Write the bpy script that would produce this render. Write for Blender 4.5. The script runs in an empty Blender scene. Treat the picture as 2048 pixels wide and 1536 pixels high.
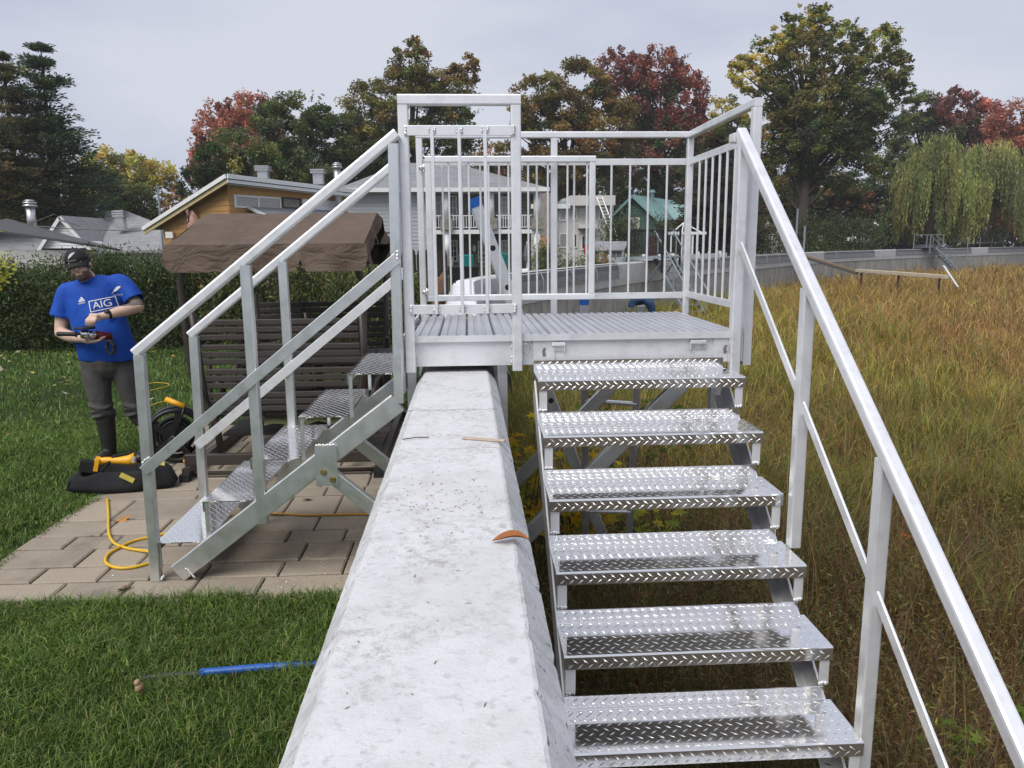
import bpy, math, random
import numpy as np
from mathutils import Vector, Matrix
random.seed(7); RNG = np.random.default_rng(11)
SC = bpy.context.scene
COL = SC.collection
# ------------------------------------------------------------------ camera
FPX, CX, CY, HC = 1550.0, 1024.0, 768.0, 1.75        # focal length in photo pixels, centre, eye height
PITCH, YAW, ROLL = math.radians(10.231), math.radians(3.146), math.radians(0.5)
FW = Vector((math.sin(YAW)*math.cos(PITCH), math.cos(YAW)*math.cos(PITCH), -math.sin(PITCH)))
R0 = Vector((math.cos(YAW), -math.sin(YAW), 0)); U0 = R0.cross(FW)
RT = R0*math.cos(ROLL) - U0*math.sin(ROLL); UP = R0*math.sin(ROLL) + U0*math.cos(ROLL)
EYE = Vector((0, 0, HC))
cam = bpy.data.cameras.new('camera'); cam.sensor_width = 36.0; cam.lens = FPX/2048*36.0
cam.clip_start = 0.05; cam.clip_end = 2000
cobj = bpy.data.objects.new('camera', cam); COL.objects.link(cobj)
cobj.matrix_world = Matrix((( RT.x, UP.x, -FW.x, EYE.x), (RT.y, UP.y, -FW.y, EYE.y), (RT.z, UP.z, -FW.z, EYE.z), (0,0,0,1)))
SC.camera = cobj
def ray(px, py): return FW + RT*((px-CX)/FPX) + UP*((CY-py)/FPX)
def at(px, py, y): d = ray(px, py); return EYE + d*(y/d.y)
def gz(px, py, z): d = ray(px, py); return EYE + d*((z-HC)/d.z)
# ------------------------------------------------------------------ sky: even, pale, lightly mottled overcast
W = bpy.data.worlds.new('World'); SC.world = W; W.use_nodes = True
wt = W.node_tree; wn = wt.nodes; wl = wt.links; wn.clear()
SUN_EL, SUN_AZ = math.radians(52), math.radians(218)     # azimuth from +Y clockwise: behind and to the side of the viewer
sky = wn.new('ShaderNodeTexSky'); sky.sky_type = 'NISHITA'; sky.sun_disc = False
sky.sun_elevation = SUN_EL; sky.sun_rotation = SUN_AZ; sky.dust_density = 3.0
skyb = wn.new('ShaderNodeVectorMath'); skyb.operation = 'SCALE'; skyb.inputs['Scale'].default_value = 0.07
wl.new(sky.outputs[0], skyb.inputs[0])
tc = wn.new('ShaderNodeTexCoord'); mp = wn.new('ShaderNodeMapping'); mp.inputs['Scale'].default_value = (1.0, 1.0, 3.2)
wl.new(tc.outputs['Generated'], mp.inputs[0])
nz = wn.new('ShaderNodeTexNoise'); nz.inputs['Scale'].default_value = 1.7; nz.inputs['Detail'].default_value = 6; nz.inputs['Roughness'].default_value = 0.52
wl.new(mp.outputs[0], nz.inputs['Vector'])
cr = wn.new('ShaderNodeValToRGB'); cr.color_ramp.elements[0].position = 0.38; cr.color_ramp.elements[0].color = (0.420, 0.462, 0.590, 1)
cr.color_ramp.elements[1].position = 0.64; cr.color_ramp.elements[1].color = (0.600, 0.625, 0.715, 1)
wl.new(nz.outputs['Fac'], cr.inputs[0])
mixs = wn.new('ShaderNodeMix'); mixs.data_type = 'RGBA'; mixs.inputs[0].default_value = 0.94
wl.new(skyb.outputs[0], mixs.inputs[6]); wl.new(cr.outputs[0], mixs.inputs[7])
bgn = wn.new('ShaderNodeBackground'); bgn.inputs['Strength'].default_value = 0.60
wl.new(mixs.outputs[2], bgn.inputs['Color'])
wo = wn.new('ShaderNodeOutputWorld'); wl.new(bgn.outputs[0], wo.inputs['Surface'])
# ------------------------------------------------------------------ one soft sun through the cloud
sl = bpy.data.lights.new('sun', 'SUN'); sl.energy = 1.5; sl.angle = math.radians(40); sl.color = (1.0, 0.965, 0.91)
so = bpy.data.objects.new('sun', sl); COL.objects.link(so); so.location = (-10, -10, 30)
sd = Vector((math.sin(SUN_AZ)*math.cos(SUN_EL), math.cos(SUN_AZ)*math.cos(SUN_EL), math.sin(SUN_EL)))
so.rotation_euler = sd.to_track_quat('Z', 'Y').to_euler()
SC.view_settings.view_transform = 'Standard'; SC.view_settings.look = 'None'
SC.view_settings.exposure = 0.97; SC.view_settings.gamma = 1.0
SC.cycles.max_bounces = 6; SC.cycles.diffuse_bounces = 4; SC.cycles.glossy_bounces = 4; SC.cycles.transmission_bounces = 4
SC.cycles.use_denoising = True; SC.cycles.denoiser = 'OPENIMAGEDENOISE'; SC.cycles.caustics_reflective = False; SC.cycles.caustics_refractive = False
# ------------------------------------------------------------------ helpers: objects
ORG = {}
def tag(o, label=None, cat=None, group=None, kind=None):
    for k, v in (('label', label), ('category', cat), ('group', group), ('kind', kind)):
        if v: o[k] = v
    return o
def thing(name, label, cat, loc=(0,0,0), group=None):
    o = bpy.data.objects.new(name, None); COL.objects.link(o); o.location = loc; o.empty_display_size = 0.1
    tag(o, label, cat, group, 'thing'); ORG[o] = Vector(loc)
    return o
def link(name, me, parent=None, loc=None, rot=None, scale=None):
    """a mesh object; loc is in world coordinates when given"""
    o = bpy.data.objects.new(name, me); COL.objects.link(o)
    org = Vector((0,0,0))
    if parent is not None:
        o.parent = parent; org = ORG[parent]
    if loc is not None:
        o.location = Vector(loc) - org; ORG[o] = Vector(loc)
    else:
        ORG[o] = org
    if rot is not None: o.rotation_euler = rot
    if scale is not None: o.scale = scale
    return o
class MB:
    """collects shapes in world coordinates; build() links them as one mesh object"""
    def __init__(s): s.v = []; s.f = []; s.m = []; s.mi = 0
    def add(s, vs, fs):
        b = len(s.v); s.v.extend([tuple(p) for p in vs]); s.f.extend([tuple(b+i for i in f) for f in fs]); s.m.extend([s.mi]*len(fs)); return s
    def box(s, lo, hi):
        x0,y0,z0 = lo; x1,y1,z1 = hi
        return s.add([(x0,y0,z0),(x1,y0,z0),(x1,y1,z0),(x0,y1,z0),(x0,y0,z1),(x1,y0,z1),(x1,y1,z1),(x0,y1,z1)],
                     [(3,2,1,0),(4,5,6,7),(0,1,5,4),(1,2,6,5),(2,3,7,6),(3,0,4,7)])
    def obox(s, c, sz, rot):
        m = rot.to_3x3() if hasattr(rot, 'to_3x3') else rot
        c = Vector(c); h = [v/2 for v in sz]
        vs = [c + m @ Vector((x*h[0], y*h[1], z*h[2])) for z in (-1,1) for x,y in ((-1,-1),(1,-1),(1,1),(-1,1))]
        return s.add(vs, [(3,2,1,0),(4,5,6,7),(0,1,5,4),(1,2,6,5),(2,3,7,6),(3,0,4,7)])
    def sweep(s, rings, cap=True, closed=False):
        n = len(rings[0]); vs = [p for r in rings for p in r]; fs = []
        k = len(rings)
        for i in range(k if closed else k-1):
            for j in range(n):
                a = i*n+j; b = i*n+(j+1)%n; c = ((i+1)%k)*n+(j+1)%n; d = ((i+1)%k)*n+j
                fs.append((a,b,c,d))
        if cap and not closed:
            fs.append(tuple(range(n-1,-1,-1))); fs.append(tuple((k-1)*n+j for j in range(n)))
        return s.add(vs, fs)
    def beam(s, p, q, w, h, side=None, r=0.006, seg=2):
        """rounded rectangular bar from p to q; w along `side`, h along the third axis"""
        p = Vector(p); q = Vector(q); d = (q-p).normalized()
        if side is None: side = Vector((1,0,0)) if abs(d.x) < 0.9 else Vector((0,1,0))
        a = Vector(side); a = (a - d*a.dot(d)).normalized(); b = d.cross(a)
        r = min(r, w*0.45, h*0.45); prof = []
        for cx_, cy_, a0 in ((w/2-r, h/2-r, 0), (-w/2+r, h/2-r, 90), (-w/2+r, -h/2+r, 180), (w/2-r, -h/2+r, 270)):
            for k in range(seg+1):
                t = math.radians(a0 + 90*k/seg); prof.append((cx_+r*math.cos(t), cy_+r*math.sin(t)))
        return s.sweep([[p+a*u+b*v for u,v in prof], [q+a*u+b*v for u,v in prof]])
    def cyl(s, p, q, r0, r1=None, n=12, cap=True):
        r1 = r0 if r1 is None else r1
        p = Vector(p); q = Vector(q); d = (q-p).normalized()
        a = d.orthogonal().normalized(); b = d.cross(a)
        return s.sweep([[c + a*(r*math.cos(2*math.pi*k/n)) + b*(r*math.sin(2*math.pi*k/n)) for k in range(n)] for c, r in ((p,r0),(q,r1))], cap)
    def tube(s, pts, r, n=8, closed=False):
        pts = [Vector(p) for p in pts]; rings = []; a = None
        rr = r if hasattr(r, '__len__') else [r]*len(pts)
        for i, p in enumerate(pts):
            d = (pts[min(i+1,len(pts)-1)] - pts[max(i-1,0)])
            if closed: d = pts[(i+1)%len(pts)] - pts[i-1]
            d.normalize()
            if a is None: a = d.orthogonal().normalized()
            a = (a - d*a.dot(d)).normalized(); b = d.cross(a)
            rings.append([p + a*(rr[i]*math.cos(2*math.pi*k/n)) + b*(rr[i]*math.sin(2*math.pi*k/n)) for k in range(n)])
        return s.sweep(rings, True, closed)
    def lathe(s, c, axis, prof, n=16):
        """prof: list of (distance along axis, radius)"""
        c = Vector(c); d = Vector(axis).normalized(); a = d.orthogonal().normalized(); b = d.cross(a)
        return s.sweep([[c + d*h + a*(r*math.cos(2*math.pi*k/n)) + b*(r*math.sin(2*math.pi*k/n)) for k in range(n)] for h, r in prof])
    def prism(s, poly, ext):
        """poly: list of world points (planar, convex or simple); ext: extrusion vector"""
        e = Vector(ext); n = len(poly); p0 = [Vector(p) for p in poly]; p1 = [p+e for p in p0]
        fs = [tuple(range(n-1,-1,-1)), tuple(range(n, 2*n))] + [(i,(i+1)%n,n+(i+1)%n,n+i) for i in range(n)]
        return s.add(p0+p1, fs)
    def ball(s, c, r, nu=8, nv=6, rot=None):
        rx,ry,rz = r if hasattr(r,'__len__') else (r,r,r); c = Vector(c); vs = []; fs = []
        for i in range(nv+1):
            t = math.pi*i/nv
            for j in range(nu):
                u = 2*math.pi*j/nu; q = Vector((rx*math.sin(t)*math.cos(u), ry*math.sin(t)*math.sin(u), rz*math.cos(t)))
                if rot is not None: q = rot @ q
                vs.append(c+q)
        for i in range(nv):
            for j in range(nu): fs.append((i*nu+j, (i+1)*nu+j, (i+1)*nu+(j+1)%nu, i*nu+(j+1)%nu))
        return s.add(vs, fs)
    def mesh(s, name, mats, org=Vector((0,0,0)), smooth=False):
        me = bpy.data.meshes.new(name)
        me.from_pydata([(p[0]-org[0], p[1]-org[1], p[2]-org[2]) for p in s.v], [], s.f)
        for m in (mats if isinstance(mats, (list,tuple)) else [mats]): me.materials.append(m)
        if any(s.m): me.polygons.foreach_set('material_index', s.m)
        if smooth: me.polygons.foreach_set('use_smooth', [len(f) <= 4 for f in s.f])
        me.update(); return me
    def build(s, name, mats, parent=None, smooth=False, label=None, cat=None, group=None, kind=None, loc=None):
        org = ORG[parent] if parent is not None else (Vector(loc) if loc is not None else Vector((0,0,0)))
        o = bpy.data.objects.new(name, s.mesh(name, mats, org, smooth)); COL.objects.link(o)
        if parent is not None: o.parent = parent
        elif loc is not None: o.location = org
        ORG[o] = org
        if smooth == 'auto':
            pass
        return tag(o, label, cat, group, kind)
# ------------------------------------------------------------------ helpers: materials
def srgb(r, g, b):
    f = lambda c: c/12.92 if c <= 0.04045 else ((c+0.055)/1.055)**2.4
    return (f(r/255), f(g/255), f(b/255))
class NT:
    def __init__(s, name):
        s.mat = bpy.data.materials.new(name); s.mat.use_nodes = True; s.t = s.mat.node_tree; s.t.nodes.clear()
        s.out = s.n('ShaderNodeOutputMaterial'); s._tc = None
    def n(s, typ, ins=None, **kw):
        nd = s.t.nodes.new(typ)
        for k, v in kw.items(): setattr(nd, k, v)
        for k, v in (ins or {}).items(): s.put(nd.inputs[k], v)
        return nd
    def put(s, sock, v):
        if isinstance(v, bpy.types.NodeSocket): s.t.links.new(v, sock)
        elif isinstance(v, (tuple, list)) and len(v) == 3 and sock.type == 'RGBA': sock.default_value = (*v, 1)
        else: sock.default_value = v
    def coord(s, kind='Object', scale=None, rot=None):
        if s._tc is None: s._tc = s.n('ShaderNodeTexCoord')
        v = s._tc.outputs[kind]
        if scale or rot:
            m = s.n('ShaderNodeMapping', {0: v, 'Scale': scale or (1,1,1), 'Rotation': rot or (0,0,0)}); v = m.outputs[0]
        return v
    def pos(s): return s.n('ShaderNodeNewGeometry').outputs['Position']
    def noise(s, vec, scale, detail=4, rough=0.55, dist=0.0):
        return s.n('ShaderNodeTexNoise', {'Vector': vec, 'Scale': scale, 'Detail': detail, 'Roughness': rough, 'Distortion': dist}).outputs['Fac']
    def ramp(s, fac, stops, interp='LINEAR'):
        r = s.n('ShaderNodeValToRGB', {0: fac}); r.color_ramp.interpolation = interp; e = r.color_ramp.elements
        while len(e) < len(stops): e.new(0.5)
        for i, (p, c) in enumerate(stops):
            e[i].position = p; e[i].color = (*c, 1) if hasattr(c, '__len__') else (c, c, c, 1)
        return r.outputs[0]
    def mix(s, fac, a, b, mode='MIX'):
        m = s.n('ShaderNodeMix', data_type='RGBA', blend_type=mode)
        s.put(m.inputs[0], fac); s.put(m.inputs[6], a); s.put(m.inputs[7], b); return m.outputs[2]
    def math(s, op, a, b=0.0, c=0.0):
        return s.n('ShaderNodeMath', {0: a, 1: b, 2: c}, operation=op).outputs[0]
    def bump(s, h, strength=0.3, dist=0.01, normal=None):
        b = s.n('ShaderNodeBump', {'Strength': strength, 'Distance': dist, 'Height': h})
        if normal is not None: s.put(b.inputs['Normal'], normal)
        return b.outputs[0]
    def bsdf(s, col, rough=0.6, metal=0.0, normal=None, **kw):
        b = s.n('ShaderNodeBsdfPrincipled'); s.put(b.inputs['Base Color'], col); s.put(b.inputs['Roughness'], rough); s.put(b.inputs['Metallic'], metal)
        if normal is not None: s.put(b.inputs['Normal'], normal)
        for k, v in kw.items(): s.put(b.inputs[k], v)
        s.t.links.new(b.outputs[0], s.out.inputs['Surface']); return s.mat
def simple(name, col, rough=0.6, metal=0.0, var=0.12, vs=6.0, bump=0.0, bs=60.0, bd=0.002, spec=0.5, rvar=0.08):
    t = NT(name); c = t.coord()
    n1 = t.noise(c, vs, 5); n2 = t.noise(c, vs*7.3, 4)
    k = t.math('ADD', t.math('MULTIPLY', n1, 0.65), t.math('MULTIPLY', n2, 0.35))
    dk = tuple(v*(1-var*1.5) for v in col); lt = tuple(min(1, v*(1+var)) for v in col)
    cc = t.ramp(k, [(0.3, dk), (0.7, lt)])
    rr = t.math('ADD', t.math('MULTIPLY', n2, rvar*2), rough-rvar)
    nm = t.bump(t.noise(c, bs, 3), bump, bd) if bump else None
    return t.bsdf(cc, rr, metal, nm, **{'Specular IOR Level': spec})
# ------------------------------------------------------------------ materials
def mk_alu(name, base, rough, metal, streak=0.10, scuff=True):
    t = NT(name); c = t.coord()
    n1 = t.noise(c, 3.0, 4); n2 = t.noise(c, 45, 3); n3 = t.noise(t.coord(scale=(1,1,1)), 14, 6, 0.7)
    k = t.math('ADD', t.math('MULTIPLY', n1, 0.5), t.math('MULTIPLY', n3, 0.5))
    col = t.ramp(k, [(0.28, tuple(v*(1-streak*1.6) for v in base)), (0.5, base), (0.75, tuple(min(1, v*1.05) for v in base))])
    if scuff:
        s = t.ramp(t.noise(c, 26, 5, 0.75, 0.6), [(0.66, 0.0), (0.74, 1.0)])
        col = t.mix(t.math('MULTIPLY', s, 0.22), col, (0.42, 0.42, 0.42))
    r = t.math('ADD', t.math('MULTIPLY', n3, 0.30), rough-0.15)
    return t.bsdf(col, r, metal, t.bump(n2, 0.06, 0.001))
ALU = mk_alu('mill_aluminium', (0.86, 0.865, 0.875), 0.44, 0.52, 0.13)
ALU2 = mk_alu('mill_aluminium_dark', (0.78, 0.80, 0.80), 0.36, 0.86, 0.16)  # slightly darker, smoother and more metallic than the plain mill aluminium
ALUDECK = mk_alu('deck_aluminium', (0.72, 0.73, 0.75), 0.36, 0.75, 0.14)
WELD = simple('weld_bead_metal', (0.80, 0.80, 0.80), 0.38, 0.7, 0.15, 60, 0.5, 300, 0.002)
TREAD = None
def mk_tread():
    t = NT('polished_tread_plate'); c = t.coord()
    n1 = t.noise(c, 5.0, 5, 0.6); n2 = t.noise(c, 60, 3)
    scuf = t.ramp(t.noise(t.coord(scale=(1,1,1)), 18, 6, 0.75, 0.8), [(0.55, 0.0), (0.70, 1.0)])
    col = t.mix(t.math('MULTIPLY', scuf, 0.25), (0.90, 0.89, 0.875), (0.70, 0.68, 0.66))
    r = t.math('ADD', t.math('MULTIPLY', n1, 0.16), t.math('ADD', t.math('MULTIPLY', scuf, 0.16), 0.02))
    return t.bsdf(col, r, 0.93, t.bump(n2, 0.10, 0.0006))
TREAD = mk_tread()
LUG = simple('tread_lug', (0.83, 0.825, 0.82), 0.30, 0.95, 0.06, 30)
BRASSB = simple('zinc_bolt', (0.55, 0.43, 0.20), 0.35, 0.9, 0.2, 40)
def mk_concrete():
    t = NT('weathered_concrete_cap'); c = t.pos()
    big = t.noise(c, 1.6, 6, 0.62, 0.3); mid = t.noise(c, 9, 6, 0.7); fine = t.noise(c, 120, 4, 0.75); spk = t.noise(c, 60, 2, 0.5)
    col = t.ramp(mid, [(0.25, (0.54, 0.54, 0.545)), (0.5, (0.63, 0.632, 0.64)), (0.75, (0.67, 0.672, 0.68))])
    col = t.mix(t.ramp(big, [(0.52, 0.0), (0.72, 0.5)]), col, (0.45, 0.445, 0.42))
    col = t.mix(t.math('MULTIPLY', t.ramp(spk, [(0.60, 0.0), (0.70, 1.0)]), 0.40), col, (0.33, 0.335, 0.34))
    col = t.mix(t.math('MULTIPLY', t.ramp(fine, [(0.55, 0.0), (0.75, 1.0)]), 0.4), col, (0.70, 0.705, 0.72))
    # grey grime patches where dirt has settled in the pores
    gr = t.math('MULTIPLY', t.ramp(t.noise(c, 2.6, 6, 0.7, 0.5), [(0.48, 0.12), (0.62, 1.0)]), t.ramp(t.noise(c, 34, 6, 0.85), [(0.49, 0.0), (0.58, 1.0)]))
    col = t.mix(t.math('MULTIPLY', gr, 0.65), col, (0.30, 0.29, 0.27))
    ru = t.math('MULTIPLY', t.ramp(t.noise(c, 3.1, 5, 0.7, 1.2), [(0.66, 0.0), (0.74, 1.0)]), t.ramp(t.noise(c, 55, 3, 0.8), [(0.50, 0.0), (0.58, 1.0)]))
    col = t.mix(t.math('MULTIPLY', ru, 0.6), col, (0.46, 0.30, 0.16))
    nx = t.n('ShaderNodeSeparateXYZ', {0: t.n('ShaderNodeNewGeometry').outputs['True Normal']}).outputs[0]
    side = t.ramp(t.math('ABSOLUTE', nx), [(0.35, 0.0), (0.5, 1.0)])
    pit = t.ramp(t.noise(t.n('ShaderNodeMapping', {0: c, 'Scale': (1.0, 0.45, 1.0)}).outputs[0], 75, 3, 0.6), [(0.635, 0.0), (0.665, 1.0)])
    col = t.mix(t.math('MULTIPLY', t.math('MULTIPLY', pit, side), 0.85), col, (0.13, 0.13, 0.125))
    col = t.mix(t.math('MULTIPLY', t.math('MULTIPLY', t.ramp(t.noise(c, 7, 5, 0.7), [(0.48, 0.0), (0.68, 1.0)]), side), 0.6), col, (0.34, 0.345, 0.34))
    n = t.bump(mid, 0.25, 0.006); n = t.bump(fine, 0.7, 0.003, n)
    return t.bsdf(col, 0.88, 0.0, n, **{'Specular IOR Level': 0.25})
CONC = mk_concrete()
def mk_conc_side(name, new):
    t = NT(name); c = t.pos()
    st = t.noise(t.n('ShaderNodeMapping', {0: c, 'Scale': (1.0, 1.0, 0.30)}).outputs[0], 1.7, 7, 0.72, 0.6)
    mid = t.noise(c, 5, 6, 0.65); fine = t.noise(c, 70, 3, 0.7)
    if new: col = t.ramp(mid, [(0.3, (0.42, 0.42, 0.40)), (0.7, (0.58, 0.58, 0.57))])
    else:
        col = t.ramp(st, [(0.30, (0.19, 0.185, 0.165)), (0.48, (0.36, 0.35, 0.315)), (0.62, (0.44, 0.425, 0.38)), (0.74, (0.58, 0.56, 0.52))])
        col = t.mix(t.ramp(mid, [(0.5, 0.0), (0.75, 0.5)]), col, (0.15, 0.14, 0.11))
    return t.bsdf(col, 0.9, 0.0, t.bump(fine, 0.4, 0.004), **{'Specular IOR Level': 0.2})
CONCN = mk_conc_side('new_cap_concrete', True); CONCO = mk_conc_side('old_stained_concrete', False)
FLASH = simple('grey_flashing', (0.28, 0.285, 0.30), 0.45, 0.25, 0.12, 3)
FLASHD = simple('dark_flashing', (0.085, 0.085, 0.088), 0.5, 0.2, 0.15, 3)
WMEMB = simple('white_membrane', (0.80, 0.80, 0.81), 0.55, 0, 0.05, 5, 0.3, 8, 0.01)
def mk_paver():
    t = NT('tumbled_paver'); c = t.coord(); oi = t.n('ShaderNodeObjectInfo')
    v = t.math('MULTIPLY', oi.outputs['Random'], 23.0)
    off = t.n('ShaderNodeVectorMath', {0: c, 1: t.n('ShaderNodeCombineXYZ', {0: v, 1: v}).outputs[0]}, operation='ADD').outputs[0]
    a = t.noise(off, 4, 6, 0.65); b = t.noise(off, 90, 3, 0.7)
    base = t.ramp(oi.outputs['Random'], [(0, (0.365, 0.298, 0.220)), (0.25, (0.270, 0.228, 0.180)), (0.5, (0.340, 0.285, 0.222)), (0.75, (0.405, 0.340, 0.258)), (1, (0.295, 0.250, 0.200))])
    col = t.mix(t.ramp(a, [(0.35, 0.0), (0.7, 0.55)]), base, (0.43, 0.37, 0.29))
    col = t.mix(t.math('MULTIPLY', t.ramp(t.noise(t.pos(), 2.3, 5, 0.7), [(0.54, 0.0), (0.70, 1.0)]), 0.6), col, (0.15, 0.13, 0.105))
    col = t.mix(t.math('MULTIPLY', t.ramp(b, [(0.40, 0.0), (0.65, 1.0)]), 0.35), col, (0.16, 0.14, 0.115))
    return t.bsdf(col, 0.85, 0, t.bump(t.noise(off, 30, 5, 0.7), 0.45, 0.006), **{'Specular IOR Level': 0.25})
PAVER = mk_paver()
SAND = simple('dark_joint_sand', (0.075, 0.063, 0.05), 0.95, 0, 0.3, 30, 0.5, 150, 0.004)
def mk_soil(name, a, b, sc):
    t = NT(name); c = t.pos(); n = t.noise(c, sc, 6, 0.7)
    return t.bsdf(t.ramp(n, [(0.3, a), (0.7, b)]), 0.95, 0, t.bump(t.noise(c, 25, 4, 0.7), 0.6, 0.03), **{'Specular IOR Level': 0.15})
LAWNSOIL = mk_soil('lawn_soil', (0.022, 0.040, 0.012), (0.045, 0.075, 0.020), 3)
BEDSOIL = mk_soil('lakebed_soil', (0.034, 0.025, 0.014), (0.070, 0.050, 0.022), 0.8)
def mk_leaf(name, trans=0.45, rough=0.55):
    t = NT(name); a = t.n('ShaderNodeAttribute', attribute_name='Col')
    d = t.n('ShaderNodeBsdfDiffuse', {0: a.outputs['Color']})
    tr = t.n('ShaderNodeBsdfTranslucent', {0: a.outputs['Color']})
    g = t.n('ShaderNodeBsdfGlossy', {0: (0.6, 0.6, 0.6), 'Roughness': rough})
    m = t.n('ShaderNodeMixShader', {0: trans, 1: d.outputs[0], 2: tr.outputs[0]})
    m2 = t.n('ShaderNodeMixShader', {0: 0.035, 1: m.outputs[0], 2: g.outputs[0]})
    t.t.links.new(m2.outputs[0], t.out.inputs[0]); return t.mat
LEAF = mk_leaf('leaf_blade'); GRASSM = mk_leaf('grass_blade', 0.30, 0.5)
BARK = simple('bark', (0.085, 0.068, 0.052), 0.9, 0, 0.35, 8, 0.8, 20, 0.03)
BARKP = simple('pine_bark', (0.075, 0.055, 0.042), 0.9, 0, 0.35, 8, 0.8, 20, 0.03)
BROWNM = simple('brown_powdercoat', (0.062, 0.050, 0.042), 0.42, 0.25, 0.12, 8, 0.05, 90)
BROWNS = simple('brown_slat', (0.050, 0.042, 0.036), 0.55, 0.0, 0.18, 5, 0.2, 60)
def mk_canvas():
    t = NT('brown_canvas'); c = t.coord(); w = t.n('ShaderNodeTexWave', {'Vector': c, 'Scale': 260.0, 'Distortion': 1.0})
    n = t.noise(c, 3.5, 5, 0.6); col = t.ramp(n, [(0.3, (0.112, 0.082, 0.062)), (0.7, (0.146, 0.108, 0.083))])
    nb = t.bump(t.noise(t.coord(scale=(1,1,2.2)), 5.5, 4, 0.55, 0.8), 0.8, 0.05)
    return t.bsdf(col, 0.85, 0, t.bump(w.outputs['Fac'], 0.15, 0.001, nb), **{'Specular IOR Level': 0.2})
CANVAS = mk_canvas()
BLACKP = simple('black_plastic', (0.012, 0.012, 0.013), 0.42, 0, 0.2, 20)
BLACKC = simple('black_bag_cloth', (0.013, 0.013, 0.015), 0.9, 0, 0.3, 14, 0.5, 120, 0.004)
BLACKR = simple('black_rubber', (0.016, 0.016, 0.017), 0.6, 0, 0.2, 20)
YELLOW = simple('yellow_plastic', (0.85, 0.42, 0.015), 0.4, 0, 0.08, 12)
YCORD = simple('yellow_cord', (0.72, 0.45, 0.02), 0.5, 0, 0.10, 20)
OCORD = simple('ochre_cord', (0.55, 0.30, 0.03), 0.55, 0, 0.12, 20)
YELLOWC = simple('yellow_cloth', (0.62, 0.52, 0.10), 0.85, 0, 0.15, 12, 0.3, 90)
BLUEP = simple('blue_plastic', (0.012, 0.105, 0.42), 0.4, 0, 0.12, 20)
REDP = simple('red_tool_plastic', (0.20, 0.012, 0.014), 0.4, 0, 0.1, 20)
CHROME = simple('cast_gear_metal', (0.75, 0.75, 0.76), 0.22, 1.0, 0.1, 30)
DENIM = simple('blue_denim', (0.035, 0.075, 0.16), 0.9, 0, 0.35, 18, 0.5, 160, 0.003)
WHITEP = simple('white_paint', (0.80, 0.80, 0.79), 0.5, 0, 0.06, 4)
WHITEV = simple('white_vinyl', (0.78, 0.78, 0.78), 0.45, 0, 0.04, 2)
OCHREW = simple('ochre_stained_board', (0.480, 0.260, 0.085), 0.7, 0, 0.16, 4, 0.3, 40)
CREAMP = simple('cream_fascia', (0.62, 0.50, 0.27), 0.6, 0, 0.08, 4)
GREENB = simple('green_stained_board', (0.055, 0.135, 0.105), 0.7, 0, 0.14, 3, 0.2, 30)
GREENR = simple('green_sheet_roof', (0.240, 0.400, 0.390), 0.45, 0.1, 0.08, 2)
STUCCO = simple('pale_stucco', (0.64, 0.61, 0.575), 0.85, 0, 0.06, 1.5, 0.3, 30)
GREYV = simple('grey_siding', (0.44, 0.455, 0.47), 0.6, 0, 0.05, 2)
STONEP = simple('stone_pier', (0.27, 0.255, 0.215), 0.85, 0, 0.35, 5, 0.6, 12, 0.03)
DKGLASS = simple('window_glass', (0.045, 0.05, 0.055), 0.08, 0, 0.3, 1.5, spec=0.9, rvar=0.02)
CURTAIN = simple('curtained_pane', (0.36, 0.36, 0.34), 0.15, 0, 0.25, 14, spec=0.8, rvar=0.02)
BLACKM = simple('black_paint_metal', (0.015, 0.015, 0.016), 0.45, 0.2, 0.1, 8)
GALV = simple('galvanised_steel', (0.30, 0.34, 0.37), 0.5, 0.5, 0.15, 5)
GALVL = simple('galvanised_flue', (0.62, 0.62, 0.62), 0.35, 0.8, 0.12, 8)
TEAL = simple('teal_plastic', (0.02, 0.30, 0.28), 0.5)
REDU = simple('red_cloth', (0.42, 0.02, 0.02), 0.8)
GREYC = simple('grey_cloth', (0.13, 0.13, 0.15), 0.9)
TERRA = simple('terracotta_roof', (0.30, 0.16, 0.09), 0.8)
FENCEW = simple('brown_fence_board', (0.026, 0.018, 0.013), 0.85, 0, 0.3, 6, 0.4, 40)
CEDARW = simple('cedar_fence_board', (0.26, 0.13, 0.055), 0.8, 0, 0.2, 6, 0.4, 40)
PLANKW = simple('weathered_plank', (0.30, 0.20, 0.12), 0.8, 0, 0.2, 4, 0.3, 30)
BEAMW = simple('pale_new_timber', (0.55, 0.47, 0.35), 0.75, 0, 0.12, 4)
DARKB = simple('dark_blue_siding', (0.012, 0.014, 0.026), 0.7)
def mk_shingle(name, a, b, sx=0.9, sy=0.14):
    t = NT(name); c = t.coord('Object')
    br = t.n('ShaderNodeTexBrick', {'Vector': c, 'Color1': a, 'Color2': b, 'Mortar': tuple(v*0.62 for v in a), 'Scale': 1.0, 'Mortar Size': 0.012, 'Brick Width': sx, 'Row Height': sy, 'Bias': 0.0})
    n = t.noise(c, 2.2, 6, 0.65)
    col = t.mix(t.ramp(n, [(0.35, 0.0), (0.75, 0.45)]), br.outputs[0], tuple(v*1.35 for v in b))
    return t.bsdf(col, 0.9, 0, t.bump(t.noise(c, 40, 3), 0.3, 0.01), **{'Specular IOR Level': 0.15})
SHING = mk_shingle('grey_shingles', (0.200, 0.205, 0.215), (0.270, 0.275, 0.285))
SHINGL = mk_shingle('pale_grey_shingles', (0.225, 0.23, 0.24), (0.30, 0.305, 0.315))
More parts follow.
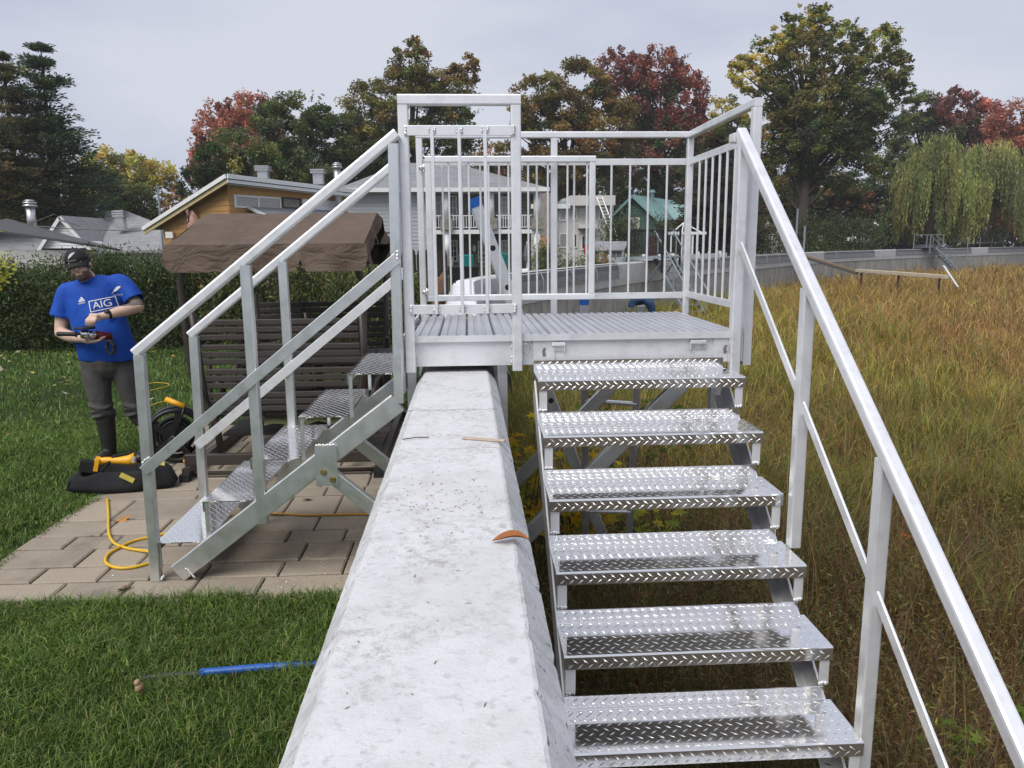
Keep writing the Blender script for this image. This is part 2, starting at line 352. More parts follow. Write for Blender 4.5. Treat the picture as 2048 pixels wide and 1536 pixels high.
def mk_stone(name):
    t = NT(name); c = t.coord('Object', rot=(math.radians(90), 0, 0))
    br = t.n('ShaderNodeTexBrick', {'Vector': c, 'Color1': (0.200, 0.180, 0.145), 'Color2': (0.300, 0.280, 0.235), 'Mortar': (0.13, 0.12, 0.10), 'Scale': 1.0, 'Mortar Size': 0.018, 'Brick Width': 0.42, 'Row Height': 0.19, 'Bias': 0.0})
    n = t.noise(c, 4, 5, 0.7); col = t.mix(t.ramp(n, [(0.3, 0.0), (0.7, 0.6)]), br.outputs[0], (0.155, 0.145, 0.12))
    return t.bsdf(col, 0.9, 0, t.bump(br.outputs['Fac'], 0.6, -0.02), **{'Specular IOR Level': 0.2})
STONEW = mk_stone('stone_veneer')
# ------------------------------------------------------------------ the retaining wall's line round the drained lake
ZT, ZBED = 1.095, -1.2
WP = [(-.07,-3.0),(-.07,0),(-.07,3),(-.07,6),(-.07,9),(-.07,12),(.02,14.6),(.75,17.2),(2.0,19.9),(5.0,26),(9.6,33),(14.2,39),(20,46.5),(27,54),(38,63),(52,72),(75,84),(110,96)]
def catmull(P, per):
    out = []
    for i in range(len(P)-1):
        p0 = np.array(P[max(i-1,0)], float); p1 = np.array(P[i], float); p2 = np.array(P[i+1], float); p3 = np.array(P[min(i+2,len(P)-1)], float)
        for k in range(per):
            t = k/per; out.append(0.5*((2*p1)+(-p0+p2)*t+(2*p0-5*p1+4*p2-p3)*t*t+(-p0+3*p1-3*p2+p3)*t**3))
    out.append(np.array(P[-1], float)); return out
WL = catmull(WP, 4)
WN = []                                     # unit normal towards the lake
for i in range(len(WL)):
    d = WL[min(i+1,len(WL)-1)] - WL[max(i-1,0)]; d = d/np.linalg.norm(d); WN.append(np.array([d[1], -d[0]]))
def wall_pt(s):                             # point and normal at arc length s measured from Y = 0 on the straight
    i = max(0, min(len(WS)-2, int(np.searchsorted(WS, s))-1)); t = (s-WS[i])/max(1e-6, WS[i+1]-WS[i])
    return WL[i]*(1-t)+WL[i+1]*t, WN[i]*(1-t)+WN[i+1]*t
WS = np.concatenate([[0], np.cumsum([np.linalg.norm(WL[i+1]-WL[i]) for i in range(len(WL)-1)])]) - 3.0
# ground: lawn on one side of the wall, lakebed on the other
mb = MB(); n = len(WL)
for i in range(n-1):
    a, b = WL[i], WL[i+1]; na, nb = WN[i], WN[i+1]
    far = 150
    for r0, r1 in ((0.0, 6), (6, 30), (30, far)):
        mb.add([(*(a-na*r0), 0), (*(b-nb*r0), 0), (*(b-nb*r1), 0), (*(a-na*r1), 0)], [(0,1,2,3)])
a = WL[0]; mb.add([(*a,0), (a[0]-far, a[1], 0), (a[0]-far, -50, 0), (a[0], -50, 0)], [(0,1,2,3)])
mb.build('lawn', LAWNSOIL, kind='structure', label='mown green lawn beside the concrete wall')
mb = MB(); C0 = (190, -50)
for i in range(n-1):
    mb.add([(*WL[i], ZBED), (*C0, ZBED), (*WL[i+1], ZBED)], [(0,1,2)])
mb.add([(*WL[0], ZBED), (WL[0][0], -50, ZBED), (*C0, ZBED)], [(0,1,2)])
mb.add([(*WL[-1], ZBED), (*C0, ZBED), (190, 120, ZBED)], [(0,1,2)])
mb.build('lakebed', BEDSOIL, kind='structure', label='dry overgrown lakebed below the wall')
# ------------------------------------------------------------------ retaining wall
WALL = thing('retaining_wall', 'long pale concrete retaining wall with chamfered cap, curving round the dry lakebed', 'wall', (-.07, 4, 0))
def wall_strip(mbx, s0, s1, prof, step=None):
    """prof: (offset towards lake, z below the top) list, swept along the wall line"""
    ss = [s0] + [s for s in WS if s0+1e-3 < s < s1-1e-3] + [s1]
    if step:
        ss = list(np.linspace(s0, s1, max(2, int((s1-s0)/step)+1)))
    rings = []
    for s in ss:
        p, nn = wall_pt(s); rings.append([(p[0]+nn[0]*o, p[1]+nn[1]*o, ZT+z) for o, z in prof])
    m = len(prof); vs = [q for r in rings for q in r]; fs = []
    for i in range(len(rings)-1):
        for j in range(m-1): fs.append((i*m+j, i*m+j+1, (i+1)*m+j+1, (i+1)*m+j))
    mbx.add(vs, fs)
# near cap, with worn, slightly uneven arrises
rr = random.Random(3); rings = []
for s in np.arange(-3, 5.35, 0.022):
    j = lambda k: rr.uniform(-1,1)*k*.22
    e = (rr.uniform(.002,.005) if rr.random() < 0.07 else 0.0)
    rings.append([(-.07-.203+j(.002), s, .62), (-.07-.203+j(.0025), s, ZT-.052+j(.003)), (-.07-.166+j(.003)+e, s, ZT-.003+j(.0015)), (-.07-.160+j(.002)+e, s, ZT),
                  (-.07-.05, s, ZT+j(.0006)), (-.07+.05, s, ZT+j(.0006)), (-.07+.158+j(.002)-e, s, ZT), (-.07+.165+j(.003)-e, s, ZT-.003+j(.0015)),
                  (-.07+.208+j(.003)-e, s, ZT-.056+j(.004)), (-.07+.208+j(.002), s, .62)])
mb = MB(); m = 10; vs = [q for r in rings for q in r]
mb.add(vs, [(i*m+k, i*m+k+1, (i+1)*m+k+1, (i+1)*m+k) for i in range(len(rings)-1) for k in range(m-1)])
mb.build('wall_cap', CONC, WALL)
mb = MB(); wall_strip(mb, -3, 5.33, [(-.203,-.475), (-.203,-1.5)]); wall_strip(mb, -3, 5.33, [(.208,-.475), (.195,-.49), (.195,-2.4)])
mb.build('wall_base', CONCO, WALL)
mb = MB(); wall_strip(mb, 5.33, WS[-1], [(-.203,-1.4), (-.203,-.05), (-.165,0), (.165,0), (.20,-.04), (.23,-.46), (.23,-.72)])
mb.build('wall_cap', CONCN, WALL)
mb = MB(); wall_strip(mb, 5.33, WS[-1], [(.23,-.72), (.195,-.74), (.195,-2.45)])
mb.build('wall_base', CONCO, WALL)
for yc, xa, xb in ((3.06, -.26, .11), (2.46, -.12, .09)):      # hairline cracks across the cap
    rk = random.Random(int(yc*100)); b = MB(); npt = 14
    b.tube([(xa+(xb-xa)*k/(npt-1), yc+rk.uniform(-.006,.006)+(0.05*k/npt if yc < 2 else 0), ZT-.0004-(.05 if (xa+(xb-xa)*k/(npt-1)) > .12 else 0)) for k in range(npt)], .0016 if yc > 3 else .0009, 4); b.build('hairline_crack', simple('crack_dirt', (.24,.23,.21), .95) if 'crack_dirt' not in bpy.data.materials else bpy.data.materials['crack_dirt'], WALL)
# white membrane over the cap just past the platform, grey sheet on its lake side
mb = MB(); wall_strip(mb, 5.34, 14.5, [(-.215,-.10), (-.205,-.03), (-.17,.012), (.0,.016), (.15,.012), (.17,-.02)])
mb.build('cap_membrane', WMEMB, WALL, label='white membrane folded over the wall top')
mb = MB(); wall_strip(mb, 5.36, 15.5, [(.172,.005), (.26,-.08), (.36,-.27), (.365,-.40)])
mb.build('grey_sheet', FLASH, WALL)
mb = MB(); mb.box((-.26,6.3,ZT+.016),(.06,6.36,ZT+.045)); mb.build('membrane_lap', WMEMB, WALL)
# flashing panels on the lake face: dark sloped lip, grey face, pale seam between panels
s = 17.0; k = 0
gaps = [(27.5, 33.5), (52.5, 57.0), (67.0, 70.5), (85, 88)]
while s < 128:
    g = [b for a_, b in gaps if a_-1.0 <= s < b]
    if g: s = g[0]; continue
    L = 2.35
    mb = MB(); wall_strip(mb, s, s+L, [(.166,.006), (.175,.006), (.262,-.20)]); lip = mb.build('flashing_lip', FLASHD, WALL)
    mb = MB(); wall_strip(mb, s, s+L, [(.262,-.20), (.264,-.455), (.235,-.458)]); face = mb.build('flashing_face', FLASH, WALL)
    if s < 60:
        mb = MB(); wall_strip(mb, s-.045, s+.0, [(.170,.012), (.268,-.20), (.270,-.46)]); mb.build('flashing_seam', WHITEV, WALL)
    if s < 36:
        for q in range(4):
            p, nn = wall_pt(s+.35+q*.55); c = Vector((p[0]+nn[0]*.266, p[1]+nn[1]*.266, ZT-.33 - .05*(q%2)))
            mb = MB(); mb.cyl(c, c+Vector((nn[0],nn[1],0))*.012, .014, n=6); mb.build('bolt', BLACKP, face)
    s += L+.03; k += 1
# ------------------------------------------------------------------ patio of tumbled pavers
PAT = MB(); PX0, PX1, PY0, PY1 = -2.66, -.275, 3.665, 7.6
PAT.box((PX0+.01,PY0+.01,-.05),(PX1,PY1-.01,.006))
PATIO = PAT.build('patio', SAND, kind='structure', label='paver patio between the lawn and the wall')
pav = {}
def paver(x0, x1, y0, y1, z):
    w, d = round(x1-x0, 3), round(y1-y0, 3); key = (w, d)
    if key not in pav:
        b = MB(); e = .009; h = .026
        b.add([(-w/2,-d/2,-h),(w/2,-d/2,-h),(w/2,d/2,-h),(-w/2,d/2,-h),(-w/2,-d/2,-.007),(w/2,-d/2,-.007),(w/2,d/2,-.007),(-w/2,d/2,-.007),
               (-w/2+e,-d/2+e,0),(w/2-e,-d/2+e,0),(w/2-e,d/2-e,0),(-w/2+e,d/2-e,0)],
              [(0,1,5,4),(1,2,6,5),(2,3,7,6),(3,0,4,7),(4,5,9,8),(5,6,10,9),(6,7,11,10),(7,4,8,11),(8,9,10,11)])
        pav[key] = b.mesh('paver', PAVER)
    link('paver', pav[key], PATIO, ((x0+x1)/2, (y0+y1)/2, z), (rp.uniform(-.006,.006), rp.uniform(-.006,.006), rp.uniform(-.004,.004)))
rp = random.Random(5); y = PY0; gap = .011; row = 0
ROWS = [.27,.20,.27,.20,.27,.40,.20,.27,.27,.20,.40,.27,.20,.27,.20,.27]
while y < PY1-.05:
    d = min(ROWS[row % len(ROWS)], PY1-y); x = PX0 - rp.uniform(0,.0)
    while x < PX1-.03:
        w = rp.choice([.27,.34,.40,.47,.34,.54]) if d > .22 else rp.choice([.27,.34,.40,.27])
        if PX1-(x+w) < .16: w = PX1-x
        paver(x+gap/2, x+w-gap/2, y+gap*.75, y+d-gap*.75, .030+rp.uniform(-.002,.003)); x += w
    y += d; row += 1
PZ = .031
# ------------------------------------------------------------------ aluminium platform astride the wall
def bar(parent, name, p, q, w, h, mat=None, side=None, r=.006):
    b = MB(); b.beam(p, q, w, h, side, r); return b.build(name, mat or ALU, parent)
def weld(parent, p, q, r=.0065, n=6):
    b = MB(); p = Vector(p); q = Vector(q); rw = random.Random(int(abs(p.x*977+p.z*331)*10))
    for k in range(n):
        c = p.lerp(q, (k+.5)/n) + Vector((rw.uniform(-.002,.002), rw.uniform(-.0015,.0015), rw.uniform(-.002,.002)))
        b.ball(c, (r*rw.uniform(.8,1.3), r*.6, r*rw.uniform(.8,1.2)), 6, 4)
    return b.build('weld_bead', WELD, parent, True)
DZ = 1.29; X0, X1, YF, YB = -.30, 1.425, 4.0, 5.2
PLAT = thing('aluminium_platform', 'white aluminium landing with guard rails and swing gate astride the concrete wall', 'platform', (.55, 4.6, ZT))
# deck planks: each an extrusion with three ribs running front to back
npl = 12; pw = (X1-X0)/npl
b = MB(); prof = [(-pw/2+.0015,-.030)]
for k in range(3):
    c = -pw/2 + pw*(k+.5)/3; h = pw/6
    prof += [(c-h+.005,-.011), (c-h+.0085,-.0014), (c-h+.012,0.0), (c+h-.012,0.0), (c+h-.0085,-.0014), (c+h-.005,-.011)]
prof += [(pw/2-.0015,-.030)]
rings = [[(u, yy, v) for u, v in prof] for yy in (-(YB-YF)/2-.015, (YB-YF)/2)]
b.sweep(rings); pme = b.mesh('deck_plank', ALUDECK)
b = MB(); b.box((X0-.02, YF-.022, DZ-.034), (X1, YF-.0155, DZ-.0015)); b.build('deck_edge_trim', ALU, PLAT)
for k in range(npl): link('deck_plank', pme, PLAT, (X0+pw*(k+.5), (YF+YB)/2, DZ+.0006*(k%2)))
b = MB(); b.box((X0-.03, YF, 1.128), (X1+.01, YF+.012, DZ-.031)); b.box((X0-.03, YF+.012, 1.128), (X1+.01, YF+.055, 1.138)); b.build('front_beam', ALU, PLAT)
b = MB(); b.box((X0-.03, YB-.012, 1.128), (X1+.01, YB, DZ-.031)); b.build('back_beam', ALU, PLAT)
b = MB(); b.box((X0-.042, YF-.02, 1.118), (X0-.031, YB, DZ+.004)); b.build('side_beam', ALU, PLAT)
b = MB(); b.box((X1+.011, YF, 1.128), (X1+.022, YB, DZ-.028)); b.build('side_beam', ALU, PLAT)
for yy in (4.35, 4.75): b = MB(); b.box((X0-.03, yy, 1.138), (X1+.01, yy+.04, DZ-.032)); b.build('joist', ALU2, PLAT)
for xx in (-.12, .10):                                    # dark weld cleaning marks and splice line on the beam
    pass
for x0, w in ((.355, .014), (.395, .016)):
    for z0 in (1.145, 1.225):
        b = MB(); b.box((x0, YF-.0012, z0), (x0+w, YF-.0002, z0+.024)); b.build('grinding_mark', simple('ground_patch', (0.34, 0.34, 0.35), 0.4, 0.7, .1, 30) if 'ground_patch' not in bpy.data.materials else bpy.data.materials['ground_patch'], PLAT)
# front guard frame
YG = 3.972
FL, FR = -.302, .247
for xx in (FL, FR): bar(PLAT, 'post', (xx, YG, 1.105), (xx, YG, 2.418), .05, .05)
bar(PLAT, 'top_rail', (FL-.025, YG, 2.443), (FR+.025, YG, 2.443), .0495, .05)
for zc in (2.297, 1.428):
    bar(PLAT, 'flat_bar', (FL+.005, YG-.030, zc), (FR-.005, YG-.030, zc), .008, .048, side=(0,1,0), r=.002)
    for xx in (FL+.012, FR-.012): weld(PLAT, (xx, YG-.036, zc-.02), (xx, YG-.036, zc+.02))
for xx in (-.162, -.031, .095):
    bar(PLAT, 'baluster', (xx, YG-.043, 1.405), (xx, YG-.043, 2.300), .017, .017, r=.003)
    for zc in (1.43, 2.30):
        for sx in (-.013, .013): weld(PLAT, (xx+sx, YG-.038, zc-.012), (xx+sx, YG-.038, zc+.012), .005, 4)
for xx in (FL, FR):
    for sx in (-.028, .028):
        for z0 in (1.14, 1.22): weld(PLAT, (xx+sx, YF-.003, z0), (xx+sx, YF-.003, z0+.035), .006, 5)
# back guard
for xx in (-.300, .575, 1.475): bar(PLAT, 'post', (xx, YB+.022, 1.135), (xx, YB+.022, 2.425), .042, .042)
bar(PLAT, 'top_rail', (-.321, YB+.022, 2.446), (1.497, YB+.022, 2.446), .0415, .040)
bar(PLAT, 'flat_bar', (-.278, YB+.022, 2.275), (1.453, YB+.022, 2.275), .010, .042, side=(0,1,0), r=.002)
bar(PLAT, 'flat_bar', (-.278, YB+.022, 1.400), (1.453, YB+.022, 1.400), .010, .042, side=(0,1,0), r=.002)
bm = MB(); bm.beam((0,0,-.4265), (0,0,.4265), .013, .013, None, .003, 1); bme = bm.mesh('baluster', ALU)
x = 1.326
while x > -.25:
    if abs(x-.575) > .035: link('baluster', bme, PLAT, (x, YB+.022, 1.8375))
    x -= .1235
# side guard over the lake
XS = 1.475
bar(PLAT, 'post', (XS, 4.03, 1.105), (XS, 4.03, 2.421), .046, .046)
bar(PLAT, 'top_rail', (XS, 4.008, 2.444), (XS, YB+.002, 2.444), .0455, .042, side=(1,0,0))
for zc in (2.275, 1.408): bar(PLAT, 'flat_bar', (XS, 4.052, zc), (XS, YB+.002, zc), .010, .042, side=(1,0,0), r=.002)
for yy in np.linspace(4.19, 4.99, 7): link('baluster', bme, PLAT, (XS, float(yy), 1.8415))
# clamp legs on both faces of the wall, knee braces under the lake side
for yy in (4.09, 5.12):
    for xx in (-.305, .172): bar(PLAT, 'clamp_leg', (xx, yy, .18), (xx, yy, 1.127), .055, .075, ALU2)
    bar(PLAT, 'knee_brace', (.20, yy+.062, .02), (1.30, yy+.062, 1.115), .045, .085, ALU2, side=(0,1,0))
    bar(PLAT, 'hanger', (1.335, yy+.01, .80), (1.335, yy+.01, 1.127), .06, .06, ALU2)
# gate, swung open in front of the back guard
GATE = MB(); GX0, GX1, GZ0, GZ1, GY = -.262, .834, 1.385, 2.305, 5.135
GATE.beam((GX0,GY,GZ1-.02), (GX1,GY,GZ1-.02), .038, .040); GATE.beam((GX0,GY,GZ0+.02), (GX1,GY,GZ0+.02), .038, .040)
GATE.beam((GX0+.02,GY,GZ0+.041), (GX0+.02,GY,GZ1-.041), .040, .0385); GATE.beam((GX1-.02,GY,GZ0+.041), (GX1-.02,GY,GZ1-.041), .040, .0385)
GATEO = GATE.build('gate', ALU, PLAT, label='open swing gate with thin bars')
bm = MB(); bm.beam((0,0,-.419), (0,0,.419), .012, .012, None, .003, 1); gme = bm.mesh('baluster', ALU)
x = -.112
while x < GX1-.05: link('baluster', gme, GATEO, (x, GY, (GZ0+GZ1)/2)); x += .1275
for zc in (2.235, 1.445):
    b = MB(); b.cyl((-.270,GY,zc-.024), (-.270,GY,zc+.024), .012, n=12); b.box((-.30,GY-.01,zc-.012), (-.270,GY+.05,zc+.012)); b.build('hinge', GALVL, GATEO, True)
# latch plates and ring pin on the front beam
def hook(x0, x1, zc):
    b = MB(); b.box((x0, YF-.008, zc-.028), (x1, YF-.0005, zc+.004)); b.cyl((x0+.004,YF-.016,zc+.012), (x1-.004,YF-.016,zc+.012), .010, n=10)
    b.beam((x1-.006 if x0 < .8 else x0+.006, YF-.018, zc-.030), (x1-.006 if x0 < .8 else x0+.006, YF-.018, zc+.016), .011, .011)
    return b.build('latch_hook', ALU2, PLAT)
hook(.425, .50, 1.225); hook(1.155, 1.245, 1.225)
for xx in (1.175, 1.225):
    b = MB(); b.cyl((xx, YF-.014, 1.215), (xx, YF-.008, 1.215), .010, n=10); b.build('bolt', GALVL, PLAT)
b = MB(); b.tube([(.293+.024*math.cos(t), YF-.022-.006*math.sin(t), 1.215+.026*math.sin(t)) for t in np.linspace(0, 2*math.pi, 24, endpoint=False)], .0018, 6, True)
b.build('ring_pin', GALVL, PLAT)
# ------------------------------------------------------------------ tread plate with raised lugs
def lugs(mbx, o, u, v, U, V, pitch=.033, L=.030, w=.0064, h=.0012, phase=0):
    """raised bars in a chequer of two directions over the rectangle o + [0,U]u + [0,V]v"""
    o = Vector(o); u = Vector(u).normalized(); v = Vector(v).normalized(); nn = u.cross(v)
    nu_, nv_ = max(1, int(U/pitch)), max(1, int(round(V/pitch*1.35))); pu, pv = U/nu_, V/nv_
    for i in range(nu_):
        for j in range(nv_):
            c = o + u*(pu*(i+.5 + (.5 if j % 2 else 0)) ) + v*(pv*(j+.5)) + nn*.0002
            if (c-o).dot(u) > U-.008: continue
            a = math.radians(38 if (j+phase) % 2 else -38)
            d = u*math.cos(a) + v*math.sin(a); e = nn.cross(d)
            l2 = L/2
            if V < L*math.sin(.66): l2 = V/2/math.sin(.66)*.92
            vs = [c-d*l2, c-e*(w/2), c+d*l2, c+e*(w/2), c-d*l2*.45+nn*h, c+d*l2*.45+nn*h]
            mbx.add(vs, [(0,1,4), (1,5,4), (1,2,5), (2,3,5), (3,4,5), (3,0,4)])
# ------------------------------------------------------------------ stair up from the patio
LS = thing('garden_stair', 'aluminium stair with sloping handrails rising from the patio to the landing', 'stair', (-1.0, 4.3, PZ))
YN, YR = 3.93, 4.70
LX = [-1.655 + .2575*i for i in range(5)]; LZ = [.232 + .2185*i for i in range(5)]
for i in range(5):
    x0, z = LX[i], LZ[i]; x1 = x0+.262
    b = MB()
    b.box((x0, YN, z-.005), (x1, YR, z)); b.box((x0, YN, z-.055), (x0+.005, YR, z-.0052)); b.box((x1-.005, YN, z-.045), (x1, YR, z-.0052))
    tr = b.build('tread', TREAD, LS)
    b = MB(); lugs(b, (x0+.004, YN+.004, z), (1,0,0), (0,1,0), .254, YR-YN-.008, .034); lugs(b, (x0, YR-.004, z-.054), (0,-1,0), (0,0,1), YR-YN-.008, .048)
    b.build('tread_lugs', LUG, tr, kind='stuff')
    for yy in (YN+.006, YR-.012):
        zb = max(z-.225, PZ+.06)
        b = MB(); b.box((x0+.006, yy, zb), (x0+.012+.012, yy+.006, z-.0056)); b.build('nose_bracket', ALU2, LS)
    for wx in (x0+.04, x1-.07):
        weld(LS, (wx, YN-.001, z-.003), (wx+.035, YN-.001, z-.003), .0035, 5)
for yy in (YN-.0035, YR+.0035):                            # stringers
    p, q = Vector((-1.545, yy, PZ+.038)), Vector((-.372, yy, .958))
    sd_ = 1 if yy > 4.3 else -1
    b = MB(); b.beam(p, q, .05, .105, (0,1,0), .006)
    st = b.build('stringer', ALU2, LS)
for yy in (YN-.004, YR+.004):
    bar(LS, 'post', (-1.663, yy, PZ), (-1.641, yy, 1.225), .05, .05, ALU2)
    bar(LS, 'post', (-1.093, yy, .33), (-1.093, yy, 1.66), .05, .05, ALU2)
    bar(LS, 'post', (-.366, yy, .955), (-.350, yy, 2.232), .05, .05, ALU2 if yy < 4 else ALU)
    bar(LS, 'handrail', (-1.662, yy, 1.232), (-.330, yy, 2.282), .0485, .05, ALU, side=(0,1,0), r=.010)
    yo = yy - .030; zo = -.072 if yy > 4.3 else 0.0
    bar(LS, 'middle_rail', (-1.665, yo, .630+zo), (-.345, yo, 1.690+zo), .010, .054, ALU if yy > 4.3 else ALU2, side=(0,1,0), r=.002)
    weld(LS, (-1.668, yo-.004, .675), (-1.630, yo-.004, .705), .006, 6); weld(LS, (-.345, yo-.004, 1.67), (-.345, yo-.004, 1.72), .007, 6)
weld(LS, (-1.63, YN-.03, PZ+.01), (-1.615, YN-.03, PZ+.03), .008, 4)
for yy in (YN-.006, YR+.006):                              # bolted bracket and leg back to the wall
    b = MB(); b.box((-.800, yy-.036 if yy < 4.2 else yy+.02, .53), (-.690, yy-.022 if yy < 4.2 else yy+.034, .742)); br = b.build('bracket', ALU2, LS)
    for bx, bz in ((-.760, .605), (-.715, .565)):
        b = MB(); b.cyl((bx, yy-.050, bz), (bx, yy-.036, bz), .013, n=6); b.cyl((bx, yy-.038, bz), (bx, yy-.0355, bz), .018, n=12); b.build('bolt', BRASSB, br)
    weld(br, (-.795, yy-.032, .745), (-.695, yy-.032, .745), .008, 9)
    bar(LS, 'leg_brace', (-.735, yy, .585), (-.300, yy, .20), .045, .075, ALU2, side=(0,1,0))
weld(LS, (-1.50, YN-.029, .10), (-1.455, YN-.029, .045), .006, 8)
b = MB(); b.box((-.345, YN, 1.0), (-.335, YR, 1.275)); b.build('end_plate', ALU, LS)
# ------------------------------------------------------------------ stair down to the lakebed
RS = thing('lake_stair', 'aluminium stair with diamond plate treads going down to the lakebed', 'stair', (.85, 3.0, ZBED))
SX0, SX1 = .332, 1.362; RG, RR = .265, .2162
for i in range(11):
    yn, z = 3.712-RG*i, 1.096-RR*i; yb = yn+.262
    b = MB(); rnose = .008
    b.box((SX0, yn+rnose, z-.005), (SX1, yb, z)); b.box((SX0, yn, z-.054), (SX1, yn+.005, z-rnose))
    # rounded nose
    arc = [(yn+rnose-rnose*math.sin(t), z-rnose+rnose*math.cos(t)) for t in np.linspace(0, math.pi/2, 5)]
    arc_in = [(yn+rnose-(rnose-.005)*math.sin(t), z-rnose+(rnose-.005)*math.cos(t)) for t in np.linspace(math.pi/2, 0, 5)]
    b.sweep([[(xx, y_, z_) for y_, z_ in arc+arc_in] for xx in (SX0, SX1)])
    b.box((SX0, yb-.0052, z+.0003), (SX1-.03, yb, z+.058))
    b.cyl((SX0, yb-.009, z+.003), (SX1-.03, yb-.009, z+.003), .0045, n=8)
    tr = b.build('tread', TREAD, RS)
    b = MB(); lugs(b, (SX0+.004, yn+.012, z), (1,0,0), (0,1,0), SX1-SX0-.008, .246, .037)
    lugs(b, (SX0+.004, yn, z-.052), (1,0,0), (0,0,1), SX1-SX0-.008, .042, .037, phase=1)
    lugs(b, (SX0+.004, yb-.0052, z+.006), (1,0,0), (0,0,1), SX1-SX0-.038, .048, .037)
    b.build('tread_lugs', LUG, tr, kind='stuff')
    for xx in (SX0+.006, SX1-.046):
        b = MB(); b.box((xx, yn+.006, z-RR+.062), (xx+.038, yn+.012, z-.0055)); b.build('nose_bracket', ALU, RS)
        weld(RS, (xx, yn+.004, z-RR+.064), (xx+.036, yn+.004, z-RR+.064), .008, 5)
for xx in (SX0+.004, SX1-.02):
    b = MB(); b.beam((xx, 3.97, 1.005), (xx, 3.97-RG*10.3, 1.005-RR*10.3), .010, .13, (1,0,0), .002)
    b.beam((xx+(.02 if xx < .8 else -.02), 3.99, .945), (xx+(.02 if xx < .8 else -.02), 3.99-RG*10.3, .945-RR*10.3), .045, .010, (1,0,0), .002); b.build('stringer', ALU, RS)
PLT = []
for xx, w in ((SX0-.0, .112), (1.285, .125)):
    b = MB(); b.box((xx, YF-.010, 1.128), (xx+w, YF-.0015, 1.272)); pl = b.build('hanger_plate', ALU, RS); PLT.append((pl, xx+w*.5))
RX = 1.388
bar(RS, 'post', (RX, 3.962, 1.03), (RX, 3.962, 2.262), .052, .052)
bar(RS, 'handrail', (RX, 4.000, 2.296), (RX, 1.10, 2.296-2.9*.7975), .050, .050, side=(1,0,0), r=.010)
bar(RS, 'handrail_return', (RX-.012, 4.004, 2.272), (RX-.012, 4.075, 2.272), .048, .046, side=(1,0,0))
for yy in (3.115, 2.445, 1.6):
    zt_ = 2.296-(4.0-yy)*.7975-.028; zb_ = 1.096-(3.712-yy)/RG*RR-(.16 if yy > 3 else .55)
    bar(RS, 'post', (RX, yy, zb_), (RX, yy, zt_), .050, .050)
bar(RS, 'middle_rail', (RX, 3.935, 1.735), (RX, 1.10, 1.735-2.835*.79), .010, .042, side=(1,0,0), r=.002)
# pencilled word on each hanger plate
def scrawl(parent, x, z, s):
    b = MB(); pts = []
    for t in np.linspace(0, 1, 46):
        pts.append((x + s*.24*math.sin(t*34)*(1-.25*t) + s*.05*math.sin(t*9), YF-.0112, z - s*.5 + s*1.0*t))
    b.tube(pts, .0011, 4); b.tube([(x-s*.1, YF-.0112, z-s*.56), (x-s*.1, YF-.0112, z-s*.25)], .0012, 4)
    b.build('pencil_mark', BLACKP, parent)
for pl, xc in PLT: scrawl(pl, xc, 1.195, .045)
# ------------------------------------------------------------------ foliage built from many small leaf faces
def leaf_mesh(name, C, L, Wd, col, dirs=None, tilt=0.75, mat=None, rng=RNG, shape='diamond'):
    """C (n,3) centres, L (n,) lengths, Wd (n,) widths, col (n,3); dirs: leaf axis (n,3) or None for random"""
    n = len(C); C = np.asarray(C, np.float32)
    if dirs is None:
        a = rng.uniform(0, 2*np.pi, n); e = rng.normal(-.15, .5, n)
        dirs = np.stack([np.cos(a)*np.cos(e), np.sin(a)*np.cos(e), np.sin(e)], 1)
    dirs = dirs/np.linalg.norm(dirs, axis=1, keepdims=True)
    up = np.stack([rng.normal(0, tilt, n), rng.normal(0, tilt, n), np.ones(n)], 1)
    sd_ = np.cross(dirs, up); sd_ /= np.maximum(1e-6, np.linalg.norm(sd_, axis=1, keepdims=True))
    L = L[:,None]; Wd = Wd[:,None]
    V = np.empty((n,4,3), np.float32)
    V[:,0] = C - dirs*L/2; V[:,1] = C - sd_*Wd/2 + dirs*L*.06; V[:,2] = C + dirs*L/2; V[:,3] = C + sd_*Wd/2 + dirs*L*.06
    me = bpy.data.meshes.new(name); me.vertices.add(n*4); me.vertices.foreach_set('co', V.ravel())
    me.loops.add(n*4); me.loops.foreach_set('vertex_index', np.arange(n*4, dtype=np.int32))
    me.polygons.add(n); me.polygons.foreach_set('loop_start', np.arange(0, n*4, 4, dtype=np.int32)); me.polygons.foreach_set('loop_total', np.full(n, 4, np.int32))
    at_ = me.attributes.new('Col', 'FLOAT_COLOR', 'FACE'); cc = np.ones((n,4), np.float32); cc[:,:3] = np.clip(col, 0, 1); at_.data.foreach_set('color', cc.ravel())
    me.materials.append(mat or LEAF); me.update(); return me
def put_mesh(name, me, parent=None, **kw):
    o = bpy.data.objects.new(name, me); COL.objects.link(o)
    if parent is not None:
        o.parent = parent; me.transform(Matrix.Translation(-ORG[parent]))
    return tag(o, **kw)
GAIN = 2.8
def pick_cols(pal, n, jit=.16, rng=RNG, wts=None):
    pal = np.array(pal, float)*GAIN*np.array([1.05,1.0,.95]); w = None if wts is None else np.array(wts)/sum(wts)
    i = rng.choice(len(pal), n, p=w); c = pal[i]
    return c*np.exp(rng.normal(0, jit, (n,1)))*np.exp(rng.normal(0, jit*.35, (n,3)))
G_DARK = [(.034,.046,.020),(.044,.056,.022),(.028,.040,.019)]
G_MID = [(.058,.070,.022),(.074,.086,.025),(.046,.060,.022)]
G_OLIVE = [(.088,.080,.026),(.070,.068,.024),(.105,.088,.028),(.056,.058,.022)]
G_YEL = [(.190,.168,.034),(.220,.188,.042),(.140,.142,.032)]
G_BRZ = [(.100,.070,.024),(.082,.060,.022),(.122,.080,.026),(.062,.050,.020)]
G_RED = [(.130,.046,.034),(.105,.038,.030),(.155,.060,.040),(.080,.034,.026)]
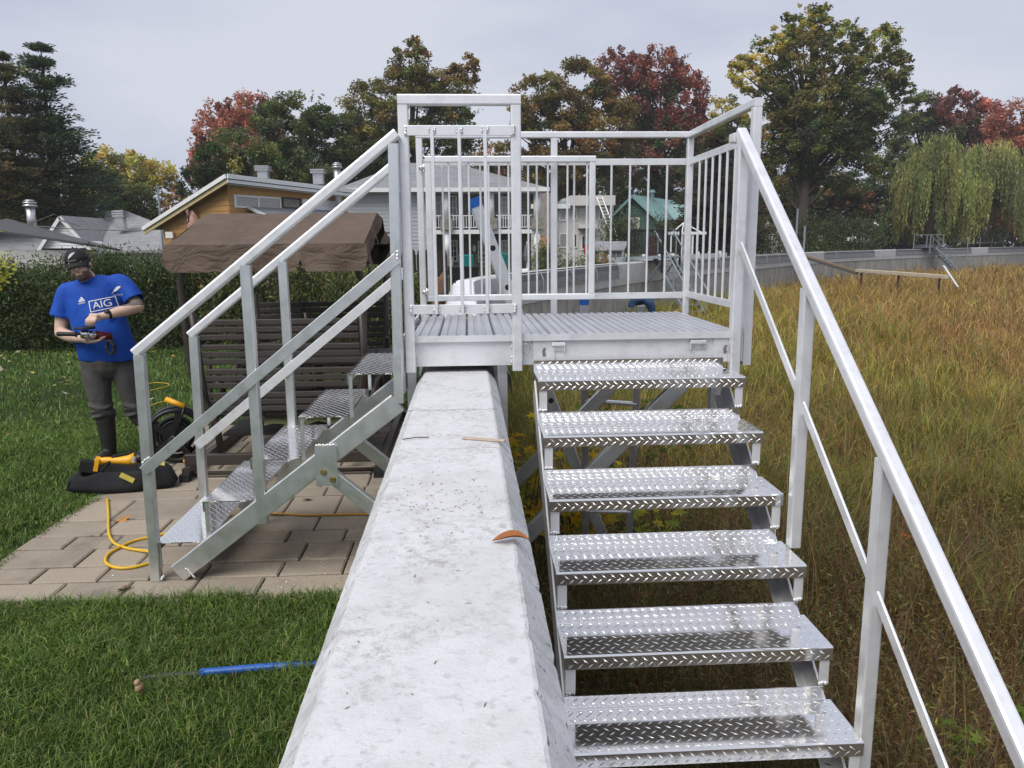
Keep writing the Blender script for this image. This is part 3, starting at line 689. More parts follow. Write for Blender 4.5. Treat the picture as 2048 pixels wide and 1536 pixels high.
G_ORG = [(.180,.080,.056),(.150,.062,.044),(.205,.100,.064)]
G_PUR = [(.085,.034,.032),(.064,.030,.028),(.110,.044,.036)]
G_PINE = [(.024,.040,.021),(.032,.050,.024),(.019,.033,.018)]
G_PINEB = [(.070,.062,.026),(.054,.054,.025),(.082,.068,.028)]
G_CED = [(.017,.030,.010),(.023,.038,.012),(.012,.023,.0095),(.030,.046,.014)]
def tree(name, label, d, blobs, base_px, group=None, leaf_px=5.4, k=1.95, trunk_r=None, clump=.27, kind='tree', limbs=16, bark=None, depth_k=.85, upright=0.0, seed=None, elong=1.0):
    """blobs: (px, py, rx, ry, palette[, dd]) crown masses given as they stand in the photo at distance d"""
    rng = np.random.default_rng(seed if seed is not None else abs(hash(label)) % 9999 if False else int(d*100+blobs[0][0]))
    m = d/FPX; base = at(base_px, 520, d); base.z = 0
    T = thing(name, label, kind, base, group)
    allC = []; allK = []; cent = []
    for bl in blobs:
        px, py, rx, ry, pal = bl[:5]; dd = bl[5] if len(bl) > 5 else 0
        c = at(px, py, d+dd); RX, RZ = rx*m, ry*m; RY = RX*depth_k
        ncl = max(6, int(rx*ry/ (clump*rx*ry)**1.0 * 2.4)) if False else max(10, int(5.5/(clump**2)*.42))
        u = rng.normal(size=(ncl,3)); u /= np.linalg.norm(u, axis=1, keepdims=True)
        rad = rng.uniform(.30, 1.0, ncl)**.45
        cc = np.array([c.x, c.y, c.z]) + u*rad[:,None]*np.array([RX, RY, RZ])
        cc[:,2] = np.maximum(cc[:,2], .25)
        nl = int(k*rx*ry)
        ci = rng.integers(0, ncl, nl); cs = clump*(RX+RZ)/2*rng.uniform(.55, 1.25, ncl)
        off = rng.normal(size=(nl,3)); off /= np.maximum(1, np.linalg.norm(off, axis=1, keepdims=True)/1.9)
        P = cc[ci] + off*cs[ci][:,None]*np.array([.62,.62,.42+upright*.3])
        # fringe of loose sprays beyond the clumps breaks the outline
        ccol = pick_cols(pal, ncl, .22, rng); lc = ccol[ci]*np.exp(rng.normal(0, .20, (nl,1)))
        P[:,2] = np.maximum(P[:,2], .1)
                # loose twigs of leaves past the clumps break the outline
        nt_ = max(4, int((rx+ry)*.10)); u2 = rng.normal(size=(nt_,3)); u2[:,2] = np.abs(u2[:,2])*.9-.2; u2 /= np.linalg.norm(u2, axis=1, keepdims=True); m2 = 14
        tt = np.linspace(.9, 1.0, m2)[None,:,None]+rng.uniform(0,.16,(nt_,1,1))*np.linspace(0,1,m2)[None,:,None]
        tw = (np.array([c.x, c.y, c.z])+u2[:,None,:]*tt*np.array([RX,RY,RZ])+rng.normal(0,.35,(nt_,m2,3))*m*5).reshape(-1,3)
        tc_ = np.repeat(pick_cols(pal, nt_, .2, rng), m2, 0)
        P = np.concatenate([P, tw]); lc = np.concatenate([lc, tc_]); P[:,2] = np.maximum(P[:,2], .1)
        allC.append(P); allK.append(lc); cent.extend([Vector(q) for q in cc[rng.choice(ncl, min(ncl, max(3, limbs//len(blobs)+1)), replace=False)]])
    P = np.concatenate(allC); K = np.concatenate(allK); n = len(P); ls = leaf_px*m
    dirs = None
    if upright:
        a = rng.uniform(0, 2*np.pi, n); e = rng.normal(.5*upright, .5, n); dirs = np.stack([np.cos(a)*np.cos(e), np.sin(a)*np.cos(e), np.sin(e)], 1)
    me = leaf_mesh('crown', P, rng.uniform(.75, 1.45, n)*ls*elong, rng.uniform(.6, 1.0, n)*ls*.85, K, dirs, .8, LEAF, rng)
    put_mesh('crown', me, T)
    # trunk and limbs
    top = sum((q.z for q in cent), 0)/len(cent); tr = trunk_r or d*.0052
    mid = Vector((base.x + (sum(q.x for q in cent)/len(cent)-base.x)*.5, base.y, top*1.05))
    b = MB(); pts = [base, base.lerp(mid, .35)+Vector((tr*.4,0,0)), base.lerp(mid, .7)-Vector((tr*.3,0,0)), mid]
    b.tube(pts, [tr*1.25, tr, tr*.72, tr*.3], 8)
    for q in cent:
        t = min(.95, max(.28, (q.z/max(.1, top))*.55)); s = base.lerp(mid, t)
        h = s.lerp(q, .5) + Vector((0, 0, (q-s).length*.10)); b.tube([s, h, q], [tr*.42*(1.15-t*.6), tr*.24, tr*.06], 5)
    b.build('trunk', bark or BARK, T, True)
    return T
def pine(label, d, px, top_py, base_py, halfw, pal, group, seed, fill=1.0, name='pine_tree', droop=.12, k=1.0):
    rng = np.random.default_rng(seed); m = d/FPX
    base = at(px, 500, d); base.z = 0; top = at(px, top_py, d).z; low = at(px, base_py, d).z
    T = thing(name, label, 'tree', base, group); b = MB()
    b.tube([base, base+Vector((0,0,top*.5)), base+Vector((.1,0,top*.96))], [d*.006, d*.004, d*.0006], 8)
    PP = []; DD = []; KK = []
    nw = int((top-low)/(.62*fill)) + 1
    for w in range(nw):
        z = low + (top-low)*(w+rng.uniform(-.2,.2))/nw; f = 1-(z-low)/(top-low)
        R = halfw*m*(.16+.84*min(1, f*1.35)**.8)*(1 if f > .12 else .8)
        for q in range(int(5+3*f)):
            a = rng.uniform(0, 2*np.pi); r = R*rng.uniform(.55, 1.10); rise = r*(rng.uniform(.02,.30) - droop)
            s = Vector((base.x, base.y, z)); e = Vector((base.x+math.cos(a)*r, base.y+math.sin(a)*r, z+rise))
            mid = s.lerp(e, .55)+Vector((0,0,-r*.05)); b.tube([s, mid, e], [d*.0012, d*.0008, d*.0002], 4)
            nt = max(3, int(r/(.34)))
            for t in np.linspace(.28, 1.0, nt):
                c = np.array(s.lerp(mid, t/.55) if t < .55 else mid.lerp(e, (t-.55)/.45))
                cnt = int(54*k); sp = r*.17*(1.15-.5*t)+.20
                off = np.clip(rng.normal(size=(cnt,3)),-1.25,1.25)*np.array([sp, sp, sp*.40])
                PP.append(c+off); o2 = off + np.array([math.cos(a), math.sin(a), .35])*sp*.9; DD.append(o2/np.linalg.norm(o2, axis=1, keepdims=True))
                KK.append(np.repeat(pick_cols(pal, 1, .22, rng), cnt, 0)*np.exp(rng.normal(0,.2,(cnt,1))))
    P = np.concatenate(PP); D = np.concatenate(DD); K = np.concatenate(KK); n = len(P)
    put_mesh('crown', leaf_mesh('crown', P, rng.uniform(.8,1.4,n)*7.2*m, rng.uniform(.7,1.1,n)*3.0*m, K, D, .8, LEAF, rng), T)
    b.build('trunk', BARKP, T, True); return T
def willow(label, d, px, top_py, halfw, bot_py, seed):
    rng = np.random.default_rng(seed); m = d/FPX; base = at(px, 500, d); base.z = 0; top = at(px, top_py, d).z; bot = max(.8, at(px, bot_py, d).z)
    T = thing('willow_tree', label, 'tree', base, 'weeping willows by the wall'); b = MB(); R = halfw*m
    b.tube([base, base+Vector((.2,0,top*.4)), base+Vector((0,.2,top*.8))], [.55,.4,.2], 8)
    PP, DD, KK = [], [], []
    for i in range(85):                                    # hanging clumps of strands, each a curtain of its own
        a = rng.uniform(0, 2*np.pi); rr_ = R*math.sqrt(rng.uniform(.05, 1)); hz = top - (top-bot)*.80*(rr_/R)**2.2*rng.uniform(.45,1.08)
        c0 = np.array([base.x+math.cos(a)*rr_, base.y+math.sin(a)*rr_, hz]); b.tube([base+Vector((0,0,top*.45)), base.lerp(Vector(c0), .6)+Vector((0,0,top*.22)), c0], [.12,.07,.02], 5)
        cl = pick_cols([(.085,.100,.034),(.110,.122,.040),(.062,.080,.030),(.130,.135,.044)], 1, .16, rng)[0]
        for s in range(17):
            o = rng.normal(size=2)*R*.10; st = c0 + np.array([o[0], o[1], rng.normal()*.35]); ln = max(.6, min(st[2]-bot, (top-bot)*rng.uniform(.12, .48))); nn_ = max(6, int(ln/.16))
            t = np.linspace(0, 1, nn_); bow = np.array([math.cos(a), math.sin(a)])*R*.10*rng.uniform(.2,1.3)
            P = np.stack([st[0]+bow[0]*np.sqrt(t)+rng.normal(0,.05,nn_), st[1]+bow[1]*np.sqrt(t)+rng.normal(0,.05,nn_), st[2]-ln*t], 1)
            PP.append(P); D = np.stack([rng.normal(0,.35,nn_), rng.normal(0,.35,nn_), -np.ones(nn_)], 1); DD.append(D); KK.append(np.repeat(cl[None], nn_, 0)*np.exp(rng.normal(0,.18,(nn_,1))))
    P = np.concatenate(PP); n = len(P)
    put_mesh('crown', leaf_mesh('crown', P, rng.uniform(.8,1.4,n)*.34, rng.uniform(.7,1.1,n)*.11, np.concatenate(KK), np.concatenate(DD), .9, LEAF, rng), T)
    b.build('trunk', BARK, T, True); return T
def hedge(name, label, cat, boxes, n, pal, leaf, seed, group=None, stems=6, upright=.7, mat=None):
    """boxes: (x0,x1,y0,y1,z0,z1); leaf sprays over the volume, denser towards its faces"""
    rng = np.random.default_rng(seed); x0 = min(b_[0] for b_ in boxes); x1 = max(b_[1] for b_ in boxes)
    T = thing(name, label, cat, ((x0+x1)/2, (boxes[0][2]+boxes[0][3])/2, boxes[0][4]), group)
    PP, KK = [], []; tot = sum((q[1]-q[0])*(q[5]-q[4]) for q in boxes); b = MB()
    for (bx0,bx1,by0,by1,bz0,bz1) in boxes:
        nb = int(n*(bx1-bx0)*(bz1-bz0)/tot); ncl = max(6, nb//26)
        c = np.stack([rng.uniform(bx0,bx1,ncl), by0+(by1-by0)*rng.beta(.7,1.1,ncl), bz0+(bz1-bz0)*rng.beta(1.05,.85,ncl)], 1)
        c[:,2] += .07*(bz1-bz0)*np.sin(c[:,0]*2.7)*rng.uniform(0,1.2,ncl)*(c[:,2] > bz0+.7*(bz1-bz0))
        ck = pick_cols(pal, ncl, .25, rng); ci = rng.integers(0, ncl, nb)
        P = c[ci] + rng.normal(size=(nb,3))*np.array([leaf*1.5, leaf*1.2, leaf*1.9]); P[:,2] = np.maximum(P[:,2], bz0+.02)
        PP.append(P); KK.append(ck[ci]*np.exp(rng.normal(0,.2,(nb,1))))
        for s in range(max(1, int(stems*(bx1-bx0)/(x1-x0)))):
            xx = rng.uniform(bx0, bx1); ym = (by0+by1)/2; b.tube([(xx,ym,bz0-.05), (xx+.05,ym,(bz0+bz1)/2), (xx,ym,bz1*.92)], [leaf*.35, leaf*.25, leaf*.06], 5)
    P = np.concatenate(PP); nn = len(P); a = rng.uniform(0,2*np.pi,nn); e = rng.normal(upright,.6,nn)
    D = np.stack([np.cos(a)*np.cos(e), np.sin(a)*np.cos(e), np.sin(e)], 1)
    put_mesh('foliage', leaf_mesh('foliage', P, rng.uniform(.7,1.5,nn)*leaf, rng.uniform(.6,1.0,nn)*leaf*.40, np.concatenate(KK), D, .9, mat or LEAF, rng), T)
    b.build('stem', BARK, T, True); return T
# --- tree line
BG = 'trees standing behind the houses'
pine('tall dark pine with layered boughs, tallest at the edge of the picture', 46, 122, 78, 440, 92, G_PINE, BG, 1, .85, k=1.1)
pine('bronze-green pine in front of the dark pine, above the grey roof', 44, 48, 92, 440, 80, G_PINEB+G_PINE, BG, 2, .85, k=1.1)
pine('browning pine cut off by the picture edge beside the bronze pine', 42, -30, 200, 430, 70, G_PINEB, BG, 3, .9)
tree('yellow_tree', 'pale yellow birch rising behind the grey roofed house', 76, [(205,345,48,42,G_YEL),(262,345,52,44,G_YEL+G_OLIVE),(312,362,36,42,G_YEL),(180,380,40,30,G_YEL+G_OLIVE),(345,400,22,30,G_ORG+G_YEL)], 260, BG, upright=.5)
tree('cedar_tree', 'dark round cedar thicket directly above the grey roof', 54, [(130,400,60,46,G_DARK+G_OLIVE),(200,385,52,48,G_DARK+G_MID),(252,400,44,44,G_DARK),(20,380,60,60,G_PINEB+G_DARK)], 180, BG)
tree('cedar_tree', 'small dark cedar in the gap beside the ochre house', 50, [(286,420,34,42,G_DARK+G_MID)], 290, BG)
tree('maple_tree', 'coral red maple peeking out behind the dark green maple', 72, [(432,265,40,52,G_ORG+G_RED),(500,225,48,34,G_ORG+G_RED),(402,318,22,46,G_RED+G_ORG),(470,270,50,46,G_ORG),(388,352,16,24,G_RED)], 440, BG, upright=.9, clump=.2)
tree('maple_tree', 'broad dark green maple with a few bronze leaves behind the ochre house', 58, [(520,285,74,74,G_DARK+G_MID+[(.11,.05,.03)]),(598,268,72,76,G_DARK+G_MID),(655,285,52,72,G_DARK),(560,345,110,50,G_DARK)], 590, BG, clump=.2)
tree('cedar_tree', 'green cedar thicket just behind the ochre house roof', 46, [(440,335,52,42,G_CED+G_DARK),(515,335,56,44,G_CED+G_OLIVE),(592,345,56,44,G_CED+G_DARK),(392,372,34,32,G_CED),(640,365,40,34,G_DARK)], 520, BG, upright=.8)
tree('poplar_tree', 'tall olive and bronze poplar with ragged top behind the stone house', 62, [(748,235,62,70,G_OLIVE+G_MID),(822,150,46,62,G_BRZ+G_OLIVE),(812,222,72,80,G_MID+G_OLIVE),(905,190,46,62,G_OLIVE+G_BRZ),(940,140,18,34,G_BRZ),(905,262,56,66,G_MID+G_DARK),(728,290,50,50,G_YEL+G_OLIVE+G_OLIVE),(830,310,110,66,G_DARK+G_MID),(826,98,16,24,G_BRZ),(768,340,80,40,G_DARK)], 835, BG, clump=.21, leaf_px=5.0, limbs=30)
tree('oak_tree', 'large bronze oak with rounded crown behind the white house', 66, [(1072,215,52,60,G_BRZ+G_OLIVE),(1150,190,72,66,G_BRZ+G_OLIVE),(1205,255,62,76,G_BRZ),(1120,290,84,74,G_BRZ+G_DARK),(1046,285,34,44,G_BRZ),(1150,340,90,54,G_BRZ+G_DARK)], 1140, BG, clump=.22, limbs=24, seed=5)
tree('maple_tree', 'crimson maple with spiky top beside the bronze oak', 78, [(1240,145,52,42,G_RED+G_PUR),(1315,145,62,46,G_RED+G_PUR),(1370,205,46,62,G_RED),(1290,215,80,66,G_RED+G_PUR+G_DARK),(1330,285,76,60,G_DARK+G_RED),(1392,265,28,44,G_RED),(1300,330,90,50,G_DARK+G_PUR)], 1310, BG, upright=1.0, clump=.17, limbs=24)
tree('maple_tree', 'orange maple seen through the gap beside the stone house roof', 84, [(985,315,36,42,G_ORG+G_BRZ),(1000,360,40,40,G_ORG+G_DARK)], 990, BG)
tree('shade_tree', 'dark green shade tree low behind the white and green houses', 86, [(1050,400,80,60,G_DARK+G_BRZ),(1170,400,90,64,G_DARK),(1280,405,90,70,G_DARK),(1390,400,90,80,G_DARK+G_MID),(1480,390,70,90,G_DARK+G_MID)], 1250, BG, clump=.2)
tree('shade_tree', 'very dark tree behind the roof of the stone house', 84, [(930,380,90,60,G_DARK),(700,370,80,50,G_DARK),(820,380,90,60,G_DARK)], 840, BG, clump=.2)
pine('dark spruce with drooping boughs beside the green house', 57, 1425, 262, 490, 92, [(.022,.030,.018),(.032,.034,.018),(.045,.032,.018)], BG, 9, .7, 'spruce_tree', .30, 1.0)
tree('small_maple', 'yellow-green treetop between the crimson maple and the giant tree', 88, [(1448,225,34,32,G_YEL+G_MID),(1462,265,46,40,G_MID+G_YEL),(1440,300,50,50,G_DARK+G_MID)], 1455, BG)
tree('giant_tree', 'giant green and yellow tree towering over the far wall', 60, [
  (1500,148,40,34,G_YEL),(1478,128,18,16,G_YEL+G_ORG[:1]),(1545,105,42,44,G_MID+G_MID+G_YEL),(1608,50,42,40,G_MID+G_MID+G_YEL),(1640,38,26,26,G_MID+G_MID+G_YEL),(1600,120,60,56,G_MID+G_OLIVE),
  (1690,72,38,34,G_MID+G_MID+G_YEL),(1668,140,56,50,G_MID+G_OLIVE),(1758,92,44,40,G_MID+G_MID+G_YEL),(1785,140,36,40,G_MID+G_OLIVE),(1740,160,60,50,G_MID),(1600,205,80,60,G_MID+G_OLIVE),(1545,190,40,40,G_MID+G_OLIVE),
  (1700,225,80,58,G_MID+G_DARK),(1630,280,96,60,G_MID+G_DARK),(1545,285,42,54,G_MID+G_OLIVE),(1750,250,56,56,G_MID+G_DARK),(1680,330,90,52,G_DARK+G_MID),(1560,345,40,46,G_OLIVE+G_MID),(1805,185,24,26,G_MID)],
  1592, BG, clump=.21, leaf_px=5.3, k=1.65, trunk_r=.42, limbs=60, seed=77)
tree('shade_tree', 'dark woodland tree with russet sprigs under the giant tree', 74, [(1545,405,56,62,G_DARK+G_BRZ),(1610,425,56,50,G_DARK+[(.085,.042,.026)]),(1690,425,64,52,G_DARK+[(.085,.042,.026)]),(1665,380,60,40,G_DARK+G_BRZ),(1760,420,60,60,G_DARK),(1780,360,50,60,G_DARK+G_MID)], 1660, BG, clump=.2)
tree('shade_tree', 'grey-green tree between the giant tree and the willow', 86, [(1845,225,40,42,G_MID+G_DARK),(1830,280,46,56,G_DARK+G_MID),(1885,262,44,50,G_DARK),(1800,320,40,50,G_DARK+G_MID)], 1845, BG)
tree('maple_tree', 'maroon maple above the weeping willow', 84, [(1912,218,42,34,G_PUR),(1965,235,40,34,G_PUR+G_RED),(1935,275,60,44,G_PUR+G_DARK),(1990,300,40,50,G_RED+G_DARK)], 1935, BG, upright=.7)
tree('maple_tree', 'coral and red maple cut off by the picture edge', 76, [(2022,245,46,38,G_ORG+G_RED),(2040,320,50,60,G_ORG+G_RED+G_OLIVE),(2105,270,60,70,G_ORG+G_RED),(2040,410,50,60,G_OLIVE+G_ORG),(1990,300,26,30,G_ORG)], 2060, BG, upright=.6)
tree('shade_tree', 'dark backdrop tree behind the weeping willows', 92, [(1860,400,80,90,G_DARK),(1960,400,90,90,G_DARK),(2060,430,70,70,G_DARK+G_OLIVE)], 1950, BG, clump=.22)
willow('rounded weeping willow, the one closer to the giant tree', 70, 1852, 272, 68, 486, 21)
willow('wider weeping willow nearer the coral maple', 72, 1962, 284, 76, 484, 22)
# --- far-off wood closing the gaps between the trees
rng = np.random.default_rng(500); n = 42000; ang = rng.uniform(math.radians(-30), math.radians(42), n); rd_ = rng.uniform(118, 128, n); hmax = 10+2.2*np.sin(ang*23)+1.5*np.sin(ang*57+1)
P = np.stack([np.sin(ang)*rd_, np.cos(ang)*rd_, hmax*rng.beta(.75,.85,n)], 1); P = P[(ang > math.radians(-3)) | (P[:,2] < 4.5)]; n = len(P)
put_mesh('far_wood', leaf_mesh('far_wood', P, rng.uniform(.6,1.3,n), rng.uniform(.4,.9,n), pick_cols(G_DARK+G_DARK+G_MID+G_BRZ, n, .25, rng), None, .8, LEAF, rng), kind='stuff', label='far-off dark wood behind the houses')
# --- hedges and shrubs
a, b2 = at(1500, 500, 60), at(1722, 500, 60)
hedge('clipped_hedge', 'long clipped dark hedge above the far wall', 'hedge', [(a.x, b2.x+1.5, 59, 61.5, 0, 3.1)], 15000, G_DARK+[(.032,.05,.016)], .22, 31, None, 10)
E1 = [(-9.6,-7.9,13.6,15.0,0,1.36),(-8.0,-6.2,13.55,14.9,0,1.42),(-6.4,-4.6,13.7,15.0,0,1.47)]
hedge('cedar_hedge', 'tall dark green cedar hedge behind the person and the swing', 'hedge', E1, 70000, G_CED+G_CED+G_DARK+[(.05,.058,.02)], .070, 32, None, 12)
for lbl, x0, x1, z1, y0 in (('feathery cedar shrub at the swing canopy corner', -4.5, -3.7, 1.55, 13.5), ('bronze-tinged cedar shrub behind the bench back', -3.4, -2.5, 1.35, 13.4), ('bright cedar shrub next to the stair rail', -2.35, -1.45, 1.30, 13.3), ('loose cedar shrub against the picket fence', -1.05, -.55, 1.15, 12.5)):
    hedge('cedar_shrub', lbl, 'shrub', [(x0, x1, y0, y0+.7, 0, z1)], 5200, G_CED+G_MID+[(.10,.09,.03)], .075, int(abs(x0)*100), 'cedar shrubs along the fence', 3)
c = at(1238, 470, 50); hedge('round_shrub', 'dense round dark shrub beside the ladder and the green house', 'shrub', [(c.x-.85, c.x+.85, 49, 51, 0, 3.1)], 5000, G_DARK, .2, 41)
c = at(1325, 470, 50); hedge('column_cedar', 'narrow column cedar behind the black stair rail', 'shrub', [(c.x-.45, c.x+.45, 49.6, 50.4, 0, 3.0)], 2500, G_DARK, .17, 42)
c = at(1090, 530, 30); hedge('column_cedar', 'small column cedar beside the stone pier', 'shrub', [(c.x-.28, c.x+.28, 29.7, 30.3, 0, 1.55)], 1800, G_DARK+G_MID, .12, 43)
for lbl, px, w, h, d in (('loose shrub in front of the white house, by its corner window', 1133, .35, 1.15, 30), ('reddish shrub under the red parasol', 1180, .6, 1.1, 31), ('dark shrub beside the grey shed', 1202, .35, 1.0, 32), ('low green shrub at the patio of the stone house', 985, .4, .85, 28), ('small bush by the white shed wall', 1255, .4, .8, 36)):
    c = at(px, 530, d); hedge('garden_shrub', lbl, 'shrub', [(c.x-w, c.x+w, d-.4, d+.4, 0, h)], 1500, G_MID+G_DARK+([(.20,.05,.03)] if 'reddish' in lbl else []), .13, px, 'garden shrubs behind the wall', 3, .3)
# --- yellowing maple at the picture edge, close by
rng = np.random.default_rng(55); T = thing('young_maple', 'young yellow-green maple reaching in at the picture edge beside the hedge', 'tree', (-5.55, 8.6, 0)); b = MB()
b.tube([(-5.55,8.6,0),(-5.5,8.6,1.2),(-5.45,8.6,2.6)], [.06,.05,.02], 7); PP = []
for e in [(-5.22,8.5,1.98),(-5.02,8.4,1.62),(-5.20,8.5,1.33),(-5.25,8.7,1.60),(-5.3,8.6,2.2),(-5.08,8.55,1.50),(-5.6,8.2,1.9),(-5.9,8.7,1.7)]:
    s = Vector((-5.5,8.6,e[2]*.7)); b.tube([s, s.lerp(Vector(e),.6)+Vector((0,0,.06)), e], [.018,.010,.003], 5)
    PP.append(np.array(e)+rng.normal(size=(230,3))*np.array([.12,.12,.070]))
P = np.concatenate(PP); n = len(P); put_mesh('crown', leaf_mesh('crown', P, rng.uniform(.030,.058,n), rng.uniform(.028,.050,n), pick_cols([(.20,.20,.022),(.26,.23,.025),(.14,.165,.022),(.19,.21,.028)], n, .15, rng), None, .7, LEAF, rng), T); b.build('trunk', BARK, T, True)
# ------------------------------------------------------------------ grass blades
def blades(name, X, Y, Z, H, Wb, lean, col, mat, rng, **kw):
    """each blade: a bent tapering strip of one quad and one triangle"""
    n = len(X); a = rng.uniform(0, 2*np.pi, n); fx, fy = np.cos(a), np.sin(a)      # facing
    b = rng.uniform(0, 2*np.pi, n); lx, ly = np.cos(b)*lean, np.sin(b)*lean
    V = np.empty((n,5,3), np.float32); B = np.stack([X,Y,Z],1); S = np.stack([fx,fy,np.zeros(n)],1)*(Wb/2)[:,None]; Ld = np.stack([lx,ly,np.zeros(n)],1)*H[:,None]
    Mid = B + Ld*.32 + np.stack([np.zeros(n)]*2+[H*.58],1); Tip = B + Ld + np.stack([np.zeros(n)]*2+[H*np.clip(1-.35*lean,.35,1)],1)
    V[:,0] = B-S; V[:,1] = B+S; V[:,2] = Mid+S*.75; V[:,3] = Mid-S*.75; V[:,4] = Tip
    me = bpy.data.meshes.new(name); me.vertices.add(n*5); me.vertices.foreach_set('co', V.ravel())
    base = np.arange(n, dtype=np.int32)[:,None]*5; idx = np.concatenate([base+np.array([[0,1,2,3]],np.int32), base+np.array([[3,2,4]],np.int32)],1)
    me.loops.add(n*7); me.loops.foreach_set('vertex_index', idx.ravel())
    ls = (np.arange(n, dtype=np.int32)[:,None]*7 + np.array([[0,4]],np.int32)).ravel(); lt = np.tile(np.array([4,3],np.int32), n)
    me.polygons.add(n*2); me.polygons.foreach_set('loop_start', ls); me.polygons.foreach_set('loop_total', lt)
    at_ = me.attributes.new('Col', 'FLOAT_COLOR', 'FACE'); cc = np.ones((n,2,4), np.float32); cc[:,:,:3] = np.clip(col,0,1)[:,None,:]; at_.data.foreach_set('color', cc.ravel())
    me.materials.append(mat); me.update()
    o = bpy.data.objects.new(name, me); COL.objects.link(o); return tag(o, **kw)
def patch(x, y, f, s):        # smooth pseudo-noise in -1..1
    return (np.sin(x*f+s)+np.sin(y*f*1.13+s*2.1)+np.sin((x+y)*f*.71+s*.7)+np.sin((x-y)*f*1.41-s*1.3))/4
rng = np.random.default_rng(91)
# lawn: the plot before the patio, then the lawn beside and behind it
def lawn_pts(n, xr, yr):
    return rng.uniform(*xr, n), rng.uniform(*yr, n)
xs, ys = [], []
x, y = lawn_pts(92000, (-2.9, -.285), (1.75, PY0+.035)); k = (x > -.78*y-.25); xs.append(x[k]); ys.append(y[k])
x, y = lawn_pts(62000, (-4.6, PX0+.03), (3.6, 8.0)); k = (x > -.75*y-.2); xs.append(x[k]); ys.append(y[k])
x, y = lawn_pts(44000, (-9.0, -.4), (7.55, 14.2)); k = (x > -.70*y-.3) & (rng.random(len(x)) < 1.3-.05*y); xs.append(x[k]); ys.append(y[k])
x, y = lawn_pts(4000, (PX0-.03, PX0+.06), (3.7, 7.6)); xs.append(x); ys.append(y)
X = np.concatenate(xs); Y = np.concatenate(ys); n = len(X); d = np.hypot(X, Y)
p1 = patch(X, Y, 3.1, 1.0); p2 = patch(X, Y, 11.0, 3.0)
H = rng.uniform(.030, .085, n)*(1+.40*p1+.30*p2); H[(Y > PY0-.05) & (Y < PY0+.1)] *= 1.15
cl = pick_cols([(.040,.072,.013),(.030,.054,.011),(.054,.089,.017),(.076,.110,.027),(.020,.038,.009)], n, .16, rng)*(1+.20*p1+.15*p2)[:,None]
dry = rng.random(n) < .03; cl[dry] = pick_cols([(.10,.082,.036)], int(dry.sum()), .2, rng)
blades('lawn_grass', X, Y, np.zeros(n), H, .0019+.00080*d, rng.uniform(.25, 1.15, n), cl, GRASSM, rng, kind='stuff', label='short green lawn grass')
# lakebed growth: sampled so that near and far stand about equally dense in view
N = 300000
ang = rng.uniform(math.radians(-4), math.radians(40), N); dist = np.exp(rng.uniform(math.log(1.7), math.log(92), N))
X = np.sin(ang)*dist; Y = np.cos(ang)*dist
WLa = np.array(WL); WNa = np.array(WN)
def lake_side(X, Y):          # signed distance to the wall line, positive over the lake
    best = np.full(len(X), 1e9); sg = np.zeros(len(X))
    for i in range(0, len(WLa)):
        dx, dy = X-WLa[i,0], Y-WLa[i,1]; dd = dx*dx+dy*dy; m_ = dd < best; best[m_] = dd[m_]; sg[m_] = (dx*WNa[i,0]+dy*WNa[i,1])[m_]
    return sg
sg = lake_side(X, Y); k = (sg > .30) & ((dist > 8) | (patch(X, Y, 6.3, 2.2)+.6*patch(X, Y, 14.0, .3) > rng.uniform(-.95, .25, N))); X, Y, dist, ang, sg = X[k], Y[k], dist[k], ang[k], sg[k]; n = len(X)
p1 = patch(X, Y, .55, 2.0); p2 = patch(X, Y, .17, 5.0); p3 = patch(X, Y, 2.3, .4)
near = dist < 9
BRN = [(.056,.034,.016),(.072,.044,.019),(.040,.024,.013),(.090,.060,.025)]; GRN = [(.046,.054,.012),(.060,.066,.014),(.034,.044,.012)]
YLW = [(.090,.074,.016),(.104,.083,.018),(.076,.066,.016)]; RST = [(.086,.052,.021),(.072,.042,.018),(.098,.064,.026)]
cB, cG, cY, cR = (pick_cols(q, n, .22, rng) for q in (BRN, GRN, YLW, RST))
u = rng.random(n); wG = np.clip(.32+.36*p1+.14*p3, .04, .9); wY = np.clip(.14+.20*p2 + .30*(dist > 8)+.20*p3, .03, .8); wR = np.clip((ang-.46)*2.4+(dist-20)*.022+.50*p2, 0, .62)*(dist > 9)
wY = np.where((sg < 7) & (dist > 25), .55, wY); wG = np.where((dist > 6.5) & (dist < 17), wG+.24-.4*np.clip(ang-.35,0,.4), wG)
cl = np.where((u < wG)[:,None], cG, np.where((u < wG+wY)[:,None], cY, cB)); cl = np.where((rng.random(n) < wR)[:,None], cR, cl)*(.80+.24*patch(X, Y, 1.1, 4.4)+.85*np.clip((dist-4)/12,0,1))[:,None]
H = rng.uniform(.26, .80, n)*(1+.40*p3+.25*p1)*np.where(near, 1.0, .95)*np.where((sg < 9) & (dist > 22), 1.5, 1.0)*(1+.35*patch(X, Y, 5.7, 1.7)*near); ztop = np.where(rng.random(n) < .1, 1.2, 1.0)
blades('lakebed_grass', X, Y, np.full(n, ZBED), H*ztop, .0030+.00080*dist, rng.uniform(.15, .95, n), cl, GRASSM, rng, kind='stuff', label='tall autumn grass and weeds on the lakebed')
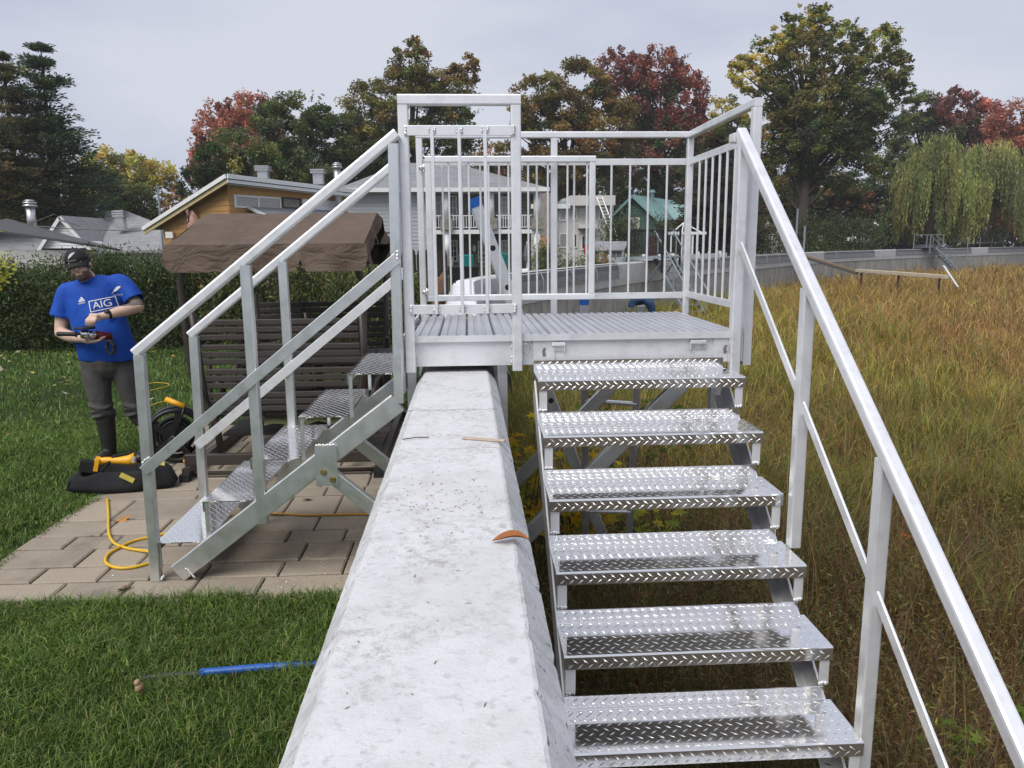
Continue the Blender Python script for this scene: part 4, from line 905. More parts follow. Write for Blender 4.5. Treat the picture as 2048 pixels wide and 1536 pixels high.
# leafy stalks among the grass close by
N = 5600; ang = rng.uniform(math.radians(-2), math.radians(38), N); dist = np.exp(rng.uniform(math.log(2.0), math.log(16), N)); X = np.sin(ang)*dist; Y = np.cos(ang)*dist
k = lake_side(X, Y) > .30; X, Y, dist = X[k], Y[k], dist[k]; n = len(X); PP, DD, KK, LL = [], [], [], []
for i in range(n):
    h = rng.uniform(.40, 1.10); lx, ly = rng.normal(0,.13,2); m_ = 20; t = np.linspace(.15, 1, m_); ph = rng.uniform(0,6); a = ph + t*26
    st = np.stack([X[i]+lx*t, Y[i]+ly*t, ZBED+h*t], 1); dr = np.stack([np.cos(a), np.sin(a), np.full(m_, .35)], 1); ln = rng.uniform(.035,.085)*(1.15-.5*t)
    PP.append(st+dr*ln[:,None]*.5); DD.append(dr); LL.append(ln); c = pick_cols([(.054,.034,.020),(.070,.052,.019),(.044,.048,.017),(.088,.068,.020),(.050,.030,.019),(.050,.052,.018)], 1, .2, rng); KK.append(np.repeat(c, m_, 0)*np.exp(rng.normal(0,.2,(m_,1))))
P = np.concatenate(PP); L = np.concatenate(LL)
put_mesh('lakebed_weeds', leaf_mesh('lakebed_weeds', P, L, L*.10+.002, np.concatenate(KK), np.concatenate(DD), .3, GRASSM, rng), kind='stuff', label='leafy weed stalks standing in the lakebed grass')
# tall bare stems, russet and straw coloured
N = 9000; ang = rng.uniform(math.radians(-2), math.radians(39), N); dist = np.exp(rng.uniform(math.log(2.2), math.log(30), N)); X = np.sin(ang)*dist; Y = np.cos(ang)*dist
k = (lake_side(X, Y) > .35) & (patch(X, Y, 1.9, 3.3) > rng.uniform(-.9,.5,N)); X, Y, dist = X[k], Y[k], dist[k]; n = len(X)
blades('lakebed_stems', X, Y, np.full(n, ZBED), rng.uniform(.55, 1.15, n), .0035+.0005*dist, rng.uniform(.02, .30, n), pick_cols([(.070,.034,.020),(.095,.052,.026),(.120,.090,.044),(.050,.030,.020)], n, .2, rng), GRASSM, rng, kind='stuff', label='tall bare weed stems on the lakebed')
# maple saplings and leafy bushes at the foot of the wall
MAPY = [(.50,.32,.02),(.42,.30,.03),(.28,.28,.03),(.55,.26,.03)]
def lobed(mb_, c, d, nrm, s):   # five pointed leaf
    d = d.normalized(); e = nrm.cross(d).normalized(); nrm = d.cross(e)
    pts = [(-.5,0),(-.12,.10),(-.22,.42),(.06,.24),(.30,.34),(.18,.12),(.58,0),(.18,-.12),(.30,-.34),(.06,-.24),(-.22,-.42),(-.12,-.10)]
    vs = [c + d*(u_*s) + e*(v_*s) + nrm*(-abs(v_)*s*.18) for u_, v_ in pts]; mb_.add(vs, [(0,1,11),(1,2,3),(1,3,9,11),(9,10,11),(3,4,5),(3,5,7,9),(7,8,9),(5,6,7)])
def leaf_tone(nm, c):
    t = NT(nm); n_ = t.noise(t.coord(), 9, 3); k = t.ramp(n_, [(.3, tuple(v*.7 for v in c)), (.7, tuple(min(1, v*1.25) for v in c))])
    m = t.n('ShaderNodeMixShader', {0: .5, 1: t.n('ShaderNodeBsdfDiffuse', {0: k}).outputs[0], 2: t.n('ShaderNodeBsdfTranslucent', {0: k}).outputs[0]}); t.t.links.new(m.outputs[0], t.out.inputs[0]); return t.mat
def sapling(label, x, y, z0, h, n_, pal, s, sp, seed):
    r_ = random.Random(seed); T = thing('maple_sapling', label, 'sapling', (x,y,z0), 'saplings at the foot of the wall'); st = MB(); cols = [MB() for _ in pal]
    for q in range(max(3, n_//9)):
        a = r_.uniform(0, 6.28); tip = Vector((x+math.cos(a)*sp*r_.uniform(.2,1), y+math.sin(a)*sp*r_.uniform(.2,1), z0+h*r_.uniform(.45,1))); b0 = Vector((x+r_.uniform(-.08,.08), y+r_.uniform(-.08,.08), z0))
        mid = b0.lerp(tip,.5)+Vector((0,0,h*.1)); st.tube([b0, mid, tip], [.010,.006,.002], 5)
        for w in range(9):
            t = r_.uniform(.35,1.02); c = (b0.lerp(mid,t*2) if t < .5 else mid.lerp(tip,(t-.5)*2)) + Vector((r_.gauss(0,.06),r_.gauss(0,.06),r_.gauss(0,.04)))
            lobed(cols[r_.randrange(len(pal))], c, Vector((r_.gauss(0,1),r_.gauss(0,1)-.5,r_.gauss(-.35,.4))), Vector((r_.gauss(0,.4),r_.gauss(-.4,.4),1)), s*r_.uniform(.7,1.25))
    st.build('stem', BARK, T, True)
    fm = MB(); 
    mats = []
    for i_, p_ in enumerate(pal):
        nm = 'leaf_%d_%d' % (seed, i_); mats.append(leaf_tone(nm, p_)); fm.mi = i_; fm.add(cols[i_].v, cols[i_].f)
    fm.build('foliage', mats, T)
YG_ = [(.74,.54,.04),(.62,.50,.06),(.76,.48,.04),(.34,.36,.06)]; GG_ = [(.26,.34,.06),(.36,.40,.07),(.60,.50,.06)]
sapling('yellow maple sapling squeezed between wall and lake stair', .36, 5.75, ZBED, 1.75, 190, YG_, .125, .40, 61)
sapling('yellowing maple sapling under the landing', .85, 6.1, ZBED, 1.45, 150, YG_, .125, .50, 62)
sapling('green maple sapling behind the knee braces', 1.45, 6.1, ZBED, 1.35, 140, GG_, .12, .50, 63)
sapling('leafy green bush behind the denim rag', 1.75, 8.3, ZBED, 1.9, 150, [(.05,.085,.02),(.07,.11,.025),(.10,.13,.03)], .13, .75, 64)
sapling('orange-leaved sapling low behind the stair treads', 1.1, 5.2, ZBED, .8, 40, [(.45,.16,.03),(.40,.25,.03)], .10, .40, 65)
sapling('bright green seedling beside the lowest handrail post', float(gz(1950,1475,-.62).x), float(gz(1950,1475,-.62).y), ZBED, .80, 110, [(.16,.24,.04),(.24,.32,.06),(.12,.18,.03)], .080, .22, 66)
sapling('small orange seedling in the grass beyond the handrail', float(gz(1810,1085,-.7).x), float(gz(1810,1085,-.7).y), ZBED, .75, 27, [(.50,.17,.05),(.45,.13,.04)], .08, .14, 67)
# ------------------------------------------------------------------ houses and far structures
def clip_z(poly, z0, z1):
    """clip a (u,z) polygon to z0 <= z <= z1"""
    def half(P, keep, z):
        out = []
        for i in range(len(P)):
            a, b = P[i], P[(i+1) % len(P)]; ka, kb = keep(a[1]), keep(b[1])
            if ka: out.append(a)
            if ka != kb: t = (z-a[1])/(b[1]-a[1]); out.append((a[0]+(b[0]-a[0])*t, z))
        return out
    P = half(poly, lambda v: v >= z0, z0)
    return half(P, lambda v: v <= z1, z1) if len(P) > 2 else []
def siding(parent, A, B, poly, h, mat, out, name='siding_board', proud=.035):
    """overlapping boards on the wall running from A to B; poly in (u along AB in metres, z)"""
    A = Vector((A[0],A[1],0)); B = Vector((B[0],B[1],0)); u = (B-A).normalized(); out = Vector((out[0],out[1],0)).normalized()
    z = min(p[1] for p in poly); zt = max(p[1] for p in poly)
    while z < zt-.02:
        q = clip_z(poly, z+.004, min(z+h, zt))
        if len(q) > 2:
            b = MB(); zz = [v for _, v in q]; lo = min(zz)
            f = [A+u*a+Vector((0,0,v))+out*(proud*(1.0-.7*(v-lo)/h)) for a, v in q]; k = [A+u*a+Vector((0,0,v))-out*.01 for a, v in q]; n_ = len(f)
            b.add(f+k, [tuple(range(n_)), tuple(range(2*n_-1, n_-1, -1))]+[(i,n_+i,n_+(i+1)%n_,(i+1)%n_) for i in range(n_)])
            b.build(name, mat, parent)
        z += h
def win(parent, p0, p1, d, nx=1, ny=1, frame=None, pane=None, fw=.07, yo=0.0, name='window'):
    """window whose corners are seen at p0 (upper) and p1 (lower), standing on a wall facing the viewer at distance d"""
    a, c = at(*p0, d), at(*p1, d); x0, x1, z1, z0 = a.x, c.x, a.z, c.z; y = d-.03+yo; b = MB(); e = .045
    b.box((x0,y-e,z0),(x0+fw,y,z1)); b.box((x1-fw,y-e,z0),(x1,y,z1)); b.box((x0+fw,y-e,z1-fw),(x1-fw,y,z1)); b.box((x0+fw,y-e,z0),(x1-fw,y,z0+fw))
    for i in range(1, nx): xx = x0+(x1-x0)*i/nx; b.box((xx-.02,y-e*.8,z0+fw),(xx+.02,y,z1-fw))
    for j in range(1, ny): zz = z0+(z1-z0)*j/ny; b.box((x0+fw,y-e*.7,zz-.016),(x1-fw,y-.002,zz+.016))
    w = b.build(name, frame or WHITEP, parent); b = MB(); b.box((x0+fw*.5,y-.015,z0+fw*.5),(x1-fw*.5,y-.004,z1-fw*.5)); b.build('pane', pane or DKGLASS, w); return w
def slab(parent, name, pts, th, mat):
    b = MB(); b.prism(pts, (0,0,-th)); return b.build(name, mat, parent)
def flue(parent, px, py0, py1, d, wpx, cap=True):
    a, c = at(px, py0, d), at(px, py1, d); r = wpx*d/FPX/2; b = MB()
    b.cyl((c.x,d,c.z),(c.x,d,a.z-r*1.2), r*.75, n=12); b.cyl((c.x,d,a.z-r*1.2),(c.x,d,a.z-r*.9), r*1.15, n=12); b.cyl((c.x,d,a.z-r*.7),(c.x,d,a.z-r*.45), r*1.1, n=12); b.cyl((c.x,d,a.z-r*.3),(c.x,d,a.z), r*1.05, r*.5, n=12); b.cyl((c.x,d,a.z-r*.9),(c.x,d,a.z-r*.3), r*.6, n=8)
    return b.build('flue', GALVL, parent, True)
def vent(parent, px, py0, py1, d, wpx):
    a, c = at(px, py0, d), at(px, py1, d); r = wpx*d/FPX/2; b = MB(); h = a.z-c.z
    b.box((c.x-r*.7,d-r*.7,c.z-.3),(c.x+r*.7,d+r*.7,c.z+h*.45))
    for k in range(3): b.box((c.x-r,d-r,c.z+h*(.47+.18*k)),(c.x+r,d+r,c.z+h*(.58+.18*k)))
    b.box((c.x-r*.6,d-r*.6,c.z+h*.4),(c.x+r*.6,d+r*.6,c.z+h*.97)); return b.build('roof_vent', GALVL, parent)
# --- ochre house with the single-pitch roof
A, B, Cc = at(455,365,32), at(325,437,35), at(690,392,38); zA, zB, zC = A.z, B.z-.05, A.z-.12
H1 = thing('ochre_house', 'ochre board-sided house with a white-edged sloping roof behind the swing canopy', 'house', (A.x, A.y, 0))
b = MB(); bx, cx2 = Vector((B.x,B.y,0)), Vector((Cc.x,Cc.y,0)); ax = Vector((A.x,A.y,0)); dx = bx+cx2-ax
b.add([ax, cx2, dx, bx, ax+Vector((0,0,zA-.02)), cx2+Vector((0,0,zC-.02)), dx+Vector((0,0,zB-.02)), bx+Vector((0,0,zB-.02))], [(3,2,1,0),(0,1,5,4),(1,2,6,5),(2,3,7,6),(3,0,4,7),(4,5,6,7)]); b.build('wall_core', OCHREW, H1)
LL_ = (bx-ax).length; outL = Vector((-(bx-ax).y, (bx-ax).x, 0)); outL = outL if outL.y < 0 else -outL
siding(H1, ax, bx, [(0,0),(LL_,0),(LL_,zB-.02),(0,zA-.02)], .21, OCHREW, outL)
LR = (cx2-ax).length; outR = Vector(((cx2-ax).y, -(cx2-ax).x, 0)); outR = outR if outR.y < 0 else -outR
siding(H1, ax, cx2, [(0,0),(LR,0),(LR,zC-.02),(0,zA-.02)], .21, OCHREW, outR)
# roof slab with fascias
def ext(p, u, k): return p + u*k
uL, uR = (bx-ax).normalized(), (cx2-ax).normalized(); up = lambda z: Vector((0,0,z))
ra = ax-uL*.55-uR*.45+up(zA+.28); rb = bx+uL*.85-uR*.45+up(zB-.28); rc = cx2-uL*.55+uR*.7+up(zC+.22); rd = rb+(rc-ra)
slab(H1, 'roof', [ra, rc, rd, rb], .10, FLASHD)
def fascia(p, q, h, th, mat, z, nm='fascia'):
    b = MB(); b.beam(p+up(z), q+up(z), th, h, (0,0,1) if False else (q-p).cross(Vector((0,0,1))), .005); return b.build(nm, mat, H1)
fascia(ra-outL.normalized()*(-.05), rb+outL.normalized()*.05, .16, .06, WHITEP, -.10); fascia(ra+outL.normalized()*.02+uR*.05, rb+outL.normalized()*.02+uR*.05, .15, .06, CREAMP, -.27)
fascia(ra+outR.normalized()*.05, rc+outR.normalized()*.05, .17, .06, WHITEP, -.10); fascia(ra+outR.normalized()*.01, rc+outR.normalized()*.01, .13, .05, WHITEP, -.28)
slab(H1, 'soffit', [ra-up(.36)-uL*(-.1), rc-up(.36)-uL*(-.1), cx2+up(zC-.02)+uR*.7, ax+up(zA-.02)], .03, WHITEP)
nR = outR.normalized()
def wallwin(px0, px1, py0, py1, mat, fr=WHITEP, n_=2):      # band windows on the high wall
    def hit(px):                                           # foot of the sight line on the wall plane
        d_ = ray(px, 400); t = (ax.to_2d()-EYE.to_2d()).dot(nR.to_2d())/Vector((d_.x,d_.y)).dot(nR.to_2d()); return EYE+d_*t
    p, q = hit(px0), hit(px1); z1_ = at(px0, py0, p.y).z; z0_ = at(px0, py1, p.y).z; b = MB(); P0 = Vector((p.x,p.y,0)); Q0 = Vector((q.x,q.y,0)); o = nR*.05; L_ = (Q0-P0).length
    def bx_(u0,u1,v0,v1,th):
        b.prism([P0+uR*u0+up(v0)+nR*.02, P0+uR*u1+up(v0)+nR*.02, P0+uR*u1+up(v1)+nR*.02, P0+uR*u0+up(v1)+nR*.02], nR*th)
    bx_(0,L_,z0_,z0_+.07,.05); bx_(0,L_,z1_-.07,z1_,.05)
    for i in range(n_+1): u_ = min(max(L_*i/n_-.04,0),L_-.08); bx_(u_,u_+.08,z0_+.07,z1_-.07,.048)
    w = b.build('window', fr, H1); b = MB(); b.prism([P0+up(z0_+.03)+nR*.022, Q0+up(z0_+.03)+nR*.022, Q0+up(z1_-.03)+nR*.022, P0+up(z1_-.03)+nR*.022], nR*.012); b.build('pane', mat, w)
wallwin(467, 560, 389, 415, CURTAIN); wallwin(603, 690, 398, 418, WHITEV, WHITEP, 1)
wallwin(562, 600, 394, 417, STONEP, simple('dark_trim', (.05,.045,.04), .8), 1)
# lower shingled lean-to in front of the high wall
p = ax+nR*.05+uR*.9; q = cx2+nR*.05; z_ = at(470, 412, 32.5).z
slab(H1, 'lower_roof', [p+up(z_), q+up(z_), q+nR*2.6+up(z_-1.0), p+nR*2.6+up(z_-1.0)], .10, SHINGL)
b = MB(); b.beam(p+up(z_-.02)-uR*.03, p+nR*2.6+up(z_-1.02)-uR*.03, .04, .12, uR, .004); b.build('lower_fascia', WHITEP, H1)
flue(H1, 678, 325, 425, 37.0, 17); vent(H1, 527, 331, 352, 35.5, 26); vent(H1, 637, 338, 356, 39, 26)
c = at(345, 470, 34.6); b = MB(); b.box((c.x-.15,c.y-.4,c.z-.13),(c.x+.15,c.y-.2,c.z+.13)); b.build('wall_light', WHITEP, H1)
# limp pink flag on a short pole
P = at(372, 420, 33.2); T = thing('flag', 'crumpled pink and white flag hanging from the ochre gable', 'flag', P); b = MB()
b.cyl(P, P+Vector((.45,.9,-.25)), .02, n=6); b.build('pole', WHITEP, T); b = MB(); rng = random.Random(8); g = []
for j in range(9):
    for i in range(6):
        t = j/8; g.append(P+Vector((.10+.12*math.sin(i*1.4+t*3)+(.10*(i-2.5))*(.5+.9*t)+.12*t, -.05+.12*math.sin(i*2.1+j), -.02-.85*t-.10*math.sin(i*1.9))))
b.add(g, [(j*6+i,j*6+i+1,(j+1)*6+i+1,(j+1)*6+i) for j in range(8) for i in range(5)]); b.build('cloth', simple('pink_flag_cloth', (.62,.36,.30), .9, 0, .45, 5), T, True)
# --- grey roofed bungalow
H2 = thing('grey_bungalow', 'low bungalow with pale grey shingled roof and white gable behind the hedge', 'house', at(150, 520, 46)*1.0)
e0, e1 = at(-140, 506, 41), at(345, 500, 41); r0, r1 = at(-140, 402, 47), at(258, 424, 47); rr1 = at(330, 452, 44)
slab(H2, 'roof', [e0, e1, rr1, r1, r0], .12, SHINGL)
b = MB(); b.box((e0.x, 41.6, 0), (e1.x-.3, 47.5, e0.z-.12)); b.build('wall', WHITEV, H2)
slab(H2, 'roof', [r0, r1, Vector((r1.x+1.5,52,e0.z)), Vector((r0.x,52,e0.z))], .12, SHINGL)
g0, g1, ga = at(80, 497, 40.2), at(182, 497, 40.2), at(122, 433, 40.2)
siding(H2, (g0.x, 40.3), (g1.x, 40.3), [(0,g0.z),(g1.x-g0.x,g0.z),(ga.x-g0.x,ga.z)], .14, WHITEV, (0,-1)); b = MB(); b.prism([(g0.x,40.31,g0.z),(g1.x,40.31,g0.z),(ga.x,40.31,ga.z)], (0,3.4,0)); b.build('gable', WHITEV, H2)
for s, e in ((ga, g0), (ga, g1)):
    sv, ev = Vector((s.x,40.1,s.z+.05)), Vector((e.x,40.1,e.z)) + (Vector((e.x,0,e.z))-Vector((s.x,0,s.z))).normalized()*.35
    slab(H2, 'gable_roof', [sv, ev, ev+Vector((0,4.6,0)), sv+Vector((0,4.6,0))], .12, SHINGL); b = MB(); b.beam(sv-up(.10)-Vector((0,.05,0)), ev-up(.10)-Vector((0,.05,0)), .05, .16, (0,1,0), .004); b.build('rake_board', WHITEP, H2)
flue(H2, 66, 399, 465, 40.5, 22); vent(H2, 242, 420, 446, 43.5, 22)
# low dark roof in front of it
T = thing('low_shed_roof', 'low shed with dark sloping roof just above the hedge', 'shed', at(70, 520, 33)*1.0); f0, f1 = at(-60, 452, 30), at(172, 486, 30)
slab(T, 'roof', [f0, f1, f1+Vector((.2,2.4,-.25)), f0+Vector((0,2.4,.35))], .07, FLASHD); b = MB(); b.box((f0.x+.2,30.5,0),(f1.x-.6,32,f1.z-.25)); b.build('wall', STUCCO, T)
# --- stone house with two-storey balcony
D = 45.0; H3 = thing('stone_house', 'two-storey stone house with white balcony railings and grey hip roof', 'house', (at(960,549,D).x, D, 0)); X = lambda px, d=D: at(px, 450, d).x; Zp = lambda py, px=960, d=D: at(px, py, d).z
xl, xm, xr = X(690), X(848), X(1062); ze = Zp(384); b = MB(); b.box((xm, D, 0), (xr, D+8, ze)); b.build('stone_wall', STONEW, H3)
siding(H3, (xl, D-2.2), (xm+.3, D-2.2), [(0,0),(xm+.3-xl,0),(xm+.3-xl,ze),(0,ze)], .20, GREYV, (0,-1), proud=.03); b = MB(); b.box((xl, D-2.19, 0), (xm+.3, D+8, ze-.02)); b.build('side_wing', GREYV, H3)
# hip roof
ef0, ef1 = Vector((X(676,D-2.8), D-2.8, ze+.02)), Vector((X(1098,D-2.8), D-2.8, ze+.02)); eb0, eb1 = Vector((ef0.x, D+9, ze)), Vector((ef1.x, D+9, ze)); q0, q1 = at(808, 326, D+3), at(905, 326, D+3)
b = MB(); b.add([ef0, ef1, eb1, eb0, q0, q1], [(0,1,5,4),(1,2,5),(2,3,4,5),(3,0,4),(3,2,1,0)]); b.build('roof', SHING, H3)
b = MB(); b.box((ef0.x-.03, D-2.87, ze-.16), (ef1.x+.03, D-2.8, ze+.05)); b.build('gutter', WHITEP, H3); b = MB(); b.box((ef0.x, D-2.79, ze-.10), (ef1.x, D+.0, ze-.03)); b.build('soffit', WHITEP, H3)
zs = Zp(463); b = MB(); b.box((X(852,D-2.4), D-2.4, zs-.16), (X(1086,D-2.4), D-.01, zs+.06)); b.build('balcony', WHITEP, H3)
DB = D-2.3
for px in (893, 982, 1074):
    c = at(px, 440, DB); b = MB(); b.cyl((c.x,DB,Zp(438,px,DB)), (c.x,DB,ze-.17), .19, n=14); b.build('column', WHITEP, H3, True)
    b = MB(); b.box((c.x-.33,DB-.33,zs+.06), (c.x+.33,DB+.33,Zp(437,px,DB))); b.build('pier', STONEP, H3)
    b = MB(); b.cyl((c.x,DB,Zp(515,px,DB)), (c.x,DB,zs-.17), .17, n=14); b.build('column', WHITEP, H3, True); b = MB(); b.box((c.x-.30,DB-.30,0), (c.x+.30,DB+.30,Zp(515,px,DB))); b.build('pier', STONEP, H3)
zr0, zr1 = zs+.16, Zp(430,960,DB)
bm = MB(); bm.box((-.018,-.018,zr0), (.018,.018,zr1-.03)); rme = bm.mesh('baluster', WHITEP)
for pa, pb in ((856,883),(903,972),(992,1064)):
    xa, xb = X(pa,DB), X(pb,DB); b = MB(); b.box((xa,DB-.03,zr1-.05),(xb,DB+.03,zr1)); rl = b.build('railing', WHITEP, H3); b = MB(); b.box((xa,DB-.025,zr0),(xb,DB+.025,zr0+.04)); b.build('bottom_rail', WHITEP, rl)
    k_ = int((xb-xa)/.13)
    for i in range(1, k_): link('baluster', rme, rl, (xa+(xb-xa)*i/k_, DB, 0))
for p0, p1, n1, n2, pm in (((896,391),(915,440),2,4,DKGLASS),((956,393),(976,438),1,1,DKGLASS),((1002,393),(1020,438),2,4,CURTAIN),((870,391),(884,436),1,3,CURTAIN),((898,480),(916,524),2,4,DKGLASS),((955,482),(974,526),2,4,DKGLASS),((1002,480),(1020,524),2,4,CURTAIN)): win(H3, p0, p1, D, n1, n2, WHITEP, pm, .09)
for px in (948, 994):
    c = at(px, 495, D-.1); b = MB(); b.lathe((c.x,D-.2,c.z-.25), (0,0,1), [(0,.03),(.06,.10),(.3,.12),(.42,.02)], 8); b.build('wall_lantern', WHITEP, H3)
# things on its patio
def folded_chair(px, py, d, label, mat):
    c = at(px, py, d); T = thing('patio_chair', label, 'chair', (c.x, d, 0)); b = MB()
    b.obox((c.x,d,c.z), (.55,.05,.7), Matrix.Rotation(math.radians(24),3,'X')); b.build('backrest', mat, T); b = MB(); b.obox((c.x,d-.35,c.z-.38), (.55,.6,.05), Matrix.Rotation(math.radians(-6),3,'X')); b.build('seat', mat, T)
    for sx in (-.24,.24):
        for sy in (-.6,.05): b = MB(); b.cyl((c.x+sx,d+sy,0),(c.x+sx,d+sy+.05,c.z-.38), .018, n=6); b.build('leg', WHITEP, T)
folded_chair(932, 527, 30, 'tilted teal plastic chair near the garden bins', TEAL); folded_chair(1002, 523, 31, 'teal plastic chair half hidden by the ladder top', TEAL)
for i, (px, lb) in enumerate(((913,'dark wheeled bin beside the cedar boards'),(941,'black wheeled bin in front of the teal chair'))):
    c = at(px, 540, 27); T = thing('wheeled_bin', lb, 'bin', (c.x, 27, 0)); b = MB(); b.add([(c.x-.22,26.8,0),(c.x+.22,26.8,0),(c.x+.22,27.2,0),(c.x-.22,27.2,0),(c.x-.28,26.72,.95),(c.x+.28,26.72,.95),(c.x+.28,27.28,.95),(c.x-.28,27.28,.95)], [(3,2,1,0),(0,1,5,4),(1,2,6,5),(2,3,7,6),(3,0,4,7),(4,5,6,7)]); b.build('bin_body', BLACKP, T); b = MB(); b.box((c.x-.3,26.68,.952),(c.x+.3,27.3,1.02)); b.build('lid', BLACKP, T)
def parasol(px, pt, pb, d, mat, label):
    a, c = at(px, pt, d), at(px, pb, d); T = thing('closed_parasol', label, 'parasol', (c.x,d,0)); h = a.z-c.z; b = MB(); b.lathe((c.x,d,c.z), (0,0,1), [(0,.14),(h*.3,.19),(h*.8,.12),(h,.03)], 10); b.build('canopy', mat, T); b = MB(); b.cyl((c.x,d,0),(c.x,d,a.z+.1), .025, n=8); b.build('pole', WHITEP, T)
parasol(1054, 487, 522, 40, GREYC, 'closed grey parasol under the balcony corner'); parasol(1173, 486, 508, 44, REDU, 'closed red parasol in front of the white house')
c = at(1042, 537, 28); T = thing('lawn_chair', 'white tubular lawn chair at the end of the stone patio', 'chair', (c.x,28,0)); b = MB()
for s in (-.25,.25): b.tube([(c.x+s,28.2,0),(c.x+s+.1,27.8,.45),(c.x+s,28.3,.9)], .018, 6)
b.build('frame', WHITEP, T); b = MB(); b.obox((c.x+.03,28.0,.42), (.5,.45,.03), Matrix.Identity(3)); b.obox((c.x,28.2,.68), (.5,.03,.4), Matrix.Rotation(-.3,3,'X')); b.build('seat', WHITEV, T)
# --- pale two-storey house with flat roof
D = 60.0; H4 = thing('pale_house', 'pale two-storey stucco house with flat roof fascia beyond the wall', 'house', (at(1150,534,D).x, D, 0))
b = MB(); b.box((X(1108,D), D, 0), (X(1212,D), D+8, Zp(410,1150,D))); b.build('wall', STUCCO, H4)
b = MB(); b.box((X(1212,D)+.01, D+1.5, 0), (X(1234,D), D+8, Zp(410,1150,D))); b.build('wall', STUCCO, H4)
b = MB(); b.box((X(1141,D-1), D-1, Zp(411,1150,D-1)), (X(1230,D-1), D+8.5, Zp(391,1150,D-1))); b.build('roof_fascia', STUCCO, H4)
b = MB(); b.box((X(1048,D-.6), D-.6, Zp(418,1080,D)), (X(1141,D-.6)-.02, D+8, Zp(409,1080,D))); b.build('roof_fascia', WHITEP, H4); b = MB(); b.box((X(1060,D), D+.6, 0), (X(1108,D)-.01, D+8, Zp(419,1080,D))); b.build('wall', STUCCO, H4)
b = MB(); b.box((X(1082,D-1.2), D-1.2, 0), (X(1103,D-1.2), D-.02, Zp(388,1090,D))); b.build('chimney', mk_shingle('pale_brick', (.40,.34,.31), (.47,.41,.38), .25, .08), H4)
slab(H4, 'porch_roof', [at(1076,500,D-3), at(1118,500,D-3), at(1096,474,D-1.3), at(1076,470,D-1.3)], .1, TERRA)
for p0, p1, n1, n2, pm in (((1118,416),(1133,442),1,1,CURTAIN),((1144,416),(1154,440),2,2,DKGLASS),((1160,417),(1169,427),3,3,DKGLASS),((1118,466),(1135,496),1,1,CURTAIN),((1145,466),(1155,496),1,1,DKGLASS),((1162,470),(1178,500),2,1,DKGLASS),((1198,414),(1206,441),1,1,DKGLASS),((1198,466),(1207,494),2,1,DKGLASS)): win(H4, p0, p1, D, n1, n2, WHITEP, pm, .10)
b = MB(); b.box((X(1158,D-.8), D-.8, Zp(457,1170,D)), (X(1194,D-.8), D-.01, Zp(449,1170,D))); b.build('canopy', STUCCO, H4)
c = at(1131, 400, D+2); b = MB(); b.lathe((c.x, D+2, Zp(408,1130,D)), (0,0,1), [(0,.5),(.3,.5),(.5,.3),(.55,.02)], 12); b.build('roof_vent', GALV, H4)
T = thing('white_ladder', 'white extension ladder leaning on the pale house', 'ladder', at(1231, 486, 57)*1.0); p0, p1 = at(1193,394,59), at(1229,490,57); sdv = Vector((.42,0,0)); b = MB(); b.beam(p0,p1,.09,.05); b.build('stile', WHITEV, T); b = MB(); b.beam(p0+sdv,p1+sdv,.09,.05); b.build('stile', WHITEV, T)
for i in range(15): t = (i+.5)/15; q = p0.lerp(p1,t); b = MB(); b.cyl(q,q+sdv,.028,n=6); b.build('rung', WHITEV, T)
# --- green A-frame
D = 66.0; ap = at(1270,390,D); H5 = thing('green_chalet', 'green board chalet with pale green sheet metal roof', 'house', (ap.x, D, 0)); gd, rd = Vector((.85,-.53,0)), Vector((.53,.85,0)); wh = 3.9; sl_ = (at(1270,390,D).z-at(1270,478,D).z)/4.0
A0 = Vector((ap.x,ap.y,0)); PL_, PR_ = A0-gd*wh, A0+gd*wh; ze_ = max(.3, ap.z-sl_*wh)
siding(H5, PL_, PR_, [(0,0),(2*wh,0),(2*wh,ze_-.1),(wh,ap.z-.2),(0,ze_-.1)], .27, GREENB, (-rd.x,-rd.y), proud=.035)
b = MB(); b.prism([PL_+rd*.02, PR_+rd*.02, PR_+rd*.02+up(ze_-.12), A0+rd*.02+up(ap.z-.22), PL_+rd*.02+up(ze_-.12)], rd*10); b.build('wall', GREENB, H5)
for sg_ in (-1, 1):
    A_ = A0-rd*.6+up(ap.z); E_ = A0-rd*.6+gd*sg_*(wh+.55)+up(ap.z-sl_*(wh+.55)); b = MB(); b.prism([A_, E_, E_+rd*11.2, A_+rd*11.2], (0,0,-.14)); rf = b.build('roof', GREENR, H5)
    for i_ in range(1, 19): o = rd*(11.2*i_/19); b = MB(); b.beam(A_+o+up(.02), E_+o+up(.02), .045, .05, rd, .004); b.build('roof_seam', GREENR, rf)
    b = MB(); b.beam(A_-up(.10)-rd*.03, E_-up(.10)-rd*.03, .05, .22, rd, .004); b.build('rake_board', GREENR, H5)
